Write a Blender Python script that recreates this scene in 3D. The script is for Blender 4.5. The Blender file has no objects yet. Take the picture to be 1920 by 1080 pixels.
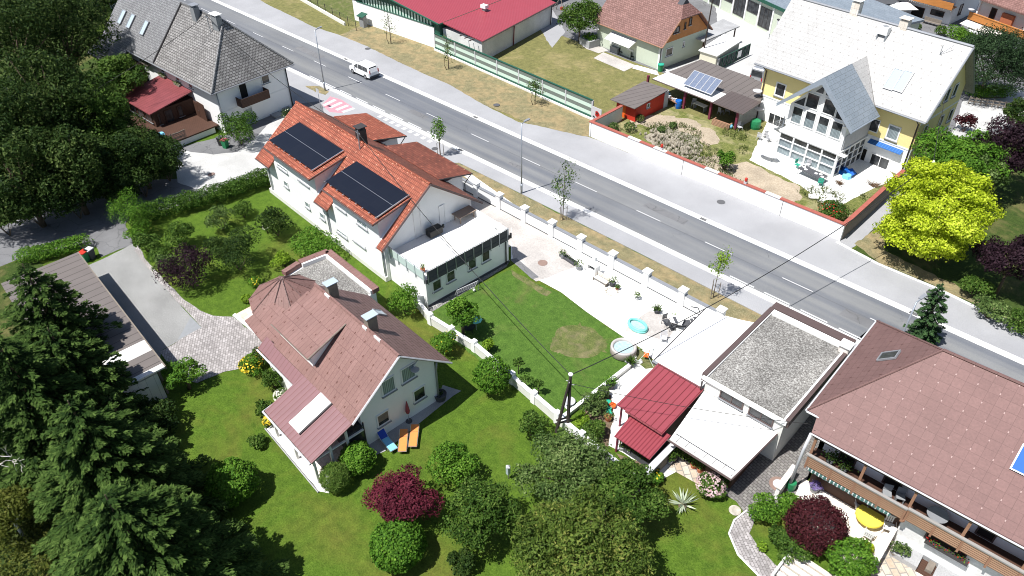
import bpy, bmesh, math, random
import numpy as np
from mathutils import Vector
R=math.radians
random.seed(7); rng=np.random.default_rng(11)
sc=bpy.context.scene; COL=sc.collection
# ---------------- camera, world, sun ----------------
F=1420.;TH=R(39);RO=R(.6);H=42.;YAW=R(44.5)
def _cam():
    c,s=math.cos(YAW),math.sin(YAW)
    M=np.array([[c,-s,0],[s,c,0],[0,0,1]])
    fw=np.array([0,math.cos(TH),-math.sin(TH)]);r=np.array([1,0,0.]);d=np.cross(fw,r)
    return M@(r*math.cos(RO)+d*math.sin(RO)), M@(d*math.cos(RO)-r*math.sin(RO)), M@fw
CR,CD,CF=_cam(); CO=np.array([0,0,H])
cd=bpy.data.cameras.new('camera'); cam=bpy.data.objects.new('camera',cd); COL.objects.link(cam)
cd.sensor_width=36; cd.lens=36*F/1920; cd.clip_start=.5; cd.clip_end=3000
from mathutils import Matrix
cam.matrix_world=Matrix(((CR[0],-CD[0],-CF[0],CO[0]),(CR[1],-CD[1],-CF[1],CO[1]),(CR[2],-CD[2],-CF[2],CO[2]),(0,0,0,1)))
sc.camera=cam
SUN_EL=R(63.2); SUN_AZ=R(75.7+180)      # direction TOWARDS the sun, angle from +x
sd=np.array([math.cos(SUN_EL)*math.cos(SUN_AZ),math.cos(SUN_EL)*math.sin(SUN_AZ),math.sin(SUN_EL)])
sl=bpy.data.lights.new('sun','SUN'); sl.energy=5.0; sl.angle=R(.53); sl.color=(1,.98,.95)
so=bpy.data.objects.new('sun',sl); COL.objects.link(so)
so.rotation_euler=Vector(-sd).to_track_quat('-Z','Y').to_euler()
w=bpy.data.worlds.new('World'); sc.world=w; w.use_nodes=True
nt=w.node_tree; bg=nt.nodes['Background']; sk=nt.nodes.new('ShaderNodeTexSky'); sk.sky_type='NISHITA'; sk.sun_disc=False
sk.sun_elevation=SUN_EL; sk.sun_rotation=math.pi/2-SUN_AZ
nt.links.new(sk.outputs[0],bg.inputs[0]); bg.inputs[1].default_value=.075
sc.cycles.filter_width=1.0
sc.view_settings.view_transform='Standard'; sc.view_settings.look='None'; sc.view_settings.exposure=.5; sc.view_settings.gamma=1
# ---------------- pixel -> place maths ----------------
def ray(u,v): return (u-960)*CR+(v-540)*CD+F*CF
def P(u,v,z=0.):
    q=ray(u,v); return CO+q*((z-H)/q[2])
def depth(p): return float((np.array(p)-CO)@CF)
class Fr:
    def __init__(s,o,a):
        s.o=np.array([o[0],o[1],0.]); s.a=R(a); c,n=math.cos(s.a),math.sin(s.a); s.M=np.array([[c,n,0],[-n,c,0],[0,0,1]])
    def loc(s,p): return s.M@(np.array(p,float)-s.o)
    def wld(s,p): return s.M.T@np.array(p,float)+s.o
    def L(s,u,v,z=0.): return s.loc(P(u,v,z))
    def X(s,u,v,x):
        o=s.loc(CO); d=s.M@ray(u,v); p=o+d*((x-o[0])/d[0]); return float(p[1]),float(p[2])
    def Y(s,u,v,y):
        o=s.loc(CO); d=s.M@ray(u,v); p=o+d*((y-o[1])/d[1]); return float(p[0]),float(p[2])
    def pl(s,u,v,p0,n):
        o=s.loc(CO); d=s.M@ray(u,v); n=np.array(n,float); return o+d*(((np.array(p0)-o)@n)/(d@n))
# ---------------- materials ----------------
MATS={}
class NB:
    def __init__(s,name):
        s.m=bpy.data.materials.new(name); s.m.use_nodes=True; s.t=s.m.node_tree; s.b=s.t.nodes['Principled BSDF']; s.uv=s.n('ShaderNodeTexCoord'); MATS[name]=s.m
    def n(s,ty,**k):
        x=s.t.nodes.new(ty)
        for a,v in k.items(): setattr(x,a,v)
        return x
    def l(s,a,b): s.t.links.new(a,b)
    def noise(s,scale,co='UV',det=4,rough=.6,dist=0):
        x=s.n('ShaderNodeTexNoise'); x.inputs['Scale'].default_value=scale; x.inputs['Detail'].default_value=det; x.inputs['Roughness'].default_value=rough; x.inputs['Distortion'].default_value=dist
        s.l(s.uv.outputs[co],x.inputs['Vector']); return x.outputs['Fac']
    def ramp(s,fac,stops):
        x=s.n('ShaderNodeValToRGB'); e=x.color_ramp.elements
        while len(e)<len(stops): e.new(.5)
        for q,(p,c) in zip(e,stops): q.position=p; q.color=(*c,1) if len(c)==3 else c
        s.l(fac,x.inputs[0]); return x.outputs[0]
    def mix(s,fac,a,b,mode='MIX'):
        x=s.n('ShaderNodeMix',data_type='RGBA',blend_type=mode)
        for i,v in ((0,fac),(6,a),(7,b)):
            if hasattr(v,'links'): s.l(v,x.inputs[i])
            elif isinstance(v,(int,float)): x.inputs[i].default_value=v
            else: x.inputs[i].default_value=(*v,1)
        return x.outputs[2]
    def math(s,op,a,b=0.):
        x=s.n('ShaderNodeMath',operation=op)
        for i,v in ((0,a),(1,b)):
            if hasattr(v,'links'): s.l(v,x.inputs[i])
            else: x.inputs[i].default_value=v
        return x.outputs[0]
    def brick(s,w,h,c1,c2,mortar,msize=.02,off=.5,rot=0.,co='UV',bias=0.):
        x=s.n('ShaderNodeTexBrick'); x.offset=off; i=x.inputs
        i['Scale'].default_value=1; i['Brick Width'].default_value=w; i['Row Height'].default_value=h; i['Mortar Size'].default_value=msize; i['Bias'].default_value=bias
        i['Mortar Smooth'].default_value=.2
        i['Color1'].default_value=(*c1,1); i['Color2'].default_value=(*c2,1); i['Mortar'].default_value=(*mortar,1)
        mp=s.n('ShaderNodeMapping'); mp.inputs['Rotation'].default_value=(0,0,rot); s.l(s.uv.outputs[co],mp.inputs[0]); s.l(mp.outputs[0],i['Vector']); return x
    def bump(s,h,strength=.4,dist=.02):
        x=s.n('ShaderNodeBump'); x.inputs['Strength'].default_value=strength; x.inputs['Distance'].default_value=dist; s.l(h,x.inputs['Height']); s.l(x.outputs[0],s.b.inputs['Normal'])
    def out(s,col,rough=.7,metal=0.,spec=.35):
        if hasattr(col,'links'): s.l(col,s.b.inputs['Base Color'])
        else: s.b.inputs['Base Color'].default_value=(*col,1)
        s.b.inputs['Roughness'].default_value=rough; s.b.inputs['Metallic'].default_value=metal; s.b.inputs['Specular IOR Level'].default_value=spec
        return s.m
def sc3(c,k): return tuple(x*k for x in c)
def plain(name,c,rough=.6,metal=0.,var=.12,scale=3.,spec=.35,bump=0):
    b=NB(name); f=b.noise(scale,'Object'); f2=b.noise(scale*9,'Object',3)
    col=b.ramp(b.math('ADD',b.math('MULTIPLY',f,.6),b.math('MULTIPLY',f2,.4)),[(.3,sc3(c,1-var)),(.7,sc3(c,1+var))])
    if bump: b.bump(f2,bump,.01)
    return b.out(col,rough,metal,spec)
def speckle(name,stops,scale,big=.25,bigc=(.75,1.1),rough=.9,bump=.3,dist=.03,extra=None):
    b=NB(name); f=b.noise(scale,'Object',3,.7)
    col=b.ramp(f,stops); g=b.noise(big,'Object',4,.6)
    gg=b.ramp(g,[(.35,(bigc[0],)*3),(.65,(bigc[1],)*3)]); col=b.mix(1.,col,gg,'MULTIPLY')
    if extra: col=extra(b,col)
    b.bump(f,bump,dist); return b.out(col,rough,0,.2)
def grass(name,a,b_,c,patch=.25,dry=(.22,.17,.08),lo=.52,hi=.7,fine=9.):
    b=NB(name); f=b.noise(fine,'Object',4,.75); g=b.noise(patch,'Object',5,.62,.6); h=b.noise(1.6,'Object',4,.65)
    col=b.ramp(f,[(.28,a),(.5,b_),(.74,c)])
    col=b.mix(b.ramp(g,[(lo,(0,)*3),(hi,(1,)*3)]),col,b.mix(.55,col,dry)); 
    col=b.mix(1.,col,b.ramp(h,[(.3,(.72,.74,.72)),(.72,(1.25,1.2,1.15))]),'MULTIPLY')
    b.bump(f,.9,.08); return b.out(col,.9,0,.15)
def tiles(name,c1,c2,mortar,w=.35,h=.35,ms=.03,off=.5,dots=None,rough=.6,rot=0.,wear=(.8,1.15),dotc=(.05,.02,.02),dx=1.,dy=.8,dr=.09,bmp=.5,spec=.3):
    b=NB(name); x=b.brick(w,h,c1,c2,mortar,ms,off,rot); col=x.outputs['Color']
    g=b.noise(.5,'UV',5,.65); k=b.noise(7,'UV',3)
    col=b.mix(1.,col,b.ramp(g,[(.3,(wear[0],)*3),(.7,(wear[1],)*3)]),'MULTIPLY')
    col=b.mix(1.,col,b.ramp(k,[(.3,(.88,)*3),(.7,(1.1,)*3)]),'MULTIPLY')
    if dots:
        sp=b.n('ShaderNodeSeparateXYZ'); b.l(b.uv.outputs['UV'],sp.inputs[0])
        v=b.math('DIVIDE',sp.outputs[1],dy); row=b.math('FLOOR',v); fv=b.math('SUBTRACT',v,row)
        u=b.math('ADD',b.math('DIVIDE',sp.outputs[0],dx),b.math('MULTIPLY',b.math('MODULO',row,2.),.5)); fu=b.math('FRACT',u)
        e=b.math('MULTIPLY',b.math('LESS_THAN',b.math('ABSOLUTE',b.math('SUBTRACT',fu,.5)),dr/dx*.5),b.math('LESS_THAN',b.math('ABSOLUTE',b.math('SUBTRACT',fv,.5)),dr/dy*.8))
        col=b.mix(e,col,dotc)
    b.bump(x.outputs['Fac'],-bmp,.03); return b.out(col,rough,0,spec)
def seams(name,c,pitch=.45,seamc=None,rough=.4,wid=.06,var=.1,axis=0,metal=0.,corr=False):
    b=NB(name); sp=b.n('ShaderNodeSeparateXYZ'); b.l(b.uv.outputs['UV'],sp.inputs[0])
    fr=b.math('FRACT',b.math('DIVIDE',sp.outputs[axis],pitch)); d=b.math('ABSOLUTE',b.math('SUBTRACT',fr,.5))
    e=b.math('LESS_THAN',d,wid/pitch*.5); g=b.noise(.7,'UV',5,.6); k=b.noise(6,'UV',4,.7)
    base=b.ramp(b.math('ADD',b.math('MULTIPLY',g,.6),b.math('MULTIPLY',k,.4)),[(.3,sc3(c,1-var)),(.7,sc3(c,1+var))])
    col=b.mix(e,base,seamc or sc3(c,.35)); b.bump(d,.35 if not corr else .8,.04); return b.out(col,rough,metal,.4)
def leafmat(name,cols,trans=.25,rough=.65):
    b=NB(name); a=b.n('ShaderNodeAttribute',attribute_name='rnd'); col=b.ramp(a.outputs['Fac'],[(i/(len(cols)-1) if len(cols)>1 else 0,c) for i,c in enumerate(cols)])
    b.out(col,rough,0,.12); tr=b.n('ShaderNodeBsdfTranslucent'); b.l(col,tr.inputs[0]); mx=b.n('ShaderNodeMixShader'); mx.inputs[0].default_value=trans
    o=b.t.nodes['Material Output']; b.l(b.b.outputs[0],mx.inputs[1]); b.l(tr.outputs[0],mx.inputs[2]); b.l(mx.outputs[0],o.inputs[0]); return b.m
# paints
M={}
def defmats():
    G=lambda v:(v,v,v)
    M['white']=plain('white_render',(.85,.85,.84),.85,var=.04,scale=1.,bump=.2)
    M['whitew']=plain('white_wall_aged',(.70,.69,.65),.85,var=.1,scale=.8,bump=.2)
    M['cream']=plain('cream_render',(.66,.63,.5),.85,var=.05,scale=1.)
    M['palegreen']=plain('pale_green_render',(.52,.57,.46),.85,var=.05)
    M['yellow']=plain('yellow_render',(.84,.7,.32),.85,var=.05,scale=.8)
    M['concrete']=speckle('concrete',[(.3,G(.3)),(.7,G(.42))],14,.4,(.8,1.1),bump=.2)
    M['concrete_lt']=speckle('pale_concrete',[(.3,(.62,.61,.58)),(.7,(.8,.79,.77))],10,.35,(.85,1.08),bump=.2)
    M['kerb']=tiles('kerb_blocks',(.68,.68,.66),(.75,.74,.72),(.4,.39,.37),1.,.4,.015,bmp=.2,wear=(.85,1.1))
    def lanes(b,col):
        mp=b.n('ShaderNodeMapping'); mp.inputs['Scale'].default_value=(.02,.62,1); b.l(b.uv.outputs['Object'],mp.inputs[0])
        x=b.n('ShaderNodeTexNoise'); x.inputs['Scale'].default_value=1; x.inputs['Detail'].default_value=3; b.l(mp.outputs[0],x.inputs['Vector'])
        return b.mix(1.,col,b.ramp(x.outputs['Fac'],[(.35,(.8,.81,.85)),(.65,(1.24,1.2,1.12))]),'MULTIPLY')
    M['road']=speckle('road_asphalt',[(.3,(.13,.14,.155)),(.7,(.2,.205,.215))],22,.12,(.92,1.06),bump=.2,extra=lanes)
    M['tar']=plain('tar_seam',(.07,.07,.075),.6)
    M['pave']=speckle('pavement_asphalt',[(.3,(.27,.27,.28)),(.7,(.385,.385,.395))],16,.15,(.9,1.08),bump=.15)
    def cracks(b,col):
        x=b.n('ShaderNodeTexVoronoi',feature='DISTANCE_TO_EDGE'); x.inputs['Scale'].default_value=.45; mp=b.n('ShaderNodeVectorMath',operation='ADD'); nn=b.n('ShaderNodeTexNoise'); nn.inputs['Scale'].default_value=.8
        b.l(b.uv.outputs['Object'],nn.inputs['Vector']); b.l(b.uv.outputs['Object'],mp.inputs[0]); b.l(nn.outputs['Color'],mp.inputs[1]); b.l(mp.outputs[0],x.inputs['Vector'])
        return b.mix(b.ramp(x.outputs['Distance'],[(0,(.55,)*3),(.018,(0,)*3)]),col,(.06,.06,.06))
    M['lane']=speckle('lane_asphalt',[(.3,(.13,.13,.135)),(.7,(.205,.205,.21))],18,.3,(.85,1.1),bump=.2,extra=cracks)
    M['drive']=speckle('driveway_chippings',[(.3,(.17,.17,.17)),(.72,(.36,.36,.345))],11,.3,(.85,1.1),bump=.4)
    M['palelane']=speckle('pale_lane_surface',[(.3,(.4,.4,.39)),(.72,(.58,.57,.55))],9,.3,(.85,1.08),bump=.3)
    M['court']=speckle('white_gravel_court',[(.25,(.66,.65,.61)),(.7,(.86,.85,.82))],8,.2,(.9,1.05),bump=.3)
    M['courtpink']=speckle('worn_concrete',[(.3,(.36,.33,.31)),(.7,(.52,.49,.46))],7,.4,(.85,1.1),bump=.2)
    M['gravel']=speckle('roof_gravel',[(.3,(.07,.065,.06)),(.5,(.22,.21,.195)),(.72,(.5,.49,.46))],8.5,.35,(.8,1.15),bump=.8,dist=.06)
    M['rubble']=speckle('pale_rubble',[(.3,(.2,.17,.12)),(.7,(.42,.38,.31))],4,.6,(.8,1.1),bump=.8)
    M['sand']=speckle('sandy_soil',[(.3,(.3,.24,.17)),(.7,(.45,.38,.29))],5,.5,(.85,1.12),bump=.5)
    M['soil']=speckle('garden_soil',[(.3,(.1,.07,.045)),(.7,(.2,.15,.1))],8,.5)
    M['pavers']=tiles('cobble_pavers',(.27,.25,.24),(.44,.41,.4),(.17,.155,.15),.3,.2,.02,rot=.62,off=.37,bmp=.4)
    M['cobgrey']=tiles('grey_cobbles',(.16,.15,.145),(.25,.24,.225),(.11,.1,.095),.3,.22,.03,rot=.2,bmp=.4)
    M['slabs']=tiles('patio_slabs',(.72,.64,.55),(.85,.8,.75),(.55,.48,.42),.6,.6,.02,bmp=.1,wear=(.88,1.08))
    M['pinktile']=tiles('entrance_tiles',(.62,.42,.33),(.8,.66,.56),(.5,.42,.36),.5,.5,.02,bmp=.1)
    M['paint']=plain('road_paint',(.55,.55,.55),.6,var=.15,scale=4.)
    M['pinkpaint']=plain('pink_paint',(.6,.24,.28),.7,var=.1,scale=2.)
    M['grass']=grass('lawn_grass',(.038,.078,.007),(.076,.138,.014),(.118,.19,.028),.12,(.17,.13,.035),.49,.72)
    M['lush']=grass('lush_lawn_grass',(.035,.08,.012),(.07,.14,.022),(.115,.2,.038),.3,(.19,.16,.07),.56,.78)
    M['dry']=grass('dry_verge_grass',(.13,.115,.05),(.215,.195,.11),(.34,.3,.19),.45,(.36,.27,.15),.42,.6)
    M['drylawn']=grass('sunburnt_lawn',(.11,.115,.04),(.175,.17,.065),(.25,.235,.1),.25,(.33,.27,.14),.5,.68)
    M['weeds']=grass('weedy_ground',(.06,.085,.02),(.14,.16,.045),(.27,.25,.11),.35,(.38,.33,.2),.47,.62,5.)
    M['worn']=grass('worn_grass_patch',(.06,.09,.022),(.11,.135,.04),(.2,.2,.085),.9,(.24,.2,.12),.48,.66)
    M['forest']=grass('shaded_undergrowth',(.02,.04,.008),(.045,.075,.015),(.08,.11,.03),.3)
    # roofs
    M['slate']=tiles('grey_roof_slates',(.18,.172,.165),(.3,.29,.28),(.055,.05,.048),.42,.3,.035,wear=(.78,1.2))
    M['slate2']=tiles('even_grey_roof_slates',(.17,.17,.175),(.24,.24,.245),(.08,.08,.08),.38,.3,.03,wear=(.9,1.08))
    M['clay']=tiles('red_clay_tiles',(.31,.085,.05),(.43,.135,.08),(.13,.035,.02),.22,.36,.035,0.,dots=True,dotc=(.62,.3,.2),dx=1.1,dy=.9,dr=.1,wear=(.72,1.15))
    M['claydark']=tiles('dark_clay_tiles',(.19,.06,.04),(.31,.095,.06),(.08,.03,.02),.22,.36,.035,0.,dots=True,dotc=(.5,.22,.14),dx=1.1,dy=.9,dr=.1,wear=(.65,1.2))  # darker, patchier clay tiles for the back slope and one lean-to
    M['rose']=tiles('rose_metal_shingles',(.205,.115,.1),(.23,.132,.116),(.14,.074,.065),.38,1.25,.018,dots=True,dx=1.2,dy=.84,dr=.1,dotc=(.1,.04,.03),wear=(.9,1.1))
    M['roseplain']=tiles('brown_metal_shingles',(.17,.105,.095),(.2,.125,.115),(.09,.052,.045),1.2,.4,.04,wear=(.9,1.08))
    M['brown']=tiles('brown_roof_shingles',(.168,.09,.082),(.188,.102,.093),(.13,.068,.062),.6,.6,.015,0.,dots=True,dx=1.2,dy=.9,dr=.06,dotc=(.36,.25,.23),wear=(.92,1.06))
    M['brown2']=tiles('dull_brown_roof_shingles',(.148,.084,.077),(.166,.095,.087),(.115,.064,.058),.6,.5,.02,0.,dots=True,dx=1.2,dy=1.,dr=.1,dotc=(.08,.035,.03),wear=(.92,1.06))
    M['shingle']=tiles('reddish_brown_shingles',(.19,.1,.085),(.28,.155,.135),(.11,.055,.045),.35,.3,.03,wear=(.85,1.12))
    M['whiteroof']=tiles('white_metal_shingles',(.41,.402,.39),(.44,.43,.42),(.33,.32,.31),.6,.45,.02,dots=True,dx=1.,dy=.9,dr=.1,dotc=(.24,.23,.22),wear=(.88,1.06),rough=.45)
    M['bluegrey']=tiles('blue_grey_shingles',(.2,.235,.27),(.23,.265,.3),(.11,.13,.15),1.2,.5,.02,dots=True,dx=.9,dy=.5,dr=.07,dotc=(.1,.11,.12),wear=(.94,1.06),rough=.4)
    M['redmetal']=seams('red_corrugated_metal',(.34,.065,.085),.3,(.25,.03,.04),.4,.1,.08,corr=True)
    M['redseam']=seams('red_standing_seam_metal',(.26,.055,.068),.45,(.12,.012,.015),.45,.06)
    M['redfine']=seams('fine_red_corrugated_metal',(.26,.05,.062),.25,(.17,.02,.03),.45,.08,corr=True)
    M['wornred']=seams('worn_red_metal',(.2,.05,.055),.5,(.12,.03,.03),.5,.05,.3)
    M['greyseam']=seams('taupe_standing_seam_metal',(.15,.13,.12),.85,(.06,.05,.045),.5,.07)
    M['greyseam2']=seams('dark_taupe_metal',(.1,.08,.075),.5,(.06,.045,.04),.5,.05)
    M['roseseam']=seams('rose_boarded_metal',(.215,.115,.12),.42,(.16,.07,.065),.45,.05,axis=0)
    M['whiteseam']=seams('white_standing_seam_metal',(.74,.73,.7),.6,(.5,.48,.45),.45,.03,.04)
    M['whitefilm']=plain('white_membrane',(.8,.79,.78),.6,var=.03)
    M['trim']=plain('white_trim',(.78,.78,.77),.5,var=.03)
    M['trimbrown']=plain('brown_metal_trim',(.1,.07,.066),.5)
    M['darktrim']=plain('dark_metal_trim',(.05,.045,.045),.5)
    M['greytrim']=plain('zinc_trim',(.3,.31,.33),.4,.3)
    M['bluetrim']=plain('blue_grey_fascia',(.26,.3,.35),.5)
    M['wood']=seams('brown_timber_boards',(.075,.035,.022),.16,(.03,.014,.008),.7,.02,.2,axis=1)
    M['woodlt']=seams('light_timber_slats',(.42,.25,.16),.16,(.13,.07,.04),.6,.05,.2,axis=1)
    M['woodor']=seams('orange_timber_boards',(.5,.2,.05),.14,(.2,.07,.02),.6,.02,.15,axis=0)
    M['woodbeam']=plain('timber_beam',(.3,.16,.1),.7,var=.2)
    M['woodgrey']=plain('weathered_timber',(.2,.17,.14),.8,var=.25)
    M['pole']=plain('tarred_pole_wood',(.045,.035,.03),.8,var=.3)
    M['green']=plain('dark_green_paint',(.02,.09,.06),.5)
    M['mint']=seams('mint_panel',(.56,.7,.61),.12,(.5,.62,.54),.6,.02,.04)
    M['greypanel']=seams('grey_green_panel',(.17,.2,.18),.12,(.13,.16,.14),.6,.02,.05)
    M['redpaint']=plain('red_paint',(.5,.035,.02),.6,var=.15)
    M['coping']=plain('red_coping',(.34,.1,.075),.7,var=.2)
    M['purple']=plain('maroon_paint',(.17,.03,.055),.6)
    M['steel']=plain('galvanised_steel',(.38,.41,.45),.4,.6)
    M['chrome']=plain('bright_metal',(.7,.7,.7),.3,.8)
    M['black']=plain('black_plastic',(.02,.02,.02),.5)
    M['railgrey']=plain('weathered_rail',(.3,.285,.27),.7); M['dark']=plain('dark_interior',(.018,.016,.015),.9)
    M['grey']=plain('grey_paint',(.25,.26,.27),.6)
    M['ltgrey']=plain('light_grey_plastic',(.5,.5,.52),.6)
    M['anth']=plain('anthracite_panel',(.085,.087,.095),.85,spec=.1); M['teak']=plain('teak_boards',(.3,.23,.18),.8)
    b=NB('window_glass'); f=b.noise(1.3,'Object'); M['glass']=b.out(b.ramp(f,[(.35,(.015,.017,.02)),(.7,(.07,.075,.08))]),.08,0,.5)
    b=NB('pale_curtained_glass'); f=b.brick(.14,3.,(.3,.36,.37),(.22,.27,.29),(.14,.17,.19),.03,0.); M['curtain']=b.out(f.outputs['Color'],.15,0,.5)
    b=NB('solar_cells'); x=b.brick(.95,1.6,(.008,.01,.018),(.01,.012,.02),(.013,.015,.022),.012,0.); M['solar']=b.out(x.outputs['Color'],.3,0,.35)
    b=NB('pale_solar_cells'); x=b.brick(.12,.12,(.1,.13,.2),(.14,.17,.24),(.2,.23,.3),.01,0.); M['solar2']=b.out(x.outputs['Color'],.3,0,.5)
    b=NB('skylight_glass'); M['skyglass']=b.out((.4,.47,.52),.1,0,.6)
    b=NB('blue_roller_blind'); M['blueblind']=b.out((.04,.13,.5),.7,0,.1)
    M['teal']=plain('turquoise_vinyl',(.2,.62,.56),.4,var=.05); M['tealpot']=plain('teal_plastic',(.03,.35,.24),.5)
    b=NB('pool_water'); f=b.noise(5,'Object'); M['water']=b.out(b.ramp(f,[(.3,(.28,.4,.42)),(.7,(.45,.56,.57))]),.05,0,.6)
    M['taupe']=plain('taupe_vinyl',(.3,.26,.23),.5,var=.08); M['creamv']=plain('cream_vinyl',(.45,.42,.4),.5)
    M['orange']=seams('orange_cloth',(.8,.27,.07),.07,(.6,.2,.05),.8,.01); M['blue']=plain('royal_blue_cloth',(.02,.07,.42),.7); M['ltblue']=plain('sky_blue_cloth',(.2,.55,.78),.7)
    M['bluep']=plain('blue_plastic',(.01,.12,.45),.4); M['greenp']=plain('green_plastic',(.02,.2,.08),.5); M['orangep']=plain('orange_plastic',(.7,.12,.02),.5)
    M['terracotta']=plain('terracotta',(.4,.13,.06),.8); M['yellowp']=plain('yellow_cloth',(.85,.68,.08),.8,var=.04); M['redcloth']=plain('dusty_red_cloth',(.28,.07,.08),.9)
    M['awn']=seams('blue_striped_cloth',(.025,.11,.34),.3,(.05,.17,.42),.8,.07); M['awnw']=seams('grey_white_striped_cloth',(.7,.7,.68),.3,(.35,.36,.37),.8,.05)
    M['awngreen']=seams('green_white_striped_cloth',(.06,.16,.14),.24,(.6,.62,.6),.8,.08)
    M['van']=plain('white_car_paint',(.82,.82,.82),.25,var=.02,spec=.5); M['silver']=plain('silver_car_paint',(.42,.43,.45),.3,.5,var=.03)
    M['tyre']=plain('tyre_rubber',(.02,.02,.02),.8); M['rim']=plain('wheel_rim',(.5,.5,.5),.35,.7)
    M['redlens']=plain('red_lens',(.4,.01,.01),.3); M['clear']=plain('clear_lens',(.6,.6,.6),.2)
    M['bark']=plain('tree_bark',(.11,.08,.055),.9,var=.3,scale=6.); M['barkw']=plain('pale_birch_bark',(.6,.57,.52),.8,var=.2,scale=5.)
    M['stone']=speckle('natural_stone',[(.3,(.3,.27,.22)),(.7,(.6,.56,.48))],3,.8,(.8,1.15))
    M['flag']=tiles('crazy_paving',(.5,.4,.3),(.68,.6,.5),(.3,.28,.25),.7,.45,.04,rot=.7)
    M['iron']=plain('cast_iron',(.12,.12,.125),.6,.3); M['rustiron']=plain('rusty_cast_iron',(.25,.17,.14),.7)
    M['wire']=plain('cable_sheath',(.02,.02,.02),.6); M['soilbrown']=plain('dry_branch',(.12,.07,.04),.9)
    # foliage
    Lf=leafmat
    M['f_dark']=Lf('dark_foliage',[(.008,.022,.005),(.018,.042,.008),(.04,.075,.014),(.075,.115,.024)])
    M['f_forest']=Lf('forest_foliage',[(.008,.02,.005),(.018,.042,.008),(.045,.08,.016),(.12,.165,.045)])  # lightest olive stop paints sunlit clumps into the dark leaf colour
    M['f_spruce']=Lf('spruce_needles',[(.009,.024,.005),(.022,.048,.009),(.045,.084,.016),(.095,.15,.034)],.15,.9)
    M['f_thuja']=Lf('thuja_needles',[(.015,.04,.015),(.035,.075,.025),(.06,.12,.04)],.1)
    M['f_pine']=Lf('pine_needles',[(.01,.025,.01),(.025,.05,.02),(.05,.09,.035)],.1)
    M['f_mid']=Lf('green_foliage',[(.018,.045,.007),(.04,.088,.012),(.078,.145,.022),(.15,.22,.045)])
    M['f_bright']=Lf('bright_green_foliage',[(.03,.085,.008),(.06,.15,.014),(.11,.23,.022),(.19,.33,.045)])
    M['f_olive']=Lf('olive_foliage',[(.03,.06,.015),(.065,.115,.028),(.12,.185,.05),(.22,.28,.1)])
    M['f_walnut']=Lf('walnut_foliage',[(.03,.055,.009),(.065,.11,.016),(.12,.175,.03),(.24,.25,.06)])
    M['f_lime']=Lf('lime_green_foliage',[(.08,.16,.012),(.16,.27,.02),(.28,.4,.04)])
    M['f_yellow']=Lf('golden_yellow_foliage',[(.12,.18,.01),(.31,.4,.015),(.5,.6,.03),(.7,.78,.09)],.35)
    M['f_red']=Lf('crimson_foliage',[(.055,.01,.018),(.115,.018,.032),(.2,.034,.055)],.3)
    M['f_darkred']=Lf('maroon_foliage',[(.03,.008,.01),(.06,.014,.018),(.11,.025,.03)])
    M['f_purple']=Lf('dark_purple_foliage',[(.012,.006,.01),(.025,.012,.018),(.05,.025,.035)])
    M['f_hedge']=Lf('hedge_foliage',[(.015,.045,.006),(.035,.085,.01),(.07,.14,.02),(.12,.21,.04)])
    M['f_birch']=Lf('yellowish_undergrowth_foliage',[(.04,.055,.008),(.08,.1,.015),(.14,.15,.03)])
    M['f_weed']=Lf('weed_foliage',[(.04,.07,.015),(.09,.12,.03),(.2,.2,.08)])
    M['fl_yellow']=Lf('yellow_petals',[(.8,.55,.02),(.9,.75,.1)]); M['fl_white']=Lf('white_petals',[(.75,.75,.6),(.85,.85,.75)]); M['fl_pink']=Lf('pink_petals',[(.6,.38,.4),(.75,.6,.58)]); M['fl_red']=Lf('red_petals',[(.5,.02,.03),(.65,.05,.04)])
    M['fl_violet']=Lf('violet_petals',[(.15,.1,.3),(.25,.2,.4)]); M['fl_orange']=Lf('orange_petals',[(.7,.25,.05),(.8,.4,.1)])
    M['agave']=Lf('pale_agave',[(.35,.42,.3),(.55,.6,.45)],.1)
defmats()
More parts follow.
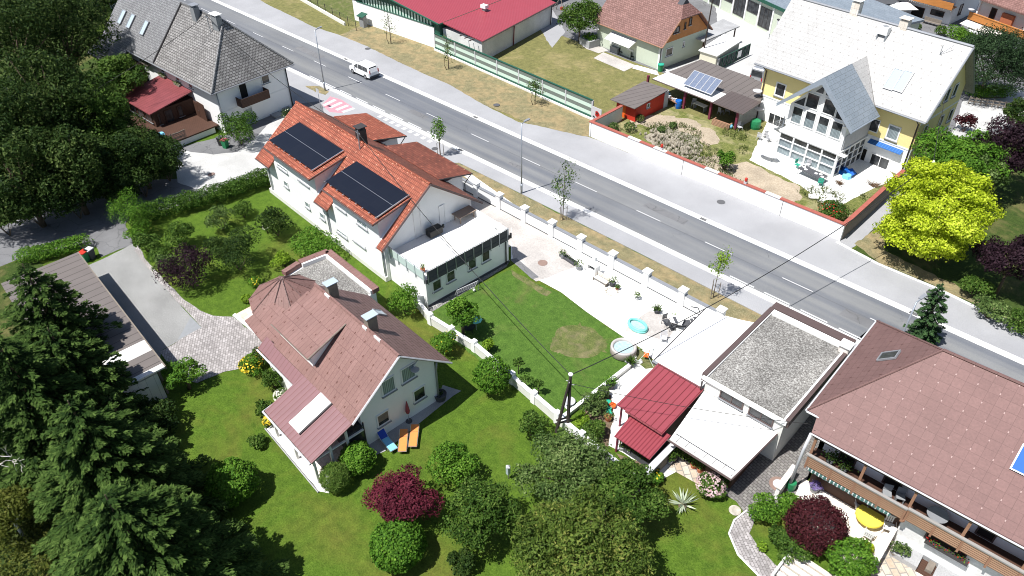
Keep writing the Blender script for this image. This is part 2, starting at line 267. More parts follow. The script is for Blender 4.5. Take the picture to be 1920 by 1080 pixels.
# ---------------- mesh helpers ----------------
SPL={'posts':'post','pilasters':'pilaster','balcony_posts':'balcony_post','railing_posts':'railing_post','veranda_posts':'veranda_post','legs':'leg','treads':'tread','wall_joints':'wall_joint','turret_ribs':'turret_rib','stems':'stem','snow_guards':'snow_guard','rocks':'rock','feet':'foot','ring_stones':'ring_stone','gutter':'gutter','side_board':'side_board','armrest':'armrest','gable_pane':'gable_pane','snow_guard':'snow_guard'}
class MB:
    def __init__(s): s.v=[]; s.f=[]; s.k=[]
    def add(s,vs,fs):
        o=len(s.v); s.k.append((o,len(s.f))); s.v+= [tuple(float(c) for c in p) for p in vs]; s.f+=[tuple(o+i for i in f) for f in fs]; return s
    def box(s,x0,x1,y0,y1,z0,z1):
        return s.add([(x0,y0,z0),(x1,y0,z0),(x1,y1,z0),(x0,y1,z0),(x0,y0,z1),(x1,y0,z1),(x1,y1,z1),(x0,y1,z1)],[(0,3,2,1),(4,5,6,7),(0,1,5,4),(1,2,6,5),(2,3,7,6),(3,0,4,7)])
    def ext(s,pts,d):
        n=len(pts); q=[(p[0]+d[0],p[1]+d[1],p[2]+d[2]) for p in pts]
        return s.add(list(pts)+q,[tuple(range(n)),tuple(range(2*n-1,n-1,-1))]+[(i,(i+1)%n,(i+1)%n+n,i+n) for i in range(n)])
    def prism(s,poly,z0,z1): return s.ext([(x,y,z0) for x,y in poly],(0,0,z1-z0))
    def extX(s,prof,x0,x1): return s.ext([(x0,y,z) for y,z in prof],(x1-x0,0,0))
    def extY(s,prof,y0,y1): return s.ext([(x,y0,z) for x,z in prof],(0,y1-y0,0))
    def slab(s,pts,th=.12): return s.ext([tuple(p) for p in pts],(0,0,-th))
    def quad(s,*p): return s.add(p,[tuple(range(len(p)))])
    def tube(s,pts,r,n=6,r1=None):
        pts=[Vector([float(c) for c in p]) for p in pts]; vs=[];fs=[]; r1=r if r1 is None else r1; m=len(pts)
        for i,p in enumerate(pts):
            d=(pts[min(i+1,m-1)]-pts[max(i-1,0)]).normalized(); a=d.orthogonal().normalized() if abs(d.z)>.9 else d.cross(Vector((0,0,1))).normalized(); b=d.cross(a); rr=r+(r1-r)*i/(m-1)
            for k in range(n): t=2*math.pi*k/n; vs.append(p+a*math.cos(t)*rr+b*math.sin(t)*rr)
        for i in range(m-1):
            for k in range(n): fs.append((i*n+k,i*n+(k+1)%n,(i+1)*n+(k+1)%n,(i+1)*n+k))
        fs+= [tuple(range(n))[::-1],tuple(range((m-1)*n,m*n))]; return s.add(vs,fs)
    def lathe(s,prof,n=20,c=(0,0,0),sx=1.,sy=1.,caps=True):
        vs=[];fs=[];m=len(prof)
        for r,z in prof:
            for k in range(n): t=2*math.pi*k/n; vs.append((c[0]+r*math.cos(t)*sx,c[1]+r*math.sin(t)*sy,c[2]+z))
        for i in range(m-1):
            for k in range(n): fs.append((i*n+k,i*n+(k+1)%n,(i+1)*n+(k+1)%n,(i+1)*n+k))
        if caps: fs+= [tuple(range(n))[::-1],tuple(range((m-1)*n,m*n))]
        return s.add(vs,fs)
    def build(s,name,mat,parent=None,kind=None,label=None,cat=None,group=None,smooth=False,bevel=0,recalc=True):
        if name in SPL and len(s.k)>1 and kind!='structure':
            ks=s.k+[(len(s.v),len(s.f))]; r=None
            for (v0,f0),(v1,f1) in zip(ks,ks[1:]):
                q=MB(); q.add(s.v[v0:v1],[tuple(i-v0 for i in f_) for f_ in s.f[f0:f1]]); r=q.build(SPL[name],mat,parent,kind,label,cat,group,smooth,bevel)
            return r
        me=bpy.data.meshes.new(name); me.from_pydata(s.v,[],s.f); me.update()
        if recalc:
            bm=bmesh.new(); bm.from_mesh(me)
            if bevel: bmesh.ops.bevel(bm,geom=[e for e in bm.edges],offset=bevel,segments=2,affect='EDGES',profile=.5)
            bmesh.ops.recalc_face_normals(bm,faces=bm.faces); bm.to_mesh(me); bm.free()
        me.materials.append(mat if not isinstance(mat,str) else M[mat])
        uv=me.uv_layers.new(name='UVMap'); co=np.array([v.co[:] for v in me.vertices])
        buf=np.zeros((len(me.loops),2))
        for p in me.polygons:
            nx,ny,nz=p.normal; h=math.hypot(nx,ny)
            if h<1e-3: ux,uy=(1,0,0),(0,1,0)
            else: ux=(-ny/h,nx/h,0); uy=(ny*ux[2]-nz*ux[1],nz*ux[0]-nx*ux[2],nx*ux[1]-ny*ux[0])
            for li in p.loop_indices:
                c=co[me.loops[li].vertex_index]; buf[li]=(c@ux,c@uy)
        uv.data.foreach_set('uv',buf.ravel().astype(np.float32))
        if smooth: me.polygons.foreach_set('use_smooth',[True]*len(me.polygons))
        o=bpy.data.objects.new(name,me); COL.objects.link(o)
        if parent: o.parent=parent
        tag(o,label,cat,group,kind); return o
def tag(o,label=None,cat=None,group=None,kind=None):
    if label: o['label']=label
    if cat: o['category']=cat
    if group: o['group']=group
    if kind: o['kind']=kind
    return o
def thing(name,label,cat,at=(0,0,0),rz=0.,group=None):
    o=bpy.data.objects.new(name,None); COL.objects.link(o); o.empty_display_size=.3
    if isinstance(at,Fr): o.location=at.o; o.rotation_euler=(0,0,at.a)
    else: o.location=at; o.rotation_euler=(0,0,rz)
    return tag(o,label,cat,group)
def dup(src,loc,rz=None,label=None,scale=None):
    def cp(o,par):
        c=o.copy(); COL.objects.link(c)
        if par: c.parent=par; c.matrix_parent_inverse=o.matrix_parent_inverse
        for k in o.children: cp(k,c)
        return c
    r=cp(src,None); r.location=loc
    if rz is not None: r.rotation_euler=(0,0,rz)
    if label: r['label']=label
    if scale: r.scale=scale
    return r
def win(root,fr,pl,c,out,a,b,size=None,sill=True,frame='trim',glass='glass',mull=1,fw=.09,name='window',shut=None,dim=None):
    """window part (ring frame) > pane, sill ; a,b = opposite corners as photo pixels on the wall plane"""
    if size: q=(fr.X if pl=='x' else fr.Y)(*a,c); dim=(q[0]-size[0]/2,q[0]+size[0]/2,q[1]-size[1]/2,q[1]+size[1]/2)
    if dim: s0,s1,z0,z1=dim
    else:
        f=fr.X if pl=='x' else fr.Y; A=f(*a,c); B=f(*b,c); s0,s1=sorted((A[0],B[0])); z0,z1=sorted((A[1],B[1]))
    def bx(m,p,q,za,zb,d0,d1):
        d0,d1=sorted((c+out*d0,c+out*d1))
        if pl=='x': m.box(d0,d1,p,q,za,zb)
        else: m.box(p,q,d0,d1,za,zb)
    m=MB(); bx(m,s0,s0+fw,z0,z1,.002,.07); bx(m,s1-fw,s1,z0,z1,.002,.07); bx(m,s0+fw,s1-fw,z0,z0+fw,.002,.07); bx(m,s0+fw,s1-fw,z1-fw,z1,.002,.07)
    for i in range(1,mull):
        x=s0+(s1-s0)*i/mull; bx(m,x-.035,x+.035,z0+fw,z1-fw,.002,.06)
    w=m.build(name,frame,root)
    m=MB(); bx(m,s0+fw*.8,s1-fw*.8,z0+fw*.8,z1-fw*.8,.003,.025); m.build('pane',glass,w)
    if shut: m=MB(); bx(m,s0+fw,s1-fw,z0+(z1-z0)*shut,z1-fw,.028,.045); m.build('roller_blind','woodgrey',w)
    if sill: m=MB(); bx(m,s0-.06,s1+.06,z0-.07,z0-.005,.0,.16); m.build('sill','greytrim',w)
    return w
def pipe(root,pts,r=.06,mat='darktrim',name='downpipe'): return MB().tube(pts,r,8).build(name,mat,root,smooth=True)
def chimney(root,x,y,z0,z1,sx,sy,mat='grey',cap='trim',capz=.25,name='chimney'):
    c=MB().box(x-sx/2,x+sx/2,y-sy/2,y+sy/2,z0,z1).build(name,mat,root)
    m=MB().box(x-sx*.62,x+sx*.62,y-sy*.66,y+sy*.66,z1+capz,z1+capz+.06)
    for a in(-1,1):
        for b in(-1,1): m.box(x+a*sx*.4-.03,x+a*sx*.4+.03,y+b*sy*.4-.03,y+b*sy*.4+.03,z1,z1+capz)
    m.build('chimney_cap',cap,c); return c
def skylight(root,c,u,v,w,h,glass='skyglass',n=None):
    """c centre on roof plane, u,v unit vectors in plane"""
    c,u,v=[Vector([float(t) for t in q]) for q in(c,u,v)]; n=u.cross(v).normalized()
    if n.z<0: n=-n
    def bar(m,a0,a1,b0,b1,t): 
        p=[c+u*a+v*b for a,b in((a0,b0),(a1,b0),(a1,b1),(a0,b1))]; m.ext([tuple(q) for q in p],tuple(n*t))
    m=MB(); k=.08
    bar(m,-w/2,w/2,-h/2,-h/2+k,.12); bar(m,-w/2,w/2,h/2-k,h/2,.12); bar(m,-w/2,-w/2+k,-h/2+k,h/2-k,.12); bar(m,w/2-k,w/2,-h/2+k,h/2-k,.12)
    s=m.build('skylight','greytrim',root); m=MB(); bar(m,-w/2+k*.9,w/2-k*.9,-h/2+k*.9,h/2-k*.9,.08); m.build('pane',glass,s); return s
def jpoly(pts,step=.6,amp=.05):
    out=[]; n=len(pts)
    for i in range(n):
        a=np.array(pts[i][:2]);b=np.array(pts[(i+1)%n][:2]); k=max(1,min(120,int(np.linalg.norm(b-a)/step)))
        for j in range(k):
            q=a+(b-a)*j/k
            if j: q=q+rng.normal(0,amp,2)
            out.append((q[0],q[1]))
    return out
def sheet(name,pts,mat,z,px=True,amp=.05,top=None,kind='structure',step=.6):
    q=[tuple(P(*p)[:2]) for p in pts] if px else pts
    if amp: q=jpoly(q,step,amp)
    m=MB()
    if top: m.prism(q,z,z+top)
    else: m.quad(*[(x,y,z) for x,y in q])
    o=m.build(name,mat,None,kind=kind)
    return o
# ---------------- ground ----------------
def qv(c,x): return c[0]*x*x+c[1]*x+c[2]
RC={'b':(6.3e-5,.01559,50.869),'c':(-6.39e-5,.00503,51.62),'d':(2.8e-5,.00879,54.81),'e':(-2.6e-6,.00157,57.51),'f':(-1.66e-5,-.00338,58.12)}
XS=[-190+6*i for i in range(42)]
def strip(name,lo,hi,mat,z,top=None,xs=XS,kind='structure'):
    lf=lo if callable(lo) else (lambda x:qv(RC[lo],x)); hf=hi if callable(hi) else (lambda x:qv(RC[hi],x))
    m=MB()
    for a,b in zip(xs,xs[1:]):
        pts=[(a,lf(a)),(b,lf(b)),(b,hf(b)),(a,hf(a))]
        if top: m.prism(pts,z,z+top)
        else: m.quad(*[(x,y,z) for x,y in pts])
    if top:   # weld
        m=MB(); n=len(xs); vs=[]
        for x in xs: vs+=[(x,lf(x),z),(x,hf(x),z),(x,hf(x),z+top),(x,lf(x),z+top)]
        fs=[(4*i+k,4*i+(k+1)%4,4*i+4+(k+1)%4,4*i+4+k) for i in range(n-1) for k in range(4)]+[(0,1,2,3),(4*n-1,4*n-2,4*n-3,4*n-4)]; m.add(vs,fs)
    return m.build(name,mat,None,kind=kind)
sheet('ground',[(-600,-600),(600,-600),(600,700),(-600,700)],'grass',-.02,px=False,amp=0)
sheet('dry_ground',[(-300,58.6),(120,58.6),(120,62),(-18,62),(-18.6,110),(-300,110)],'drylawn',-.012,px=False,amp=0)
sheet('far_ground',[(-90,86),(120,76),(120,300),(-90,300)],'lane',-.004,px=False,amp=0)
# main road
strip('main_road',lambda x:qv(RC['c'],x)-.1,lambda x:qv(RC['e'],x)+.1,'road',.012)
def ey(x): return qv(RC['e'],x)
strip('gutter',lambda x:ey(x)+.0,lambda x:ey(x)+.42,'kerb',.018); strip('kerb',lambda x:ey(x)+.42,lambda x:ey(x)+.6,'kerb',-.01,.11)
def cy(x): return qv(RC['c'],x)
strip('gutter',lambda x:cy(x)-.5,lambda x:cy(x)-.0,'kerb',.018); strip('kerb',lambda x:cy(x)-.72,lambda x:cy(x)-.5,'kerb',-.01,.11)
xn=[x for x in XS if x>-57]; xl=[x for x in XS if x<=-52]
ay=lambda x:48.85-.0006*(x+32)**2*.3
strip('pavement',lambda x:ay(x),lambda x:cy(x)-.72,'pave',-.01,.07,[-56,-50,-44,-38,-32,-26,-20,-14,-8,-2,4,10,16,30])
sheet('pavement',[(-190,44),(-75,44),(-66,44),(-56,46.9),(-56,50.75),(-190,50.2)],'pave',.004,px=False,amp=0)
# verge on the near side, between pavement and garden wall
sheet('grass_verge',[(-56.5,45.6),(-16,45.6),(-16,48.85),(-56,48.75),(-57.5,47.4)],'dry',.01,px=False,amp=.07)
# far pavement and verge
fe=[(430,-35),(500,8),(560,37),(588,51),(636,66),(685,86),(740,113),(797,140),(840,158),(907,197),(973,230),(1007,236),(1083,254),(1102,257)]
fk=[(1568,455),(1647,497),(1757,543),(1840,583),(1920,617),(2050,672)]
pp=[tuple(P(*p)[:2]) for p in fe]+[(-48,63.35),(-18.9,63.6)]+[tuple(P(*p)[:2]) for p in fk]
xr=[20,10,0,-10,-20,-30,-40,-50,-60,-70,-80,-90,-100,-115,-130,-150]
sheet('pavement',[(-150,60)]+pp+[(x,ey(x)+.6) for x in xr],'pave',-.005,px=False,amp=.03,top=.06)
MB().tube([tuple(P(*p)[:2])+(.08,) for p in fk],.13,6).build('kerb','kerb',None,kind='structure')
sheet('grass_verge',[(636,66),(700,38),(820,91),(1110,206),(1118,225),(1103,256),(1080,252),(1000,235),(907,196),(797,140),(685,86)],'dry',.006,amp=.1)
strip('road_seam',lambda x:qv(RC['d'],x)-.13,lambda x:qv(RC['d'],x)-.09,'tar',.016)
m=MB()
for x0,y0,l,w_ in ((-70,53.,3.2,.9),(-36,55.6,5.,1.),(-14,53.4,2.6,1.1),(-98,55.,6,1.2),(-52,52.3,2.,.7)): m.quad((x0,y0,.0135),(x0+l,y0+.03,.0135),(x0+l-.1,y0+w_,.0135),(x0+.1,y0+w_,.0135))
m.build('road_patch','lane',None,kind='structure')
m=MB()
for x0,y0 in ((-60,54.),(-47,56.),(-30,53.2),(-22,56.4),(-83,53.5),(-10,55.8)):
    q=np.array([x0,y0])
    for k in range(9): d=np.array([rng.uniform(.2,.5)*(1 if x0%2 else -1)*rng.choice([-1,1],p=[.2,.8]),rng.uniform(.05,.35)]); a,b=q,q+d; m.quad((a[0],a[1],.0145),(b[0],b[1],.0145),(b[0]+.035,b[1],.0145),(a[0]+.035,a[1],.0145)); q=b
m.build('road_crack','tar',None,kind='structure')
# road markings
m=MB()
for i in range(-14,4):
    x0=-24.6+i*7.9 if False else -27.9+i*8.0; m.quad((x0,qv(RC['d'],x0)-.06,.022),(x0+2.9,qv(RC['d'],x0+2.9)-.05,.022),(x0+2.9,qv(RC['d'],x0+2.9)+.05,.022),(x0,qv(RC['d'],x0)+.05,.022))
m.build('road_marking','paint',None,kind='structure')
m=MB(); x=-88.
while x<-8:
    if x<-62 or x>-24: m.quad((x,cy(x)+.12,.022),(x+2.4,cy(x+2.4)+.12,.022),(x+2.4,cy(x+2.4)+.28,.022),(x,cy(x)+.28,.022))
    x+=3.4
m.build('road_marking','paint',None,kind='structure')
m=MB()
for i in range(9): x=-71.6+i*1.15; m.quad((x,49.55,.02),(x+.6,49.55,.02),(x+.6,50.1,.02),(x,50.1,.02))
m.build('road_marking','paint',None,kind='structure')
m=MB(); q=[(590,198),(620,180),(640,185),(668,205),(640,214),(600,212)]
sheet('crossing_pad',[(604,197),(619,181),(640,187),(664,203),(645,212),(618,210)],'pinkpaint',.012,amp=0)
m=MB()
for i in range(4):
    a=P(604+12*i,197+4*i);b=P(626+12*i,186+5.2*i); d=(b-a)[:2]; n=np.array([-d[1],d[0]])/np.linalg.norm(d)*-.55
    m.quad((a[0],a[1],.018),(b[0],b[1],.018),(b[0]+n[0],b[1]+n[1],.018),(a[0]+n[0],a[1]+n[1],.018))
m.build('road_marking','paint',None,kind='structure')
sheet('grass_verge',[(572,161),(600,162),(617,172),(610,178),(592,173)],'dry',.016,amp=.05)
# far side surfaces
sheet('concrete_yard',[(1340,5),(1400,0),(1470,60),(1520,100),(1560,160),(1380,215),(1330,150),(1250,140),(1245,132),(1380,90),(1345,40)],'palelane',.006)
sheet('concrete_yard',[(1020,-10),(1060,60),(1035,90),(1015,58),(1000,-10)],'pave',.006)
sheet('side_street',[(1805,190),(1920,165),(1980,150),(1980,215),(1880,235),(1835,250),(1770,270),(1700,330),(1620,430),(1580,462),(1560,450),(1570,440),(1700,320),(1790,240)],'palelane',.002,amp=.1)
sheet('back_garden',[(1880,250),(2100,160),(2300,500),(1950,625),(1840,580),(1757,540),(1647,495),(1600,470),(1640,420),(1700,330),(1760,275)],'forest',.006,amp=.2)
sheet('grass_verge',[(1602,457),(1650,425),(1660,470),(1800,540),(1920,600),(1920,612),(1840,578),(1757,538),(1647,492)],'dry',.012,amp=.1)
sheet('side_street',[(1567,460),(1600,430),(1650,385),(1690,350),(1700,375),(1650,420),(1603,462),(1585,472)],'pave',.010,amp=.04)
sheet('weedy_garden',[(-49.2,63.6),(-18.9,63.7),(-18.7,78),(-49,76)],'weeds',.006,px=False,amp=0)
sheet('white_patio',[(1433,240),(1405,300),(1500,347),(1530,370),(1560,395),(1600,372),(1640,352),(1680,335),(1600,240),(1450,210)],'court',.012)
sheet('sandy_pit',[(1372,308),(1400,303),(1450,328),(1500,350),(1505,370),(1480,388),(1390,350),(1365,335)],'sand',.014,amp=.12)
sheet('sandy_pit',[(1290,318),(1300,296),(1340,290),(1372,300),(1378,318),(1365,338),(1320,330)],'sand',.0135,amp=.2)
sheet('sandy_pit',[(1180,228),(1210,215),(1290,222),(1330,240),(1350,262),(1330,275),(1290,250),(1220,240)],'sand',.0125,amp=.3)
sheet('rubble_patch',[(1207,258),(1235,238),(1265,240),(1300,255),(1318,272),(1310,300),(1295,312),(1270,298),(1230,285)],'rubble',.016,amp=.2)
sheet('brown_patio',[(1113,109),(1131,98),(1193,123),(1170,134)],'courtpink',.008,amp=0); 
sheet('garden_path',[(1085,80),(1115,78),(1140,95),(1122,100),(1100,92)],'courtpink',.007)
sheet('garden_path',[(1193,122),(1232,133),(1236,142),(1185,128)],'concrete_lt',.009,amp=0)
# near side surfaces
sheet('asphalt_lane',[(-260,470),(0,425),(120,380),(240,340),(335,335),(400,362),(290,400),(250,390),(235,420),(246,445),(250,458),(190,482),(180,462),(60,478),(0,500),(-260,600)],'lane',.006,amp=.06)
sheet('pale_lane',[(328,300),(340,282),(400,290),(445,285),(475,262),(500,235),(560,195),(600,230),(540,300),(522,345),(505,328),(430,342),(396,364),(333,342)],'palelane',.010,amp=.05)
sheet('farmhouse_yard',[(300,300),(330,278),(420,255),(470,235),(545,195),(600,190),(610,215),(545,250),(500,262),(455,290),(400,296),(345,290)],'lane',.008,amp=.05)
sheet('driveway',[(192,486),(250,457),(262,480),(300,530),(378,615),(306,655),(296,690),(160,500)],'drive',.010,amp=.03)
sheet('paving',[(258,455),(272,486),(345,562),(375,582),(400,592),(437,594),(515,655),(455,690),(420,697),(370,718),(335,712),(300,660),(378,613),(300,531),(252,470)],'pavers',.014,amp=.03)
sheet('concrete_patch',[(333,638),(378,614),(358,594)],'grey',.018,amp=0)
sheet('entrance_terrace',[(437,592),(475,572),(540,600),(560,640),(515,657)],'pinktile',.03,amp=0)
m=MB().ext([tuple(P(*p,.01)) for p in[(436,592),(515,657),(520,652),(441,588)]],(0,0,.07)); m.build('terrace_edge','concrete_lt',None,kind='structure')
sheet('gravel_strip',[(499,805),(512,795),(560,840),(622,900),(617,925),(597,921)],'court',.012,amp=.03)
MB().tube([tuple(P(*p,.05)) for p in[(497,803),(597,923)]],.06,4).build('edging','concrete',None,kind='structure')
sheet('front_terrace',[(684,862),(722,846),(850,742),(865,733),(830,722),(822,745),(690,835)],'concrete',.012,amp=0)
sheet('gravel_court',[(820,290),(870,330),(896,352),(958,420),(958,488),(985,512),(1052,548),(1100,585),(1176,637),(1200,660),(1180,690),(1150,720),(1105,765),(1140,835),(1170,850),(1240,900),(1330,850),(1440,610),(1390,600),(1352,590),(1250,548),(1130,480),(1000,408),(945,370),(860,310)],'court',.012,amp=0)
sheet('concrete_yard',[(895,352),(1000,415),(1062,470),(1085,500),(1005,528),(960,490),(958,425)],'courtpink',.018,amp=.05)
sheet('concrete_yard',[(-60,36.),(-40.8,36.),(-40.8,45.4),(-60,45.4)],'courtpink',.009,px=False,amp=0)
sheet('dark_ramp',[(957,487),(968,484),(1011,520),(998,524)],'lane',.024,amp=0)
sheet('concrete_patch',[(1203,592),(1218,582),(1275,605),(1250,640),(1205,628),(1170,620)],'courtpink',.02,amp=.03)
sheet('lush_lawn',[(803,580),(880,545),(955,506),(985,522),(1052,550),(1100,586),(1176,638),(1205,655),(1130,735),(1060,790),(960,728),(890,668),(838,632),(808,598)],'lush',.014,amp=.05)
sheet('worn_grass_patch',[tuple(P(1083+(50+4*math.sin(3*t)+3*math.sin(5*t+1))*math.cos(t),641+(34+4*math.sin(2*t+1))*math.sin(t))[:2]) for t in [k*math.pi/24 for k in range(48)]],'worn',.018,px=False,amp=.16,step=.15)
sheet('worn_grass_patch',[(958,505),(985,520),(1035,548),(1025,556),(990,535),(965,520)],'worn',.019,amp=.08)
sheet('worn_grass_patch',[(1176,638),(1185,640),(1242,690),(1210,692),(1180,665)],'worn',.0195,amp=.05)
sheet('slate_strip',[(800,590),(812,584),(950,500),(956,489),(950,484),(800,578)],'gravel',.02,amp=.03)
sheet('planting_bed',[(1125,745),(1145,740),(1150,790),(1140,840),(1095,800),(1095,770)],'soil',.02)
sheet('planting_bed',[(1155,850),(1205,870),(1240,880),(1215,895),(1180,885)],'soil',.02)
sheet('cobbled_yard',[(1240,860),(1290,835),(1440,800),(1530,700),(1570,740),(1530,815),(1492,925),(1480,945),(1400,968),(1380,940),(1325,905),(1300,900)],'cobgrey',.014,amp=.02)
sheet('garden_path',[(1262,868),(1290,866),(1330,893),(1310,909),(1285,895),(1250,880)],'flag',.02)
sheet('garden_path',[(1400,955),(1378,975),(1368,1000),(1385,1040),(1430,1085),(1485,1090),(1425,1030),(1405,1000),(1415,970)],'pavers',.018,amp=.04)
sheet('cobbled_yard',[(1440,1000-80),(1500,935),(1540,820),(1530,700),(1650,600),(1560,770)],'cobgrey',.012,amp=0)
MB().tube([tuple(P(*p,.06)) for p in [(1400,957),(1377,975),(1367,1000),(1384,1040),(1430,1087)]],.07,5).build('edging','concrete_lt',None,kind='structure')
sheet('white_patio',[(1490,930),(1505,897),(1705,990),(1660,1045),(1640,1052),(1612,1068),(1560,1040),(1535,1030),(1530,1000)],'slabs',.022,amp=0)
sheet('flagstone_patio',[(1600,1110),(1640,1052),(1698,998),(1720,1020),(1790,1060),(1770,1110)],'flag',.018,amp=0)
sheet('dark_ground',[(1690,1000),(1720,975),(1960,1120),(1780,1120)],'concrete',.012,amp=0)
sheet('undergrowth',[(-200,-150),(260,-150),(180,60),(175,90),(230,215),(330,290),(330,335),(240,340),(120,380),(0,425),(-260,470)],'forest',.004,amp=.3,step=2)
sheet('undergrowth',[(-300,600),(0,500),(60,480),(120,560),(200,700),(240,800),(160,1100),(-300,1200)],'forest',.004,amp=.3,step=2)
# ---------------- foliage ----------------
def leafmesh(name,C,N,L,Wd,mat,parent,T=None,label=None,rnd=None):
    """diamond leaves: C centres, N normals, L lengths, Wd widths"""
    n=len(C); N=N/np.linalg.norm(N,axis=1,keepdims=True)
    if T is None: T=rng.normal(size=(n,3))
    T=T-N*np.sum(T*N,1,keepdims=True); T/=np.linalg.norm(T,axis=1,keepdims=True)+1e-9; B=np.cross(N,T)
    L=np.broadcast_to(L,(n,))[:,None]; Wd=np.broadcast_to(Wd,(n,))[:,None]
    V=np.empty((n,4,3)); V[:,0]=C-T*L*.5; V[:,1]=C+B*Wd*.5-N*Wd*.12; V[:,2]=C+T*L*.5; V[:,3]=C-B*Wd*.5-N*Wd*.12
    me=bpy.data.meshes.new(name); me.vertices.add(4*n); me.vertices.foreach_set('co',V.astype(np.float32).ravel())
    me.loops.add(4*n); me.loops.foreach_set('vertex_index',np.arange(4*n,dtype=np.int32)); me.polygons.add(n); me.polygons.foreach_set('loop_start',np.arange(0,4*n,4,dtype=np.int32)); me.polygons.foreach_set('loop_total',np.full(n,4,dtype=np.int32))
    me.update(calc_edges=True); a=me.attributes.new('rnd','FLOAT','POINT'); a.data.foreach_set('value',np.repeat(np.clip(rng.normal(.5,.24,n) if rnd is None else rnd,0,1),4).astype(np.float32))
    me.materials.append(M[mat]); o=bpy.data.objects.new(name,me); COL.objects.link(o)
    if parent: o.parent=parent
    if label: o['label']=label
    return o
def rdir(n,up=-.35):
    d=rng.normal(size=(int(n*2.2)+8,3)); d/=np.linalg.norm(d,axis=1,keepdims=True); d=d[d[:,2]>up]; 
    while len(d)<n: d=np.vstack([d,d])
    return d[:n]
def blobs_leaves(blobs,n,size,shell=.72,asp=.6,lumps=.12,up=-.35,spread=.7):
    """leaf arrays over a set of ellipsoid clumps (cx,cy,cz,rx,ry,rz)"""
    b=np.array(blobs,float); area=(b[:,3]*b[:,5]); k=rng.choice(len(b),n,p=area/area.sum()); q=b[k]
    d=rdir(n,up); f=1+lumps*np.sin(d[:,0]*7+k*1.7)*np.sin(d[:,1]*6+k*2.3)+lumps*.6*np.sin(d[:,2]*11+d[:,0]*9+k)
    r=(shell+(1.03-shell)*np.sqrt(rng.random(n)))*f; C=q[:,:3]+d*q[:,3:]*r[:,None]
    nn=d/q[:,3:]*q[:,3:].mean(1,keepdims=True); N=nn+rng.normal(size=(n,3))*spread+np.array([0,0,.25]); s=size*rng.uniform(.6,1.35,n)
    global LK; LK=k
    return C,N,s,s*asp
def clumps(c,R3,k,cr,seed,flat=1.,low=-.25,inner=.3):
    r=np.random.default_rng(seed); out=[]
    for i in range(k):
        z=r.uniform(low,1); t=i*2.39996+r.uniform(-.4,.4); h=math.sqrt(max(0,1-z*z)); rad=r.uniform(.55,.86); rr=cr*r.uniform(.7,1.3)
        out.append((c[0]+R3[0]*h*math.cos(t)*rad,c[1]+R3[1]*h*math.sin(t)*rad,c[2]+R3[2]*z*rad,R3[0]*rr,R3[1]*rr,R3[2]*rr*flat))
    out.append((c[0],c[1],c[2],R3[0]*.62,R3[1]*.62,R3[2]*.6)); return out
def place(u,v,w,k=.9,zc=None):
    z=zc if zc is not None else 1.
    for _ in range(5):
        p=P(u,v,z); r=w/2*depth(p)/F
        if zc is None: z=r*k
    return p,r
def trunkmesh(h,r,limbs,mat='bark',name='trunk',parent=None,lean=(0,0)):
    m=MB(); top=(lean[0],lean[1],h); m.tube([(0,0,-.05),(lean[0]*.3,lean[1]*.3,h*.5),top],r,7,r*.6)
    for a in limbs: 
        s=(lean[0]*.8,lean[1]*.8,h*.75); mid=(s[0]+a[0]*.5,s[1]+a[1]*.5,s[2]+(a[2]-s[2])*.6); m.tube([s,mid,a],r*.5,5,r*.12)
    return m.build(name,mat,parent,smooth=True)
SEED=[1]
def shrub(label,u,v,w,mat='f_mid',k=.85,n=2200,size=.16,cat='shrub',name='shrub',hk=1.,wy=1.,zc=None,lumpy=0,group=None,shell=.68,lumps=.12,flower=None,asp=.6,up=-.35,nfl=90,fls=.16):
    """low rounded plant sitting on the ground; w = width in the photo"""
    p,r=place(u,v,w,k,zc); SEED[0]+=1; R3=(r,r*wy,max(r*k*hk,.3)); zc_=p[2]
    if not lumpy and lumps==.12 and w>28: lumpy=11; n=int(n*1.25)
    root=thing(name,label,cat,(p[0],p[1],0),rng.uniform(0,6),group)
    bl=[(0,0,zc_,*R3)] if not lumpy else clumps((0,0,zc_),R3,lumpy,.45,SEED[0])
    C,N,s,wd=blobs_leaves(bl,n,size,shell,asp,lumps,up); C[:,2]=np.maximum(C[:,2],.04); off=rng.normal(0,.1,len(bl))
    leafmesh('foliage',C,N,s,wd,mat,root,rnd=.5+off[LK]+rng.normal(0,.22,len(C)))
    m=MB()
    for i in range(4): a=i*1.6; m.tube([(0,0,-.02),(math.cos(a)*r*.3,math.sin(a)*r*.3,zc_*.6),(math.cos(a)*r*.55,math.sin(a)*r*.55,zc_*1.1)],.05,5,.015)
    m.build('stem','bark',root)
    if flower:
        d=rdir(nfl,0.1 if up>-.9 else .0); C=np.array([0,0,zc_])+d*np.array(R3)*1.04; leafmesh('blossom',C,d+rng.normal(size=d.shape)*.3,fls,fls*.9,flower,root)
    return root
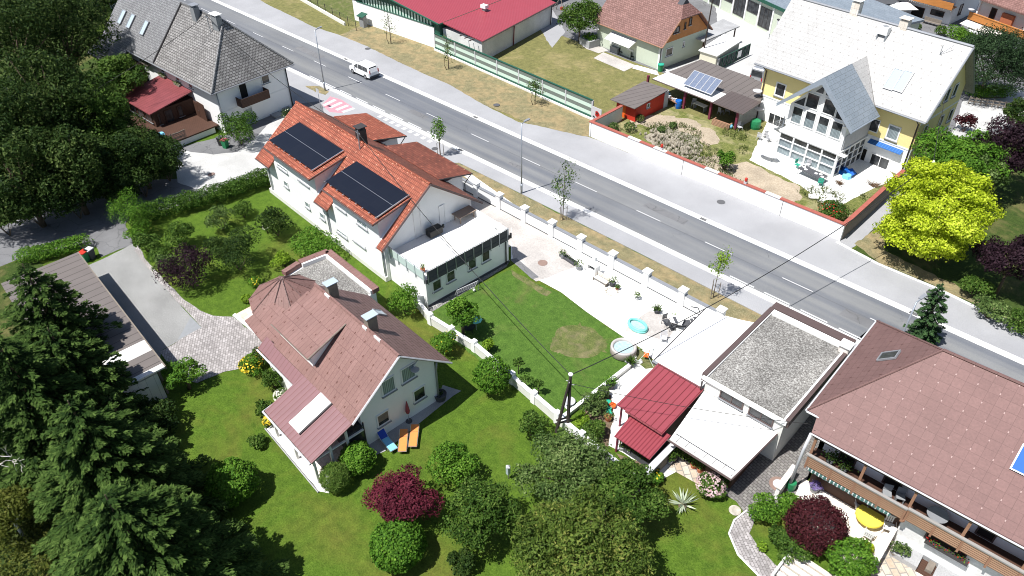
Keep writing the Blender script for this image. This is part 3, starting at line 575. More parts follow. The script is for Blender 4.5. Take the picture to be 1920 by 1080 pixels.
def tree(label,u,v,w,mat='f_mid',zc=4.,n=9000,size=.22,cr=.38,k=16,hr=.8,cat='tree',name='tree',trunk=.16,bark='bark',group=None,asp=.55,shell=.55,wy=1.,low=-.25,flat=1.,spread=.7,lumps=.15,gap=.12):
    p,r=place(u,v,w,1,zc); SEED[0]+=1; R3=(r,r*wy,r*hr)
    root=thing(name,label,cat,(p[0],p[1],0),rng.uniform(0,6),group)
    cl=clumps((0,0,zc),R3,k,cr,SEED[0],flat,low); C,N,s,wd=blobs_leaves(cl,int(n*1.45),size,shell,asp,lumps,-.6,spread); K_=LK; q=C*(2.2/max(.8,r*cr))
    gp=np.sin(q[:,0]+SEED[0]+np.sin(q[:,1]*.7))*np.sin(q[:,1]*1.1+np.sin(q[:,2]*.9))*np.sin(q[:,2]*1.2+np.sin(q[:,0]*.6)+1)
    keep=(C[:,2]>.1)&((gp>-gap)|(rng.random(len(C))<.3)); off=rng.normal(0,.13,len(cl)); rn=.5+off[K_]+rng.normal(0,.2,len(C)); leafmesh('crown',C[keep],N[keep],s[keep],wd[keep],mat,root,rnd=rn[keep])
    trunkmesh(max(.4,zc-r*hr*.3),trunk,[c[:3] for c in cl[::3]],bark,'trunk',root); return root
def conifer(label,u,v,h,rad,mat='f_spruce',n=16000,base=None,size=.3,name='spruce_tree',pw=.85,cat='tree',droop=.25,lean=(0,0),levels=None,tipw=.42):
    """u,v = photo pixel of the tip"""
    t=P(u,v,h); root=thing(name,label,cat,(t[0],t[1],0),rng.uniform(0,6))
    lv=levels or int(h/.62); C=[];N=[];T=[];S=[];Q=[]
    br=[]
    for i in range(lv):
        f=(i+.5)/lv; z=h*(.06+.92*f); Rr=rad*(1-f)**pw*1.05+.12; nb=int(5+Rr*3.2)
        for j in range(nb):
            a=2*math.pi*(j+rng.random()*.7)/nb+i*.7; br.append((a,z+rng.uniform(-.2,.2),Rr*rng.uniform(.6,1.15),f))
    Ls=np.array([b[2] for b in br]); cnt=np.maximum(6,(n*Ls/Ls.sum())).astype(int)
    for (a,z,Lb,f),c in zip(br,cnt):
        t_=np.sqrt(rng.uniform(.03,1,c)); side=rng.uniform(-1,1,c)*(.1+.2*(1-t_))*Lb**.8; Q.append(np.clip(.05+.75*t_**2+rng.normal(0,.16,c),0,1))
        dx,dy=math.cos(a),math.sin(a); lift=.15*f
        x=dx*Lb*t_-dy*side; y=dy*Lb*t_+dx*side; zz=z+Lb*t_*(lift+.1)-droop*Lb*t_**2-np.abs(side)*.25+rng.normal(0,.05,c)
        C.append(np.c_[x,y,zz]); sg=np.sign(side)*rng.uniform(.3,.9,c); T.append(np.c_[dx-dy*sg,dy+dx*sg,-.15+rng.normal(0,.25,c)]); N.append(np.c_[rng.normal(0,.35,c)+dx*.2,rng.normal(0,.35,c)+dy*.2,np.ones(c)]); S.append(size*rng.uniform(.6,1.3,c))
    C=np.vstack(C); C[:,0]+=lean[0]*C[:,2]/h; C[:,1]+=lean[1]*C[:,2]/h; C[:,2]=np.maximum(C[:,2],.1); S=np.hstack(S)
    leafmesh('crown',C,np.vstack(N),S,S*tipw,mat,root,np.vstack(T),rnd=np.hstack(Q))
    MB().tube([(0,0,-.05),(lean[0]*.5,lean[1]*.5,h*.5),(lean[0],lean[1],h*.99)],rad*.06+.08,7,.03).build('trunk','bark',root); return root
# ---------------- buildings ----------------
def unit(v): v=np.array(v,float); return v/np.linalg.norm(v)
# ---- grey slate farmhouse (top left)
f=Fr(P(399.6,162.5,5.9),2.5); W=9.6; EZ=5.9; RZ=11.4
g=thing('farmhouse','white farmhouse with grey slate hip roof and small dark balcony beside the road','house',f)
XL=-25.
MB().box(XL,0,0,W,0,EZ-.05).build('wall','white',g)
yr=W/2; ap=(-3.2,yr,RZ); o=.75
e=[(o,-o,EZ-.35),(o,W+o,EZ-.35)]
xd=-12.3
MB().slab([(o,-o,EZ-.35),ap,(xd,yr,RZ),(xd,-o,EZ-.35)],.14).slab([(xd,W+o,EZ-.35),(xd,yr,RZ),ap,(o,W+o,EZ-.35)],.14).slab([(o,-o,EZ-.35),(o,W+o,EZ-.35),ap],.14).build('roof','slate',g)
sl=(RZ-EZ+.35)/(yr+o)
ye=-3.2; ze=EZ-.35-(-o-ye)*sl*.55
MB().slab([(xd-.06,-o,EZ-.3),(xd-.06,yr,RZ+.05),(XL-1,yr,RZ+.05),(XL-1,-o,EZ-.3)],.14).slab([(xd-.06,W+o,EZ-.3),(xd-.06,yr,RZ+.05),(XL-1,yr,RZ+.05),(XL-1,W+o,EZ-.3)],.14).build('wing_roof','slate2',g)
MB().slab([(-19,-o-.02,EZ-.31),(-16.8,ye,ze),(XL-1,ye,ze),(XL-1,-o-.02,EZ-.31)],.12).build('lean_to_roof','slate2',g)
MB().box(XL,-17.4,-2.6,-.01,0,ze-.2).build('lean_to_wall','wood',g)
MB().tube([(o,-o,EZ-.28),ap],.12,6).tube([(o,W+o,EZ-.28),ap],.12,6).tube([ap,(xd,yr,RZ+.02)],.12,6).build('ridge_tiles','slate2',g)
MB().tube([(xd-.03,-o,EZ-.2),(xd-.03,yr,RZ+.12)],.09,6).build('valley_flashing','darktrim',g)
for q in [((222,63),(234,21)),((238,50),(250,28)),((263,64),(278,42))][:0]: pass
pn=np.cross([1,0,0],unit([0,yr+o,RZ-EZ+.35])); su=unit([0,yr+o,RZ-EZ+.35])
for (u,v) in [(228.7,32),(245.5,40),(271,52.5)]: skylight(g,f.pl(u,v,(0,-o,EZ-.2),pn),(1,0,0),su,.95,1.9)
for (u,v),sx,cm,h in [((361,4),1.1,'greytrim',1.7),((403,26),1.5,'trim',1.6)]:
    x,z=f.Y(u,v,yr-.6); chimney(g,x,yr-.6,RZ-1.6,RZ+h*.35,sx*.8,.7,'grey',cm)
c=f.pl(395,60,(0,-o,EZ-.2),pn); MB().tube([tuple(c),(c[0],c[1],c[2]+2.)],.04,6).tube([(c[0]-.5,c[1],c[2]+1.7),(c[0]+.5,c[1],c[2]+1.7)],.03,5).build('cable_mast','steel',g)
MB().tube([(o+.05,-o-.05,EZ-.45),(o+.05,W+o+.05,EZ-.45)],.08,6).tube([(o+.05,-o-.08,EZ-.45),(XL,-o-.08,EZ-.45)],.08,6).build('gutter','greytrim',g)
pipe(g,[(.12,W-.1,EZ-.4),(.12,W-.1,0)],.07); pipe(g,[(.12,.1,EZ-.4),(.12,.1,0)],.06,'greytrim')
win(g,f,'x',0,1,(496.5,144.8),0,(1.1,1.5),shut=.25); 
d=win(g,f,'x',0,1,(455.4,167),0,(1.1,2.3),sill=False,name='balcony_door',glass='dark')
b0=f.X(434,180,1.1); b1=f.X(491,163,1.1); zb=2.75
bal=MB()
y0,y1=2.3,6.1
for z in (zb,): bal.box(.01,1.15,y0,y1,z,z+.12)
bal.box(1.1,1.18,y0,y1,zb+.14,zb+1.05).box(.01,1.1,y0,y0+.08,zb+.14,zb+1.05).box(.01,1.1,y1-.08,y1,zb+.14,zb+1.05).build('balcony','wood',g)
win(g,f,'x',0,1,(468,217),0,(1.15,2.1),sill=False,name='front_door',frame='trim',glass='curtain')
MB().box(.0,.03,-.0,W,2.55,2.68).build('string_course','trim',g)
for a in [(263.5,105),(274,110),(303.7,126),(332,141.7),(356.5,155),(277.7,147),(238,89)]: win(g,f,'y',0,-1,a,0,(.85,1.35))
for u,v,n in [(272,118,5),(305,142,3),(333,158,3)]:
    x,z=f.Y(u,v,-.25); bb=MB().box(x-n*.22,x+n*.22,-.45,-.05,z-.15,z+.1).build('flower_box','woodgrey',g); C=np.c_[rng.uniform(x-n*.22,x+n*.22,90),rng.uniform(-.5,-.1,90),rng.uniform(z,z+.35,90)]; leafmesh('box_plants',C,rng.normal(size=(90,3)),.14,.1,'f_olive',bb)
MB().box(.0,1.6,8.,9.,0,.35).box(.0,1.2,6.2,7.4,0,.18).build('doorstep','concrete',g)
# red porch conservatory
pz=3.0; q=[f.L(*p,zz) for p,zz in (((232,183),2.9),((298.5,143),3.6),((355,179),3.6),((273.5,211.5),2.9))]
x0=q[3][0]; X0=min(q[0][0],q[1][0]); X1=(q[2][0]+q[3][0])/2; Y0=(q[0][1]+q[3][1])/2
c=thing('conservatory','dark timber conservatory under worn red metal roof leaning on grey farmhouse','conservatory',f)
MB().slab([(X0,Y0,2.8),(X1,Y0,2.8),(X1,-.02,3.75),(X0,-.02,3.75)],.12).build('roof','wornred',c)
MB().box(X0+.4,X1-.4,Y0+.5,-.02,.9,2.75).build('wall','wood',c)
MB().box(X0+.45,X1-.45,Y0+.55,-.05,0,.9).build('base','darktrim',c)
for a,b in [((293,214),(305,232)),((306,208),(329,226)),((330,200),(346,216))]: win(c,f,'x',X1-.4,1,a,b,frame='wood',glass='glass')
for i in range(3): win(c,f,'y',Y0+.5,-1,None,None,frame='wood',dim=(X0+1+i*1.9,X0+2.6+i*1.9,1.2,2.5))
dk=thing('timber_deck','raised timber deck with fan-slatted screen in front of the conservatory','deck',f)
DX0,DX1,DY0=X0-.3,X1+4.6,Y0-2.2
MB().box(DX0,DX1,DY0,Y0+.45,.75,.9).box(X1-.3,DX1,Y0+.46,-.1,.75,.9).build('deck_boards','wood',dk)
MB().box(DX0+.2,DX1-.2,DY0+.2,DY0+.3,0,.74).box(DX1-.3,DX1-.2,DY0+.31,-.6,0,.74).build('base','white',dk)
def slatpanel(m,a,b,z0,z1,n=9):
    a=np.array(a);b=np.array(b)
    for i in range(n):
        z=z0+(z1-z0)*i/(n-1); k=.12*math.sin(i*1.3); m.tube([(a[0],a[1],z),((a[0]+b[0])/2,(a[1]+b[1])/2,z+k*.6),(b[0],b[1],z)],.035,4)
for i in range(4):
    xa=X1-2.2+i*1.7; m=MB(); slatpanel(m,(xa,DY0,0),(xa+1.6,DY0,0),.95,1.95); m.tube([(xa,DY0,.9),(xa,DY0,2.05)],.06,5); m.build('slat_screen','woodgrey',dk)
for i in range(2):
    ya=DY0+i*1.9; m=MB(); slatpanel(m,(DX1,ya,0),(DX1,ya+1.8,0),.95,1.9); m.tube([(DX1,ya,.9),(DX1,ya,2.)],.06,5); m.build('slat_screen','woodgrey',dk)
m=MB()
for i in range(5): m.tube([(DX0+i*1.7,DY0,.9),(DX0+i*1.7,DY0,1.75)],.05,5)
m.tube([(DX0,DY0,1.75),(X1-2.2,DY0,1.75)],.05,5).tube([(DX0,DY0,1.3),(X1-2.2,DY0,1.3)],.03,5).tube([(DX0,DY0,1.75),(DX0,Y0,1.75)],.05,5).build('handrail','woodgrey',dk)
t=thing('garden_toy','heap of blue and white toys on timber deck','toy',f.wld((DX1-1.6,DY0+1.6,.9)))
MB().box(-.5,.5,-.3,.3,0,.35).build('box','ltgrey',t); MB().lathe([(.3,.3),(.42,.5),(.3,.68)],10,(-.3,.1,0)).build('bucket','ltblue',t); MB().lathe([(.2,.35),(.3,.5),(.15,.6)],10,(.35,0,0)).build('ball','tealpot',t)
t=thing('shed_door','open plank door leaning at the foot of the grey farmhouse wall','door',f.wld((X1+1.3,-.5,0)))
MB().box(0,1.6,0,.08,.9,3.0).box(-.9,0,-.02,.06,.9,2.8).build('leaf','wood',t); MB().tube([(.2,-.02,1.8),(.2,-.12,1.9)],.03,6).build('handle','iron',t)
# ---- red tiled house with two solar dormers
f=Fr(P(803,577),-3); g=thing('red_roof_house','white house under red clay tiles with two solar panel arrays and a roof terrace','house',f)
xw=-5.35; XL=-26.2; yr=4.65; RZ=8.25; s=.76; D=10.
zm=lambda y: RZ-s*abs(y-yr)
MB().extX([(-.3,0),(-.3,zm(-.3)-.15),(yr,RZ-.15),(D-.4,zm(D-.4)-.15),(D-.4,0)],XL,xw).build('wall','white',g)
XR=xw+.75; ye=-.95; yb=10.35
DA=(-24.1,-15.6); DB=(-13.35,-5.5); jy=3.2; jz=zm(jy); dz=6.3
def notch(m,x0,x1,y0,y1): m.slab([(x0,y0,zm(y0)),(x1,y0,zm(y0)),(x1,y1,zm(y1)),(x0,y1,zm(y1))],.16)
m=MB(); notch(m,XL-.6,DA[0],ye,yr); notch(m,DA[0],DA[1],jy,yr); notch(m,DA[1],DB[0],ye,yr); notch(m,DB[0],DB[1],jy,yr); notch(m,DB[1],XR,ye,yr)
m.build('front_roof','clay',g)
m=MB(); notch(m,XL-.6,XR,yb,yr); m.build('back_roof','claydark',g)
MB().tube([(XL-.6,yr,RZ+.03),(XR,yr,RZ+.03)],.14,6).build('ridge_tiles','clay',g)
for i,(a,b) in enumerate((DA,DB)):
    MB().slab([(a,ye,dz),(b,ye,dz),(b,jy,jz+.03),(a,jy,jz+.03)],.16).build('dormer_roof','clay',g)
    MB().extX([(-.32,zm(-.3)-.4),(-.32,dz-.05),(jy-.1,jz-.18)],a+.3,b-.3).build('dormer_wall','white',g)
    MB().tube([(b+.02,ye,dz),(b+.02,jy,jz)],.05,5).tube([(a,ye-.06,dz-.1),(b,ye-.06,dz-.1)],.07,6).build('dormer_trim','trimbrown',g)
    ds=(jz-dz)/(jy-ye); pz=lambda y:dz+ds*(y-ye)+.1
    n=unit(np.cross([1,0,0],[0,1,ds]))
    so4=[(510,263),(562,227),(640,282),(584,323)] if i==0 else [(613,343),(667,300),(762,364),(710,410)]
    L=[f.pl(*p,(0,ye,dz+.2),n) for p in so4]; ya=(L[0][1]+L[3][1])/2; yb_=min((L[1][1]+L[2][1])/2,jy+.9); xa=(L[0][0]+L[1][0])/2; xb=(L[2][0]+L[3][0])/2
    pan=MB()
    for r_ in range(2):
        y0=ya+(yb_-ya)*r_/2+.02; y1=ya+(yb_-ya)*(r_+1)/2-.02
        m_=MB().ext([(xa,y0,pz(y0)+.1),(xb,y0,pz(y0)+.1),(xb,y1,pz(y1)+.1),(xa,y1,pz(y1)+.1)],(0,0,.05)); m_.build('solar_panel','solar',g)
    m_=MB()
    m_.ext([(xb,ya,pz(ya)+.05),(xb+.08,ya,pz(ya)+.05),(xb+.08,yb_,pz(yb_)+.05),(xb,yb_,pz(yb_)+.05)],(0,0,.12))
    ym=(ya+yb_)/2; m_.box(xa,xb,ym-.018,ym+.018,pz(ym)+.1,pz(ym)+.16)
    for k in range(9): x=xa+(xb-xa)*k/8; m_.box(x-.05,x+.05,ya-.14,ya-.01,pz(ya)+.06,pz(ya)+.16)
    m_.build('solar_rail','chrome',g)
# back extensions
for (a,b) in ((-27.,-19.6),(-17.8,-8.9)):
    MB().slab([(a,8.7,zm(8.7)+.06),(b,8.7,zm(8.7)+.06),(b,12.75,4.25),(a,12.75,4.25)],.16).build('back_lean_to_roof','claydark' if b>-10 else 'clay',g)
    MB().box(a+.5,b-.6,D-.38,12.0,0,4.2).build('back_wall','white',g)
    MB().tube([(b+.03,8.7,zm(8.7)),(b+.03,12.75,4.2)],.07,5).tube([(a,12.8,4.15),(b,12.8,4.15)],.07,5).build('gutter','darktrim',g)
    pipe(g,[(b-.1,12.7,4.1),(b-.4,12.1,3.2),(b-.4,12.1,0)],.05)
for p in [[(XR,ye,zm(ye)-.02),(XR,yr,RZ),(XR,yb,zm(yb)-.02)]]: MB().tube(p,.1,5).build('verge_trim','trimbrown',g)
MB().tube([(DA[1]+.05,ye-.05,zm(ye)-.08),(DB[0]-.05,ye-.05,zm(ye)-.08)],.07,5).tube([(XL-.6,ye-.05,zm(ye)-.08),(DA[0],ye-.05,zm(ye)-.08)],.07,5).build('gutter','trimbrown',g)
for x in (xw-.2,-14.5,-25.6): pipe(g,[(x,ye,zm(ye)-.1),(x,-.42,zm(ye)-.7),(x,-.42,.1)],.08,'steel')
for u,v in [(537,345),(577,384),(605,405)]:
    x,z=f.Y(u,v,-.3); win(g,f,'y',-.3,-1,None,None,dim=(x-.4,x+.4,z-.35,z+.35),glass='curtain')
for a,b,mu in [((520,305),(540,325),1),((560,336),(580,350),2),((632,427),(652,448),2),((663,446),(686,466),1),((631,383),(650,400),1),((669,408),(690,432),2)]: win(g,f,'y',-.3,-1,a,b,glass='curtain',mull=mu)
MB().box(XL,xw,-.55,-.31,0,.5).build('plinth','whitew',g)
x,z=f.Y(678,262,yr+.2); chimney(g,-15.4,yr+.3,RZ-.6,RZ+1.1,.75,.75,'darktrim','darktrim',.25)
MB().tube([(-14.6,yr-.5,RZ-.5),(-14.6,yr-.5,RZ+1.5)],.06,6).tube([(-14.9,yr-.5,RZ+1.3),(-14.2,yr-.5,RZ+1.3)],.04,5).build('cable_mast','steel',g)
win(g,f,'x',xw,1,(772,385),(792,440),sill=False,name='terrace_door',glass='trim'); win(g,f,'x',xw,1,(822,387),(836,421),sill=False,name='terrace_door',glass='trim')
# terrace extension
T=2.95; EY=9.35
MB().box(xw-.02,0,0,EY,0,T).build('extension_wall','white',g)
MB().box(xw-.01,.02,-.02,EY+.02,T,T+.06).build('terrace_floor','court',g)
MB().box(.0,.14,-.05,EY+.05,T-.3,T+.14).build('fascia','anth',g)
MB().box(xw,.0,EY-.12,EY+.06,T+.06,T+.75).build('parapet','white',g)
m=MB()
for i in range(10): y=.2+i*(EY-.4)/9; m.box(.08,.16,y-.03,y+.03,T-.5,T+.95)
for i in range(5): x=xw+.5+i*(4.8/4); m.box(x-.03,x+.03,-.12,-.04,T-.3,T+.95)
m.tube([(.12,0,T+.95),(.12,EY,T+.95)],.03,5).tube([(xw,-.08,T+.95),(.1,-.08,T+.95)],.03,5).build('railing_posts','steel',g)
MB().box(.09,.11,.1,EY-.1,T+.05,T+.85).build('railing_glass','anth',g)
b=NB('pale_glass'); M['paleglass']=b.out((.55,.66,.62),.2,0,.5)
MB().box(xw+.2,.0,-.09,-.07,T+.05,T+.85).build('railing_glass','paleglass',g)
for a in [(818.8,534),(844.8,517.3),(884.8,494.4),(910.4,479.8)]: win(g,f,'x',0,1,a,0,(1.0,1.15),fw=.1)
pipe(g,[(.1,EY-.4,T-.4),(.1,EY-.4,.05)],.06)
MB().box(.0,.05,.0,EY,0,.25).build('plinth','anth',g)
pipe(g,[(.15,EY+.15,T+.3),(.15,EY+.15,T-.2)],.1,name='wall_lamp')
# terrace furniture
def fl(u,v,z): return f.wld(f.L(u,v,z))
t=thing('terrace_table','long light timber table standing on the white roof terrace','table',fl(871,410,T+.06),f.a); MB().box(-.55,.55,-1.05,1.05,.7,.76).build('tabletop','teak',t)
for a in(-.4,.4):
    for b in(-.8,.8): MB().box(a-.04,a+.04,b-.04,b+.04,0,.7).build('leg','teak',t)
t=thing('grill','black covered barbecue grill against the terrace wall','grill',fl(815,440,T+.06),f.a); MB().box(-.35,.4,-.75,.7,.1,.8).build('cover','black',t,bevel=.08); MB().lathe([(.1,0),(.1,.3)],8,(.1,.95,.4)).build('knob','black',t)
t=thing('folding_stand','silver folding clothes stand beside the terrace doors','stand',fl(846,410,T+.06),f.a); MB().tube([(-.1,-.3,0),(-.1,-.3,1.3),(-.1,.35,1.3),(-.1,.35,0)],.03,5).build('frame','steel',t); MB().tube([(.3,-.3,0),(-.1,-.3,.9)],.025,5).tube([(.3,.35,0),(-.1,.35,.9)],.025,5).build('brace','steel',t)
t=thing('satellite_dish','white satellite dish lying on far corner of the roof terrace','satellite dish',fl(932,428,T+.06),f.a); MB().lathe([(.05,.25),(.4,.35),(.42,.4),(.05,.3)],14).build('dish','trim',t); MB().tube([(0,0,0),(0,0,.3)],.04,5).build('mast','steel',t)
t=thing('potted_plant','tiny potted shrub on the near corner of the roof terrace','potted plant',fl(793,510,T+.06)); MB().lathe([(.16,0),(.22,.35)],12).build('pot','terracotta',t); leafmesh('foliage',rng.normal(0,.14,(110,3))+[0,0,.6],rng.normal(size=(110,3)),.12,.06,'f_olive',t)
# ---- rose roofed villa
f=Fr(P(686,838),-3); g=thing('villa','blue-white villa under a rose shingle roof with turret and dormer','house',f)
yr=3.2; RZ=7.25; s=.81; W=6.44; zm=lambda y: RZ-s*abs(y-yr); XL=-9.6; XR=.8; ye=-1.0; yb=7.4
MB().extX([(0,0),(0,zm(0)-.15),(yr,RZ-.15),(W,zm(W)-.15),(W,0)],XL+.5,0).build('wall','white',g)
MB().slab([(XL,ye,zm(ye)),(XR,ye,zm(ye)),(XR,yr,RZ),(XL,yr,RZ)],.16).build('front_roof','rose',g)
MB().slab([(XL,yb,zm(yb)),(XR,yb,zm(yb)),(XR,yr,RZ),(XL,yr,RZ)],.16).build('back_roof','roseplain',g)
MB().tube([(XL,yr,RZ+.02),(XR,yr,RZ+.02)],.13,6).build('ridge_cap','rose',g)
MB().tube([(XR,ye,zm(ye)-.05),(XR,yr,RZ-.02),(XR,yb,zm(yb)-.05)],.08,5).build('verge_trim','ltgrey',g)
# shed dormer: front lower edge from photo
da=[f.L(508,607,5.6),f.L(578,673,5.6)]; x0,x1=da[0][0],da[1][0]; dy=(da[0][1]+da[1][1])/2; dzz=5.6; jy=yr-.55; jz=zm(jy)+.03
MB().slab([(x0,dy,dzz),(x1,dy,dzz),(x1,jy,jz),(x0,jy,jz)],.14).build('dormer_roof','rose',g)
MB().extX([(dy+.35,zm(dy+.35)-.1),(dy+.35,dzz-.05),(jy-.1,jz-.2)],x0+.25,x1-.25).build('dormer_wall','white',g)
MB().tube([(x0,dy-.04,dzz-.05),(x1,dy-.04,dzz-.05)],.04,5).tube([(x1+.02,dy,dzz),(x1+.02,jy,jz)],.05,5).build('gutter','woodgrey',g)
for y in (3.9,):
    for u,v in [(611,530),(680,590)]:
        pass
for x in (-8.0,-3.05): chimney(g,x,yr+.45,RZ-.9,RZ+.75,.55,.75,'woodgrey','skyglass',.1)
n=unit(np.cross([1,0,0],unit([0,-1,s]))); skylight(g,f.pl(711,587,(0,yr,RZ+.03),np.cross([1,0,0],[0,1,-s])),(1,0,0),unit([0,-1,s]),.8,.9)
MB().box(XL+1.5,XL+2.1,yr-.14,yr-.02,RZ-.05,RZ+.14).box(-3.3,-2.8,yr-.14,yr-.02,RZ-.05,RZ+.14).box(-1.9,-1.2,yr-.14,yr-.02,RZ-.05,RZ+.14).build('ridge_flashing','trim',g)
# veranda roof
vz0,vz1=2.65,zm(ye)+.0; vx0,vx1,vx2=-10.8,-5.4,.75
MB().slab([(vx0,-1.75,3.2),(vx1,-1.75,3.2),(vx1,-.9,vz1+.02),(vx0,-.9,vz1+.02)],.1).slab([(vx1,-4.3,vz0),(vx2,-4.3,vz0),(vx2,-.9,vz1+.02),(vx1,-.9,vz1+.02)],.1).build('veranda_roof','roseseam',g)
MB().tube([(vx0,-1.85,3.1),(vx1-.05,-1.85,3.1),(vx1-.05,-4.4,vz0-.05),(vx2,-4.4,vz0-.05)],.08,6).build('gutter','ltgrey',g)
vs=(vz1-vz0)/3.4; vp=lambda y:vz0+vs*(y+4.3)+.02
MB().ext([(-3.05,-3.7,vp(-3.7)),(-1.75,-3.7,vp(-3.7)),(-1.75,-1.0,vp(-1.)),(-3.05,-1.0,vp(-1.))],(0,0,.08)).build('white_roof_panel','trim',g)
MB().ext([(-1.72,-3.7,vp(-3.7)),(-1.6,-3.7,vp(-3.7)),(-1.6,-1.0,vp(-1.)),(-1.72,-1.0,vp(-1.))],(0,0,.1)).build('panel_joint','darktrim',g)
MB().box(-5.2,0,-3.6,-.02,0,.15).build('veranda_floor','slabs',g)
m=MB()
for x,y in [(.35,-4.),(.35,-2.7),(.35,-1.4),(-5.1,-4.0),(-2.4,-4.)]: m.box(x-.08,x+.08,y-.08,y+.08,0,vp(y)-.12)
m.box(.28,.42,-4.,-.1,2.2,2.3).build('veranda_posts','whitew',g)
MB().box(-5.,.25,-1.2,-.05,.16,2.4).build('veranda_glazing','glass',g)
MB().box(-10.6,-5.2,-1.3,0.02,0,2.9).build('side_wall','white',g)
for a,sz,sh in [((718,784),(1.05,1.2),.35),((727.5,723),(1.15,1.4),None),((765,699),(1.25,1.4),None),((786,738),(1.1,1.2),None)]: win(g,f,'x',0,1,a,0,sz,fw=.1,shut=sh,glass='curtain' if sh is None and a[1]<730 else 'glass')
pipe(g,[(.1,W+.15,3.9),(.12,W+.02,3.2),(.12,W+.02,.1)],.07,'greytrim'); pipe(g,[(.12,.05,2.6),(.12,.05,.05)],.06,'darktrim')
MB().tube([(.1,4.6,4.9),(.14,5.2,5.3)],.04,5).lathe([(.02,0),(.3,.06),(.32,.09)],12,(.3,4.6,4.6)).build('satellite_dish','ltgrey',g)
# turret
tc=f.L(528,521,4.9)[:2]; rT=3.0
ring=[(tc[0]+rT*math.cos(k*math.pi/5+.3),tc[1]+rT*math.sin(k*math.pi/5+.3),2.95) for k in range(10)]
m=MB()
for k in range(10): m.slab([ring[k],ring[(k+1)%10],(tc[0],tc[1],4.95)],.1)
m.build('turret_roof','rose',g); m=MB()
for k in range(10): m.tube([ring[k],(tc[0],tc[1],5.0)],.05,5)
m.build('turret_ribs','roseplain',g)
MB().slab([(XL-5.,-.9,3.0),(XL+.6,-1.3,3.0),(XL+.6,2.,4.6),(XL-4.,1.2,4.3)],.1).build('entrance_roof','rose',g)
MB().lathe([(2.3,0),(2.3,2.9)],10,(tc[0]+.5,tc[1]+.6,0)).build('turret_wall','white',g)
for x,y in [f.L(535,640)[:2],(tc[0]-2.3,tc[1]-1.2)]: MB().lathe([(.14,0),(.14,2.95)],12,(x,y,0)).build('column','whitew',g,smooth=True)
# gravel-roofed annex
az=3.1; A=[f.L(*p,az+.3)[:2] for p in [(548,510),(545,490),(607,465),(705,546),(690,556)]]
ax0,ax1,ay0,ay1=-17.4,-10.3,4.2,8.5
MB().prism([(ax0,ay0),(ax0-.3,5.9),(ax0,ay1),(ax1,ay1),(ax1+.05,6.),(XL+.5,5.8),(XL+.5,3.2),(-14,3.2)],0,az).build('annex_wall','white',g)
MB().prism([(ax0+.4,ay0+.2),(ax0+.2,5.9),(ax0+.4,ay1-.4),(ax1-.2,ay1-.4),(ax1-.2,6.6),(XL+.3,5.8),(XL+.3,3.4),(-14,3.4)],az+.01,az+.06).build('annex_gravel_roof','gravel',g)
def cop(m,a,b,w,z0,z1):
    a=np.array(a[:2]);b=np.array(b[:2]);d=unit(b-a);n=np.array([-d[1],d[0]])*w/2; m.prism([tuple(a-n),tuple(b-n),tuple(b+n),tuple(a+n)],z0,z1)
m=MB(); cop(m,(ax0-.3,5.9),(ax0,ay1),.6,az+.06,az+.45); cop(m,(ax0,ay1+.0),(ax1+.1,ay1),.6,az+.05,az+.45); cop(m,(ax0,4.2),(ax0-.3,5.8),.5,az+.06,az+.44); m.build('annex_coping','trimbrown' if 0 else 'rose',g)
MB().prism([(ax0+.35,ay1-.5),(ax1,ay1-.5),(ax1,ay1-.31),(ax0+.35,ay1-.31)],az+.07,az+.4).prism([(ax0-.02,5.9),(ax0+.2,5.9),(ax0+.45,ay1-.4),(ax0+.25,ay1-.4)],az+.07,az+.41).build('annex_flashing','trim',g)
# ---- carport
f=Fr(P(145,473,3),-4); g=thing('carport','long open carport with taupe standing seam roof beside the driveway','carport',f)
m=MB(); m.slab([(0,0,3),(15.2,0,3),(15.2,-6.2,2.85),(0,-6.2,2.85)],.14).slab([(16.7,0,3),(18.6,0,3),(18.6,-6.2,2.85),(16.7,-6.2,2.85)],.14); m.build('roof','greyseam',g)
m=MB(); m.slab([(15.21,0,3),(16.69,0,3),(16.69,-6.2,2.85),(15.21,-6.2,2.85)],.14).slab([(18.61,0,3),(19.1,0,3),(19.1,-6.2,2.85),(18.61,-6.2,2.85)],.14); m.build('light_roof_panel','whiteseam',g)
MB().box(0,19.1,.0,.1,2.75,3.02).build('fascia','woodgrey',g)
m=MB()
for i in range(6):
    for y in (-.4,-5.8): m.box(.4+i*3.6,.55+i*3.6,y-.08,y+.08,0,2.8)
m.build('posts','woodgrey',g); MB().box(.2,18.8,-6.1,-5.95,0,2.7).build('back_wall','wood',g); MB().box(18.7,18.85,-5.9,-.6,0,2.5).build('end_wall','whiteseam',g)
# ---- gravel-roofed garage with white sheds
f=Fr(P(1443,597,4),1); g=thing('garage','flat-roofed white garage with brown rim and grey gravel roof','garage',f)
GX,GY=5.6,-8.55
MB().box(-.15,GX+.15,GY-.05,.9,0,4.0).build('wall','whitew',g)
MB().box(-.1,GX-.05,GY+.1,.35,4.01,4.08).build('gravel_roof','gravel',g)
MB().box(-.45,GX+.3,.95,1.75,3.5,4.3).box(-.5,-.16,GY-.1,.94,3.6,4.3).box(GX+.16,GX+.42,GY-.1,.94,3.6,4.25).build('roof_edge','trimbrown',g)
MB().box(-.14,GX+.14,.4,.9,4.01,4.25).box(-.14,-.08,GY-.04,.39,4.01,4.2).box(-.4,GX+.3,GY-.25,GY-.06,3.85,4.15).box(GX+.0,GX+.14,GY+.0,.39,4.01,4.2).build('coping','trim',g)
for a in [(1372.5,747),(1427.5,779)]: win(g,f,'y',GY-.05,-1,a,0,(1.8,.95),frame='trimbrown',glass='glass',mull=2)
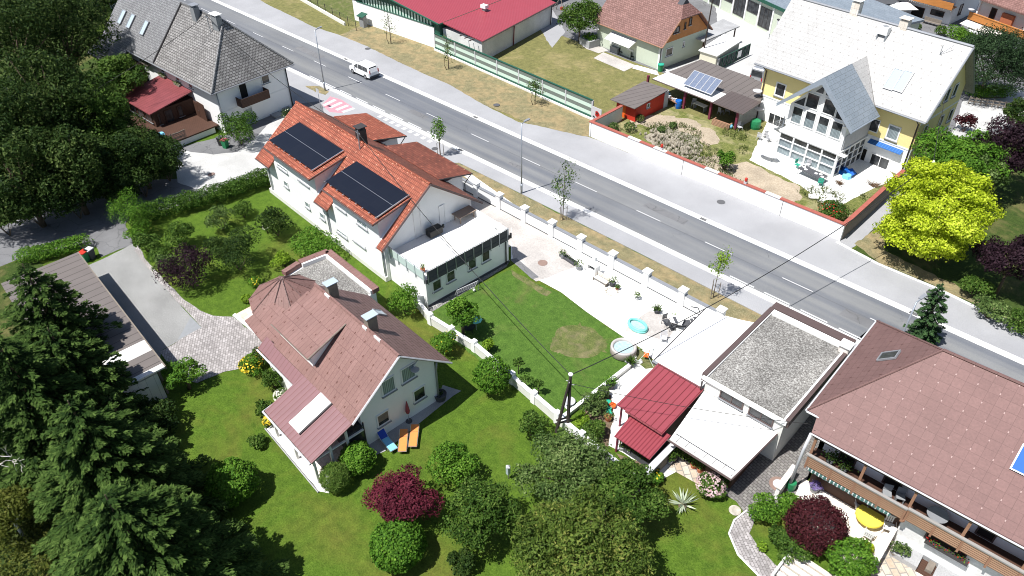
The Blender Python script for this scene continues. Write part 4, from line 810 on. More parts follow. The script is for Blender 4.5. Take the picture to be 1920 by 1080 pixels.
pipe(g,[(-.3,GY-.3,3.7),(-.3,GY-.25,2.7)],.07,'darktrim'); 
chimney(g,GX+.1,.3,4.1,4.7,.7,.7,'slabs','trim',.02)
h=thing('shed','white flat-roofed shed between garden wall and gravel-roofed garage','shed',f)
MB().slab([(-4.75,-.9,2.9),(-.46,-.8,2.95),(-.46,-8.6,2.7),(-4.5,-8.6,2.65)],.14).build('roof','whitefilm',h)
MB().box(-4.4,-.5,-8.3,-1.1,0,2.5).build('wall','white',h); MB().tube([(-4.75,-.9,2.86),(-4.5,-8.6,2.62)],.06,5).tube([(-4.5,-8.65,2.6),(-.46,-8.65,2.66)],.06,5).build('gutter','darktrim',h)
MB().tube([(-4.5,-8.62,2.75),(-.4,-8.62,2.8)],.09,5).build('roof_edge','greytrim',h)
h=thing('lean_to','low white metal lean-to roof in front of the gravel-roofed garage','shed',f)
MB().slab([(-.1,GY-.12,2.75),(GX-.1,GY-.12,2.75),(5.1,-13.7,2.45),(.45,-13.7,2.45)],.1).build('roof','whiteseam',h)
MB().tube([(.35,-13.78,2.38),(5.15,-13.78,2.38)],.07,6).tube([(5.15,-13.7,2.4),(GX-.05,GY-.15,2.7)],.05,5).build('gutter','trimbrown',h)
m=MB()
for i in range(7): x=.9+i*.68; m.box(x-.01,x+.01,-13.6,GY-.4,2.47+0,2.5)
m.tube([(.5,-13.1,2.58),(4.95,-13.1,2.58)],.025,4).build('snow_bar','darktrim',h)
MB().box(.8,4.8,-12.6,GY-.2,0,2.3).build('wall','wood',h)
h=thing('red_roof_shed','dark garden shed under two red metal roofs beside the planting bed','shed',f)
MB().slab([(-4.0,-8.75,2.85),(-.15,-8.75,2.85),(-.15,-13.6,2.45),(-4.0,-13.6,2.45)],.08).build('roof','redseam',h)
MB().slab([(-2.9,-13.1,2.1),(.2,-13.1,2.1),(.2,-15.5,1.8),(-2.7,-15.5,1.8)],.07).build('lower_roof','redfine',h)
MB().tube([(-3.2,-13.66,2.38),(-.15,-13.66,2.38)],.06,6).tube([(-4.0,-8.7,2.9),(-.15,-8.7,2.9)],.05,5).build('gutter','wornred',h)
MB().box(-3.4,-.3,-12.9,-9,0,2.3).build('wall','wood',h); MB().box(-2.4,.0,-14.9,-12.95,0,1.65).build('lower_wall','anth',h)
m=MB(); 
for x,y in [(-3.8,-13.2),(-3.8,-9.2),(-2.6,-15.2)]: m.box(x-.06,x+.06,y-.06,y+.06,0,2.4 if y>-14 else 1.75)
m.build('posts','purple',h)
w_=thing('timber_wall','low weathered timber wall running from the red shed to the garden','wall',f); MB().box(.35,.6,-17.6,-12.9,0,1.3).build('boards','woodgrey',w_); MB().box(.25,.72,-17.7,-12.8,1.301,1.4).build('coping','ltgrey',w_)
def fr2(p,q,z=0.):
    a=P(*p,z);b=P(*q,z); return Fr(a,math.degrees(math.atan2(b[1]-a[1],b[0]-a[0]))), float(np.linalg.norm(b-a))
# ---- big brown-roofed house, bottom right
f=Fr(P(1497,920),2.5); g=thing('balcony_house','large house under a dusty pink-brown shingle roof with long timber balconies','house',f)
XE=24.; RZ=10.5; ry=6.3; rx=3.6; zf=lambda y:6.3+.757*(y-.75); ye=-.12
MB().slab([(-.45,ye,zf(ye)),(XE,ye,zf(ye)),(XE,ry,RZ),(rx,ry,RZ),(-.75,1.3,zf(1.3))],.16).slab([(-1.3,.75,6.3),(-.45,.75,6.3),(-.75,1.3,zf(1.3)-.01)],.14).build('front_roof','brown',g)
MB().slab([(-1.3,.75,6.3),(rx,ry,RZ),(-1.25,11.85,6.3)],.15).build('hip_roof','brown2',g); MB().slab([(-1.25,11.85,6.3),(rx,ry,RZ),(XE,ry,RZ),(XE,11.85,6.3)],.15).build('back_roof','brown2',g)
MB().tube([(-1.3,.75,6.33),(rx,ry,RZ+.02)],.07,6).tube([(-1.25,11.85,6.33),(rx,ry,RZ+.02)],.07,6).tube([(rx,ry,RZ+.04),(XE,ry,RZ+.04)],.1,6).build('ridge_cap','brown2',g)
MB().tube([(-.45,ye-.06,zf(ye)-.1),(XE,ye-.06,zf(ye)-.1)],.06,6).tube([(-1.36,.75,6.2),(-1.31,11.85,6.2)],.07,6).tube([(-1.3,.7,6.2),(-.5,.7,6.2)],.07,6).build('gutter','ltgrey',g)
MB().box(-.3,XE,ye+.02,ye+.06,zf(ye)-.35,zf(ye)-.15).build('soffit_board','trimbrown',g)
hn=unit(np.cross([0,1,0],[rx+1.3,0,RZ-6.3])); hu=unit([rx+1.3,0,RZ-6.3]); skylight(g,f.pl(1667,668,(-1.3,3,6.33),hn),(0,1,0),hu,.95,1.25,'glass')
fn=unit(np.cross([1,0,0],[0,1,.757])); fu=unit([0,1,.757]); skylight(g,f.pl(1931,868,(0,ye,zf(ye)+.03),fn),(1,0,0),fu,1.4,1.6,'blueblind')
MB().box(.2,XE,1.5,11,0,6.2).build('wall','ltgrey' if 0 else 'white',g)
MB().box(5.95,XE,.45,1.49,0,2.75).build('lower_wall','concrete_lt',g)
# balcony
zb=2.9
MB().box(-.2,XE,-.05,1.49,zb-.16,zb).build('balcony_floor','wood',g)
n=0
for i in range(4): x=-.1+i*1.5; MB().box(x+.07,x+1.43,-.22,-.16,zb-.12,zb+.78).build('balcony_panel','woodlt',g)
for i in range(12): x=6.05+i*1.5; MB().box(x+.07,x+1.43,-.12,-.06,zb-.12,zb+.78).build('balcony_panel','woodlt',g)
m=MB(); m.box(-.3,5.95,-.3,-.1,zb+.84,zb+.95).box(5.96,XE,-.2,.0,zb+.84,zb+.95); m.build('handrail','railgrey',g)
m=MB()
for i in range(5): x=-.1+i*1.5; m.box(x-.06,x+.06,-.26,-.12,zb-.3,zb+.83)
for i in range(12): x=6.05+i*1.5; m.box(x-.06,x+.06,-.17,-.03,zb-.3,zb+.83)
for x in (-.1,3.0,5.95,8.9,12.,15.,18.,21.): m.box(x-.08,x+.08,-.02,.14,zb+.8,zf(ye)-.2)
m.box(5.88,6.04,-.25,1.4,zb-.3,zb-.1); m.build('balcony_posts','woodbeam',g)
for x0,x1,z0,z1 in ((1.2,2.3,3.,5.),(4.0,5.1,3.,5.),(9.4,10.4,3.,5.),(13.6,14.6,3.,5.)): win(g,f,'y',1.5,-1,None,None,dim=(x0,x1,z0,z1),sill=False,frame='trimbrown',glass='dark',name='balcony_door')
MB().box(.2,5.9,1.1,1.49,0,2.7).build('recess_wall','wood',g)
m=MB(); m.slab([(0.1,.0,2.72),(5.3,.0,2.72),(5.3,-.2,2.66),(.1,-.2,2.66)],.03)
for i in range(26): x=.1+i*.2; m.box(x,x+.18,-.22,-.205,2.48-.04*(i%2),2.66)
m.build('awning','awngreen',g)
pipe(g,[(-.45,ye,5.5),(-.5,-.35,4.),(-.55,-.45,.05)],.1,'ltgrey')
win(g,f,'y',.45,-1,(1776,1017),0,(2.3,1.2),frame='darktrim',glass='dark',sill=False)
x,z=f.Y(1776,1032,.2); bb=MB().box(x-1.2,x+1.2,.0,.3,z-.2,z).build('flower_box','darktrim',g); C=np.c_[rng.uniform(x-1.2,x+1.2,160),rng.uniform(-.05,.3,160),rng.uniform(z,z+.3,160)]; leafmesh('geraniums',C[:36],rng.normal(size=(36,3)),.12,.1,'fl_red',bb); leafmesh('geranium_leaves',C[90:],rng.normal(size=(70,3)),.14,.1,'f_mid',bb)
# side fence of terrace, low wall, lower roof slab
a=f.L(1497,905,1.)[:2]
MB().box(-1.0,-.75,-1.6,.6,0,1.15).build('terrace_wall','white',g); MB().box(-1.06,-.69,-1.7,.7,1.151,1.23).build('terrace_coping','slabs',g)
MB().box(5.75,5.9,-3.2,.3,.2,1.1).build('terrace_screen','wood',g); MB().box(5.68,5.97,-3.3,.35,1.12,1.22).build('terrace_screen_rail','slabs',g)
h=thing('basement_slab','raised grey concrete slab with white upper edge and cellar opening below the balconies','terrace',f)
a=f.L(1693,993,.4);b=f.L(1700,1052,.4); c0=f.L(1734,1036,.4); c1=f.L(1761,1055,.4); c2=f.L(1744,1078,.4); xa,ya_=a[0],.28; yb_=b[1]
cx0,cx1=c0[0],c1[0]; cyt=(c0[1]+c1[1])/2; cyb=c2[1]
MB().box(xa,cx0,yb_,ya_,0,.4).box(cx0+.001,cx1,cyt,ya_,0,.399).box(cx1+.001,17,-5,ya_,0,.4).build('slab','concrete',h)
MB().box(xa-.1,17,ya_+.002,ya_+.16,0,.62).build('edge','trim',h); MB().box(cx0,cx1,cyb,cyt-.002,.02,.05).build('cellar_floor','wood',h); MB().box(cx0+.4,cx1-.1,cyt-.9,cyt-.05,.051,.3).build('cellar_hatch','woodgrey',h)
# ---- red hall
f=Fr(P(817,90),3); g=thing('sports_hall','white walled hall with green clerestory and bright red corrugated roofs','hall',f)
xa,za=f.Y(822,45,-.5); xb_,zb_=f.Y(735,0,-.5); s=(zb_-za)/(xb_-xa); xr=-8.5; zr=za+s*(xr-xa)
MB().slab([(xa,-.5,za),(xa,30,za),(xr,30,zr),(xr,-.5,zr)],.15).slab([(xr*2-xa,-.5,za),(xr*2-xa,30,za),(xr,30,zr),(xr,-.5,zr)],.15).build('upper_roof','redmetal',g)
MB().extY([(xr*2-1,0),(1,0),(1,za-.25),(xr,zr-.3),(xr*2-1,za-.25)],.06,29).build('upper_wall','green',g)
MB().box(xr*2-1,.0,-.1,.05,0,3.1).build('white_wall','white',g)
m=MB()
for i in range(24): x=-15.6+i*.64; zz=za-.5+s*(x-xa)*.9; m.box(x,x+.3,-.0,.05,3.15,max(3.3,min(zz,4.3)))
m.build('clerestory_panel','mint',g)
MB().tube([(xa,-.52,za-.05),(xr,-.52,zr-.05)],.12,5).tube([(0,-.12,3.14),(xr*2,-.12,3.14)],.07,5).tube([(xa,-.5,za-.1),(xa,30,za-.1)],.12,5).build('roof_edge','green',g)
e0=f.L(885,88,3.15); e1=f.L(1038,7,3.15); k=(e1[0]-e0[0])/(e1[1]-e0[1]); ex=lambda y:e0[0]+k*(y-e0[1])
MB().slab([(1.05,.3,4.0),(ex(.3),.3,3.15),(ex(19),19,3.15),(1.05,19,4.0)],.14).build('lower_roof','redmetal',g)
MB().prism([(1.1,.6),(ex(.6)-.4,.6),(ex(18.6)-.4,18.6),(1.1,18.6)],0,3.0).build('lower_wall','concrete_lt',g)
MB().tube([(ex(.3),.3,3.05),(ex(19),19,3.05)],.1,5).build('gutter','trimbrown',g); pipe(g,[(ex(8)-.1,8,3.),(ex(8)-.3,8,0)],.09,'wornred'); pipe(g,[(ex(18)-.1,18,3.),(ex(18)-.3,18,0)],.07,'trimbrown')
m=MB()
for i in range(3): a=f.pl(863+9*i,67.5+4.5*i,(1,.3,4.),(unit(np.cross([0,1,0],[-1,0,.11])))); m.box(a[0]-.05,a[0]+.05,a[1]-.1,a[1]+.9,a[2]-.02,a[2]+.1)
m.build('snow_guards','trimbrown',g)
a=f.wld((2.4,8,3.95)); t=thing('roof_vent','small white box vent on the lower red hall roof','vent',a,f.a); MB().box(-.5,.5,-.35,.35,.25,.7).build('hood','trim',t); MB().box(-.3,.3,-.2,.2,-.15,.25).build('base','grey',t)
t=thing('meter_cabinet','small grey cabinet with green roof at the corner of the white hall wall','cabinet',f.wld(f.L(682,50)),f.a); MB().box(-.5,.5,-.35,.35,0,1.7).build('body','grey',t); MB().slab([(-.7,-.6,1.7),(.7,-.6,1.7),(.7,.5,2.),(-.7,.5,2.)],.08).build('roof','green',t)
# ---- noise barrier
f,Lb=fr2((817,93),(1108,222)); g=thing('noise_barrier','green framed noise barrier of striped mint and grey panels along the verge','barrier',f)
tops=[(816,59),(853,75.5),(891,93),(932,110.5),(973,128),(1018,147),(1062,165),(1112,183)]
HB=2.35; xs=[0]+[f.Y(u,v,0)[0] for u,v in tops[1:]]
for a,b in zip(xs,xs[1:]):
    for i in range(4): z0=.45+i*(HB-.5)/4; MB().box(a+.08,b-.08,-.05,.05,z0,z0+(HB-.5)/4-.01).build('panel','greypanel' if i%2 else 'mint',g)
    MB().box(a+.0,b-.0,-.12,-.0,.05,.44).build('base_panel','green',g)
for x in xs: MB().box(x-.09,x+.09,-.1,.1,0,HB).build('post','ltgrey',g)
MB().box(xs[0],xs[-1],-.11,.11,HB+.002,HB+.1).build('top_rail','green',g); MB().box(xs[0],xs[-1]+.6,-.35,-.13,0,.22).build('plinth','concrete_lt',g)
t=thing('sign_panel','square grey panel with a red and black emblem at the end of the noise barrier','sign',f.wld((xs[-1]+.9,-.2,0)),f.a)
MB().box(-.75,.75,-.03,.03,.3,1.8).build('board','ltgrey',t); MB().ext([(.1+.34*math.cos(a)*(1+.2*math.cos(3*a)),-.045,1.05+.36*math.sin(a)) for a in [k*math.pi/12 for k in range(24)]],(0,.012,0)).build('emblem','redlens',t); MB().ext([(.08+.13*math.cos(a),-.055,1.12+.15*math.sin(a)) for a in [k*math.pi/8 for k in range(16)]],(0,.009,0)).ext([(-.55,-.055,.5),(-.2,-.055,.45),(-.25,-.055,.62),(-.5,-.055,.68)],(0,.009,0)).build('emblem_centre','black',t)
# ---- brown shingled house, top middle
f=Fr(P(1235,131),-6.5); g=thing('shingle_house','pale green house with reddish shingle roof and timber gable behind the dry lawn','house',f)
A=f.X(1242,89.6,.6);B=f.X(1277,37.5,.6);C_=f.X(1315,22,.6);D_=f.X(1335.6,46,.6)
s=(B[1]-A[1])/(B[0]-A[0]); yr=(B[0]+C_[0])/2; zB=(B[1]+C_[1])/2; RZ=zB+s*(yr-B[0]); yb=2*yr-A[0]; ze=A[1]; XL=f.L(1116,38,ze)[0]
hx=.6-(RZ-zB)/1.2
fr_=[(XL,A[0],ze),(.6,A[0],ze),(.6,B[0],zB),(hx,yr,RZ),(XL,yr,RZ)]; MB().slab(fr_,.15).slab([(x,2*yr-y,z) for x,y,z in fr_],.15).build('roof','shingle',g)
MB().slab([(.6,B[0],zB),(hx,yr,RZ),(.6,2*yr-B[0],zB)],.14).build('half_hip','shingle',g)
WY=2*yr-0.; MB().box(XL+.5,0,0,WY,0,ze+.05).build('wall','palegreen',g)
MB().extX([(.02,ze+.05),(yr*.0+.02,ze+.25),(B[0]+.1,zB-.25),(2*yr-B[0]-.1,zB-.25),(WY-.02,ze+.25),(WY-.02,ze+.05)],-.6,.0).build('timber_gable','woodor',g)
MB().tube([(XL,A[0]-.05,ze-.05),(.6,A[0]-.05,ze-.05)],.08,5).tube([(.62,A[0],ze-.04),(.62,B[0],zB-.04)],.08,5).tube([(.62,yb,ze-.04),(.62,2*yr-B[0],zB-.04)],.08,5).build('gutter','woodbeam',g)
MB().extX([(yr-1.0,RZ-1.0),(yr,RZ+.1),(yr+1.,RZ-1.)],hx-.4,hx+.5).build('gable_vent','anth',g)
for a,b in [((1247,107),(1262,87)),((1279,88),(1284,76))]: win(g,f,'x',0,1,a,b,shut=.3)
for a,b in [((1282,55),(1287,41)),((1291,48),(1298,32)),((1262,64),(1275,48))]: win(g,f,'x',0,1,a,b,frame='wood')
win(g,f,'y',0,-1,(1144,78),(1161,88),sill=False); win(g,f,'y',0,-1,(1176,90),(1188,97),sill=False)
pipe(g,[(.1,-.1,ze-.1),(.1,-.1,0)],.07,'darktrim'); MB().box(-.35,.02,-.03,.35,0,ze-.1).build('corner_pilaster','trim',g)
q=[f.L(1153,60,2.5),f.L(1192,80,2.5)]; MB().slab([(q[0][0],-.02,2.75),(q[1][0]+.1,-.02,2.75),(q[1][0]+.1,-1.5,2.1),(q[0][0],-1.5,2.1)],.05).build('awning','awnw',g)
MB().lathe([(.02,.1),(.45,.2),(.5,.3)],14,(XL+.8,-.6,2.2)).build('satellite_dish','ltgrey',g)
c_=thing('concrete_planter','square concrete raised planter beside the shingle house','planter',P(1105,84),f.a-.1); MB().box(-1.2,1.2,-1.0,1.0,0,1.0).build('box','concrete',c_,bevel=.03); leafmesh('plants',np.c_[rng.uniform(-1,1,500),rng.uniform(-.9,.9,500),rng.uniform(1.,1.5,500)],rng.normal(size=(500,3)),.22,.13,'f_bright',c_)
for i,(u,v,l) in enumerate([(1165,102,'dark garden chair left of the other under the awning'),(1185,111,'dark garden chair nearest the end of the brown patio')]):
    t=thing('garden_chair',l,'chair',P(u,v),1.2+i,'chairs on the brown patio'); MB().box(-.25,.25,-.25,.25,.38,.43).build('seat','black',t); MB().box(-.25,.25,.2,.25,.44,.95).build('backrest','black',t)
    for a in(-.22,.22):
        for b in(-.22,.22): MB().box(a-.02,a+.02,b-.02,b+.02,0,.38).build('leg','black',t)
t=thing('storage_chest','grey storage chest under the house awning','chest',P(1153,98),f.a); MB().box(-.75,.75,-.35,.35,0,.75).build('body','grey',t,bevel=.03); MB().box(-.78,.78,-.38,.38,.752,.82).build('lid','greytrim',t)
t=thing('waste_bin','round green bin with pale lid at the house corner','bin',P(1238,133)); MB().lathe([(.35,0),(.42,.9)],16).build('body','greenp',t); MB().lathe([(.45,.9),(.42,1.),(.1,1.05)],16).build('lid','tealpot',t)
# climbing frame
t=thing('play_swing','small wooden climbing frame with red seat behind the lawn tree','swing',P(1047,22)); MB().tube([(-1,-.6,0),(0,0,1.9),(-1,.6,0)],.05,5).tube([(1,-.6,0),(0.6,0,1.9),(1,.6,0)],.05,5).tube([(0,0,1.9),(.6,0,1.9)],.05,5).build('frame','woodgrey',t); MB().box(.5,.9,-.2,.2,.5,.9).build('seat','redpaint',t)
# flat sheds behind
f,_=fr2((1294,67),(1322,78),2.6); g=thing('carport','flat pale roof carport behind the shingle house','carport',f); a=f.L(1387,49,2.6); b=f.L(1330,30,2.6)
MB().slab([(0,0,2.6),(2.6,0,2.6),(a[0],a[1],2.6),(a[0]-3.5,a[1]+.5,2.6)],.15).build('roof','concrete',g)
m=MB(); 
for x,y in ((.3,.4),(2.2,.4),(a[0]-.3,a[1]-.5),(a[0]-2.8,a[1]-.3)): m.box(x-.07,x+.07,y-.07,y+.07,0,2.45)
m.build('posts','wood',g)
f,_=fr2((1309.6,93.8),(1345,105),2.3); g=thing('container_shed','low pale shed with seamed roof beside the green lattice gate','shed',f); a=f.L(1391,78,2.3); b=f.L(1357.5,65.6,2.3); lx=f.L(1345,105,2.3)[0]
MB().slab([(0,0,2.3),(lx,0,2.3),(a[0],a[1],2.5),(b[0],b[1],2.5)],.12).build('roof','whiteseam',g); MB().prism([(.2,.2),(lx-.2,.2),(a[0]-.2,a[1]-.2),(b[0]+.1,b[1]-.2)],0,2.2).build('wall','cream',g)
f,Lg=fr2((1344,134),(1403,105)); g=thing('lattice_gate','dark green sliding lattice gate closing the concrete yard','gate',f)
m=MB(); m.box(0,Lg,-.04,.04,.15,.25).box(0,Lg,-.04,.04,1.7,1.8)
for i in range(8): x=Lg*i/7; m.box(x-.04,x+.04,-.035,.035,.26,1.69)
for i in range(7): x=Lg*i/7;x1=Lg*(i+1)/7; m.tube([(x,0,.25),(x1,0,1.7)],.03,4).tube([(x,0,1.7),(x1,0,.25)],.03,4)
m.build('frame','green',g); MB().box(0,Lg,.05,.07,.25,1.7).build('backing','anth',g); MB().box(Lg*.6,Lg*.72,-.07,-.05,.6,1.5).build('notice','trim',g)
t=thing('pole','tall dark pole rising beside the container shed','pole',P(1315,121)); MB().tube([(0,0,0),(.15,.1,9.5)],.11,8,.08).build('shaft','pole',t); MB().lathe([(.1,9.5),(.14,9.7)],8,(.15,.1,0)).build('cap','trim',t)
f,_=fr2((1318,124),(1345,134)); g=thing('yard_wall','short grey concrete wall between container shed and lattice gate','wall',f); MB().box(0,_,-.1,.1,0,1.7).build('wall','concrete',g); MB().box(-.02,_+.02,-.14,.14,1.701,1.78).build('coping','ltgrey',g)
# ---- green workshop
f,Lw=fr2((1322,3),(1440,62)); g=thing('workshop','long pale green workshop with dark openings and dark green flat roof edge','workshop',f)
MB().box(-12,Lw+3,0,.3,0,4.).build('wall','palegreen',g); MB().box(-12,Lw+14,.31,14,0,3.9).build('rear_wall','palegreen',g)
MB().box(-12.3,Lw+14.3,-.3,14.3,4.01,4.3).build('roof','bluegrey',g); MB().box(-12.32,Lw+14.32,-.42,-.31,3.95,4.4).build('roof_edge','green',g)
m=MB()
for i in range(9): x=-8+i*3.; m.box(x-.14,x+.14,-.14,-.001,0,3.9)
m.build('pilasters','trim',g)
for i in range(8):
    x=-7.8+i*3.; win(g,f,'y',0,-1,None,None,dim=(x,x+2.6,.4 if i%2 else 1.7,3.3),mull=3 if i%2 else 1,frame='darktrim',sill=False,glass='glass')
g2=thing('sliding_gate','tall plain grey gate panel at the end of the green workshop','gate',f.wld(f.L(1449,84)),f.a); MB().box(0,4.,-.1,.1,0,3.6).build('panel','ltgrey',g2); MB().box(-.1,4.1,-.14,.14,3.602,3.75).build('rail','darktrim',g2)
t=thing('gate_post','white rounded gate post in the concrete yard','post',P(1437,83)); MB().box(-.2,.2,-.2,.2,0,1.5).build('post','trim',t); MB().lathe([(.12,1.5),(.24,1.65),(.2,1.85),(.05,1.95)],12).build('ball','trim',t)
# ---- yellow house
f=Fr(P(1691,330),-5); g=thing('yellow_house','large yellow and white house with glaring white roof and glazed gable bay','house',f)
EZ=6.9; RZ=13.2; yr=4.3; s=(RZ-EZ)/(yr+1.); zm=lambda y:RZ-s*abs(y-yr); W=8.6; XL=-18.6; XR=.8; ye=-1.; yb=9.6
BX0,BX1=-11.72,-4.68
MB().extX([(0,3.0),(0,zm(0)-.2),(yr,RZ-.2),(W,zm(W)-.2),(W,3.0)],XL,0).build('upper_wall','yellow',g)
MB().box(XL,-.0,0,W,0,3.0).build('ground_floor_wall','white',g); MB().box(-.0,.03,.3,W,0,2.8).build('gable_base','yellow',g)
bz=10.3; be=6.0; bxm=-8.2; bs=(bz-be)/(4.2); yj=yr-(RZ-bz)/s
# main roof with the bay valley cut out
ya=yr-(RZ-be)/s if be>zm(ye) else ye; 
zl=zm(ye)
MB().slab([(XL-.9,ye,zl),(BX0,ye,zl),(BX0+.1,ye,zl),(bxm,yj,bz),(bxm,yr,RZ),(XL-.9,yr,RZ)],.18).slab([(BX1,ye,zl),(XR,ye,zl),(XR,yr,RZ),(bxm,yr,RZ),(bxm,yj,bz)],.18).build('front_roof','whiteroof',g)
MB().slab([(XL-.9,yb,zm(yb)),(XR,yb,zm(yb)),(XR,yr,RZ),(XL-.9,yr,RZ)],.18).build('back_roof','whiteroof',g)
MB().tube([(XL-.9,yr,RZ+.05),(XR,yr,RZ+.05)],.14,6).build('ridge_cap','greytrim',g)
MB().tube([(XL-.9,ye-.07,zl-.12),(BX0-.2,ye-.07,zl-.12)],.1,6).tube([(BX1+.2,ye-.07,zl-.12),(XR,ye-.07,zl-.12)],.1,6).tube([(XR,ye,zl-.08),(XR,yr,RZ-.04),(XR,yb,zm(yb)-.08)],.1,5).build('gutter','greytrim',g)
# bay roof: grey-blue in front, white behind
fy=-6.5; gx0,gx1=-12.6,-3.8
MB().slab([(gx0,fy,be),(bxm,fy,bz),(bxm,-1.15,bz),(gx0,-1.15,be)],.14).slab([(gx1,fy,be),(bxm,fy,bz),(bxm,-1.15,bz),(gx1,-1.15,be)],.14).build('bay_roof','bluegrey',g)
MB().slab([(gx1+.0-(.9/bs),-1.14,be+.9-.05),(bxm,-1.14,bz-.02),(bxm,yj,bz-.02)],.12).slab([(gx0+(.9/bs),-1.14,be+.9-.05),(bxm,-1.14,bz-.02),(bxm,yj,bz-.02)],.12).build('bay_back_roof','whiteroof',g)
m=MB()
for sx in (gx0,gx1): 
    m.ext([(sx,fy-.05,be-.35),(sx,fy-.05,be+.02),(bxm,fy-.05,bz+.02),(bxm,fy-.05,bz-.75)],(0,.05,0)); m.tube([(sx,fy,be-.05),(sx,-1.15,be-.05)],.08,5)
m.build('bay_bargeboard','bluetrim',g)
wx0,wx1=-11.6,-4.9; wy=-5.4
prof=[(wx0,2.9),(wx1,2.9),(wx1,be+.1),(bxm+.1,bz-.55),(wx0,be+.1)]
MB().extY([(wx0,2.95),(wx1,2.95),(wx1,be-.0),(wx1+(0),be+.0),(bxm,bz-.5),(wx0,be+.0)],wy,-.01).build('bay_wall','white',g)
# windows of the bay (front plane y=wy)
def W4(z0,z1,xs,mull=1,gl='glass'): 
    for a,b in xs: win(g,f,'y',wy,-1,None,None,dim=(a,b,z0,z1),mull=mull,glass=gl,sill=False,fw=.12)
step=(wx1-wx0-.5)/4
for i in range(4):
    a=wx0+.25+i*step; w_=win(g,f,'y',wy,-1,None,None,dim=(a+.12,a+step-.12,4.0,5.95),sill=False,fw=.12); MB().box(a+.26,a+step-.26,wy-.04,wy-.026,4.14,5.0).build('half_curtain','curtain',w_)
for a,b in ((wx0+1.6,wx0+3.1),(wx1-3.1,wx1-1.6)): win(g,f,'y',wy,-1,None,None,dim=(a,b,6.2,7.9),sill=False,fw=.1)
def tri(pts): MB().ext([(x,wy-.03,z) for x,z in pts],(0,.028,0)).build('gable_pane','glass',g)
tri([(bxm-1.0,8.15),(bxm-.15,8.15),(bxm-.15,9.1)]); tri([(bxm+.15,8.15),(bxm+1.,8.15),(bxm+.15,9.1)]); tri([(wx0+.35,6.2),(wx0+1.5,6.2),(wx0+1.5,7.2)]); tri([(wx1-.35,6.2),(wx1-1.5,6.2),(wx1-1.5,7.2)])
MB().lathe([(.05,-.15),(.15,0),(.05,.15)],10,(bxm,wy-.4,9.4)).lathe([(.05,-.15),(.15,0),(.05,.15)],10,(wx1-.1,wy-.5,5.9)).build('bay_lamp','trim',g)
# conservatory below
cy_=-5.9; MB().box(wx0-.35,wx1+.15,cy_,-.02,2.72,2.94).build('conservatory_roof','trim',g)
MB().box(wx0-.2,wx1,cy_+.25,-.05,0.02,2.7).build('conservatory_interior','curtain',g)
m=MB(); cw=(wx1-wx0+.2)
for i in range(5): x=wx0-.2+cw*i/4; m.box(x-.09,x+.09,cy_+.08,cy_+.25,0,2.7)
for z in (.1,1.05,1.95,2.62): m.box(wx0-.2,wx1,cy_+.1,cy_+.24,z-.05,z+.05)
for i in range(6): y=cy_+.2+i*1.1; m.box(wx1+.002,wx1+.14,y-.06,y+.06,0,2.7)
for z in (.1,1.05,1.95): m.box(wx1+.004,wx1+.12,cy_+.2,-.1,z-.05,z+.05)
m.build('conservatory_frame','trim',g)
m=MB(); m.box(wx0-.1,wx1-.1,cy_+.18,cy_+.24,2.0,2.57); m.build('conservatory_glass','glass',g); MB().box(wx1+.001,wx1+.05,cy_+.3,-.1,.15,2.6).build('side_glass','glass',g)
MB().box(wx1+.005,wx1+.06,wy+.2,-.1,3.0,4.6).build('side_cladding','ltgrey',g); MB().box(wx1+.0,wx1+.9,-6.,-5.4,2.7,2.8).build('side_ledge','trim',g)
for a,gl in [((1463.5,168.5),'glass'),((1675,249),'curtain')]: win(g,f,'y',0,-1,a,0,(1.35,1.65),fw=.14,glass=gl)
win(g,f,'y',0,-1,(1637,234),0,(1.4,1.5),frame='trim',sill=False)
win(g,f,'y',0,-1,(1457,226),0,(2.4,1.5),mull=3,fw=.12); win(g,f,'y',0,-1,(1649,303),0,(2.2,1.4),mull=2,fw=.12); win(g,f,'y',0,-1,(1615,294),0,(1.,2.3),sill=False,glass='dark',name='side_door')
MB().box(XL,-.0,-.04,-.0,2.95,3.12).box(.0,.04,0,W,2.95,3.12).box(.0,.04,0,W,5.9,6.05).build('string_course','trim',g)
MB().slab([(-7.0+2.6,-.03,2.75),(-.7,-.03,2.75),(-.7,-.6,2.5),(-4.4,-.6,2.5)],.05).build('awning','awn',g)
for a,b in [((1706,249),(1716,222)),((1735,231),(1746,210)),((1743,178),(1753,157)),((1786,188),(1797,165)),((1791,140),(1804,118)),((1806,160),(1818,140))][0:0]: pass
for y0,z0 in ((1.2,3.9),(4.8,3.9),(1.2,.9),(4.8,.9),(2.2,7.2),(3.9,7.2),(5.6,7.2),(7.0,3.9)): win(g,f,'x',.03,1,None,None,dim=(y0,y0+.9,z0,z0+1.5),frame='trim')
pipe(g,[(-.15,ye,zl-.2),(-.15,-.15,zl-.9),(-.15,-.15,.05)],.07,'trimbrown'); pipe(g,[(XL+.3,ye,zl-.2),(XL+.3,-.15,zl-.9),(XL+.3,-.15,.05)],.07,'trimbrown')
rn=unit(np.cross([1,0,0],[0,1,s])); ru=unit([0,1,s]); p0=(0,ye,zl+.02)
for u,v in ((1675.5,149),(1694,153)): skylight(g,f.pl(u,v,p0,rn),(1,0,0),ru,1.05,2.3)
for u,v,k in ((1605,20,1.2),(1697,45,.7)):
    x,z=f.Y(u,v,yr+.2); chimney(g,x,yr+.2,RZ-.8,RZ+k,.9,.8,'slabs','trim' if k>1 else 'slabs',.2)
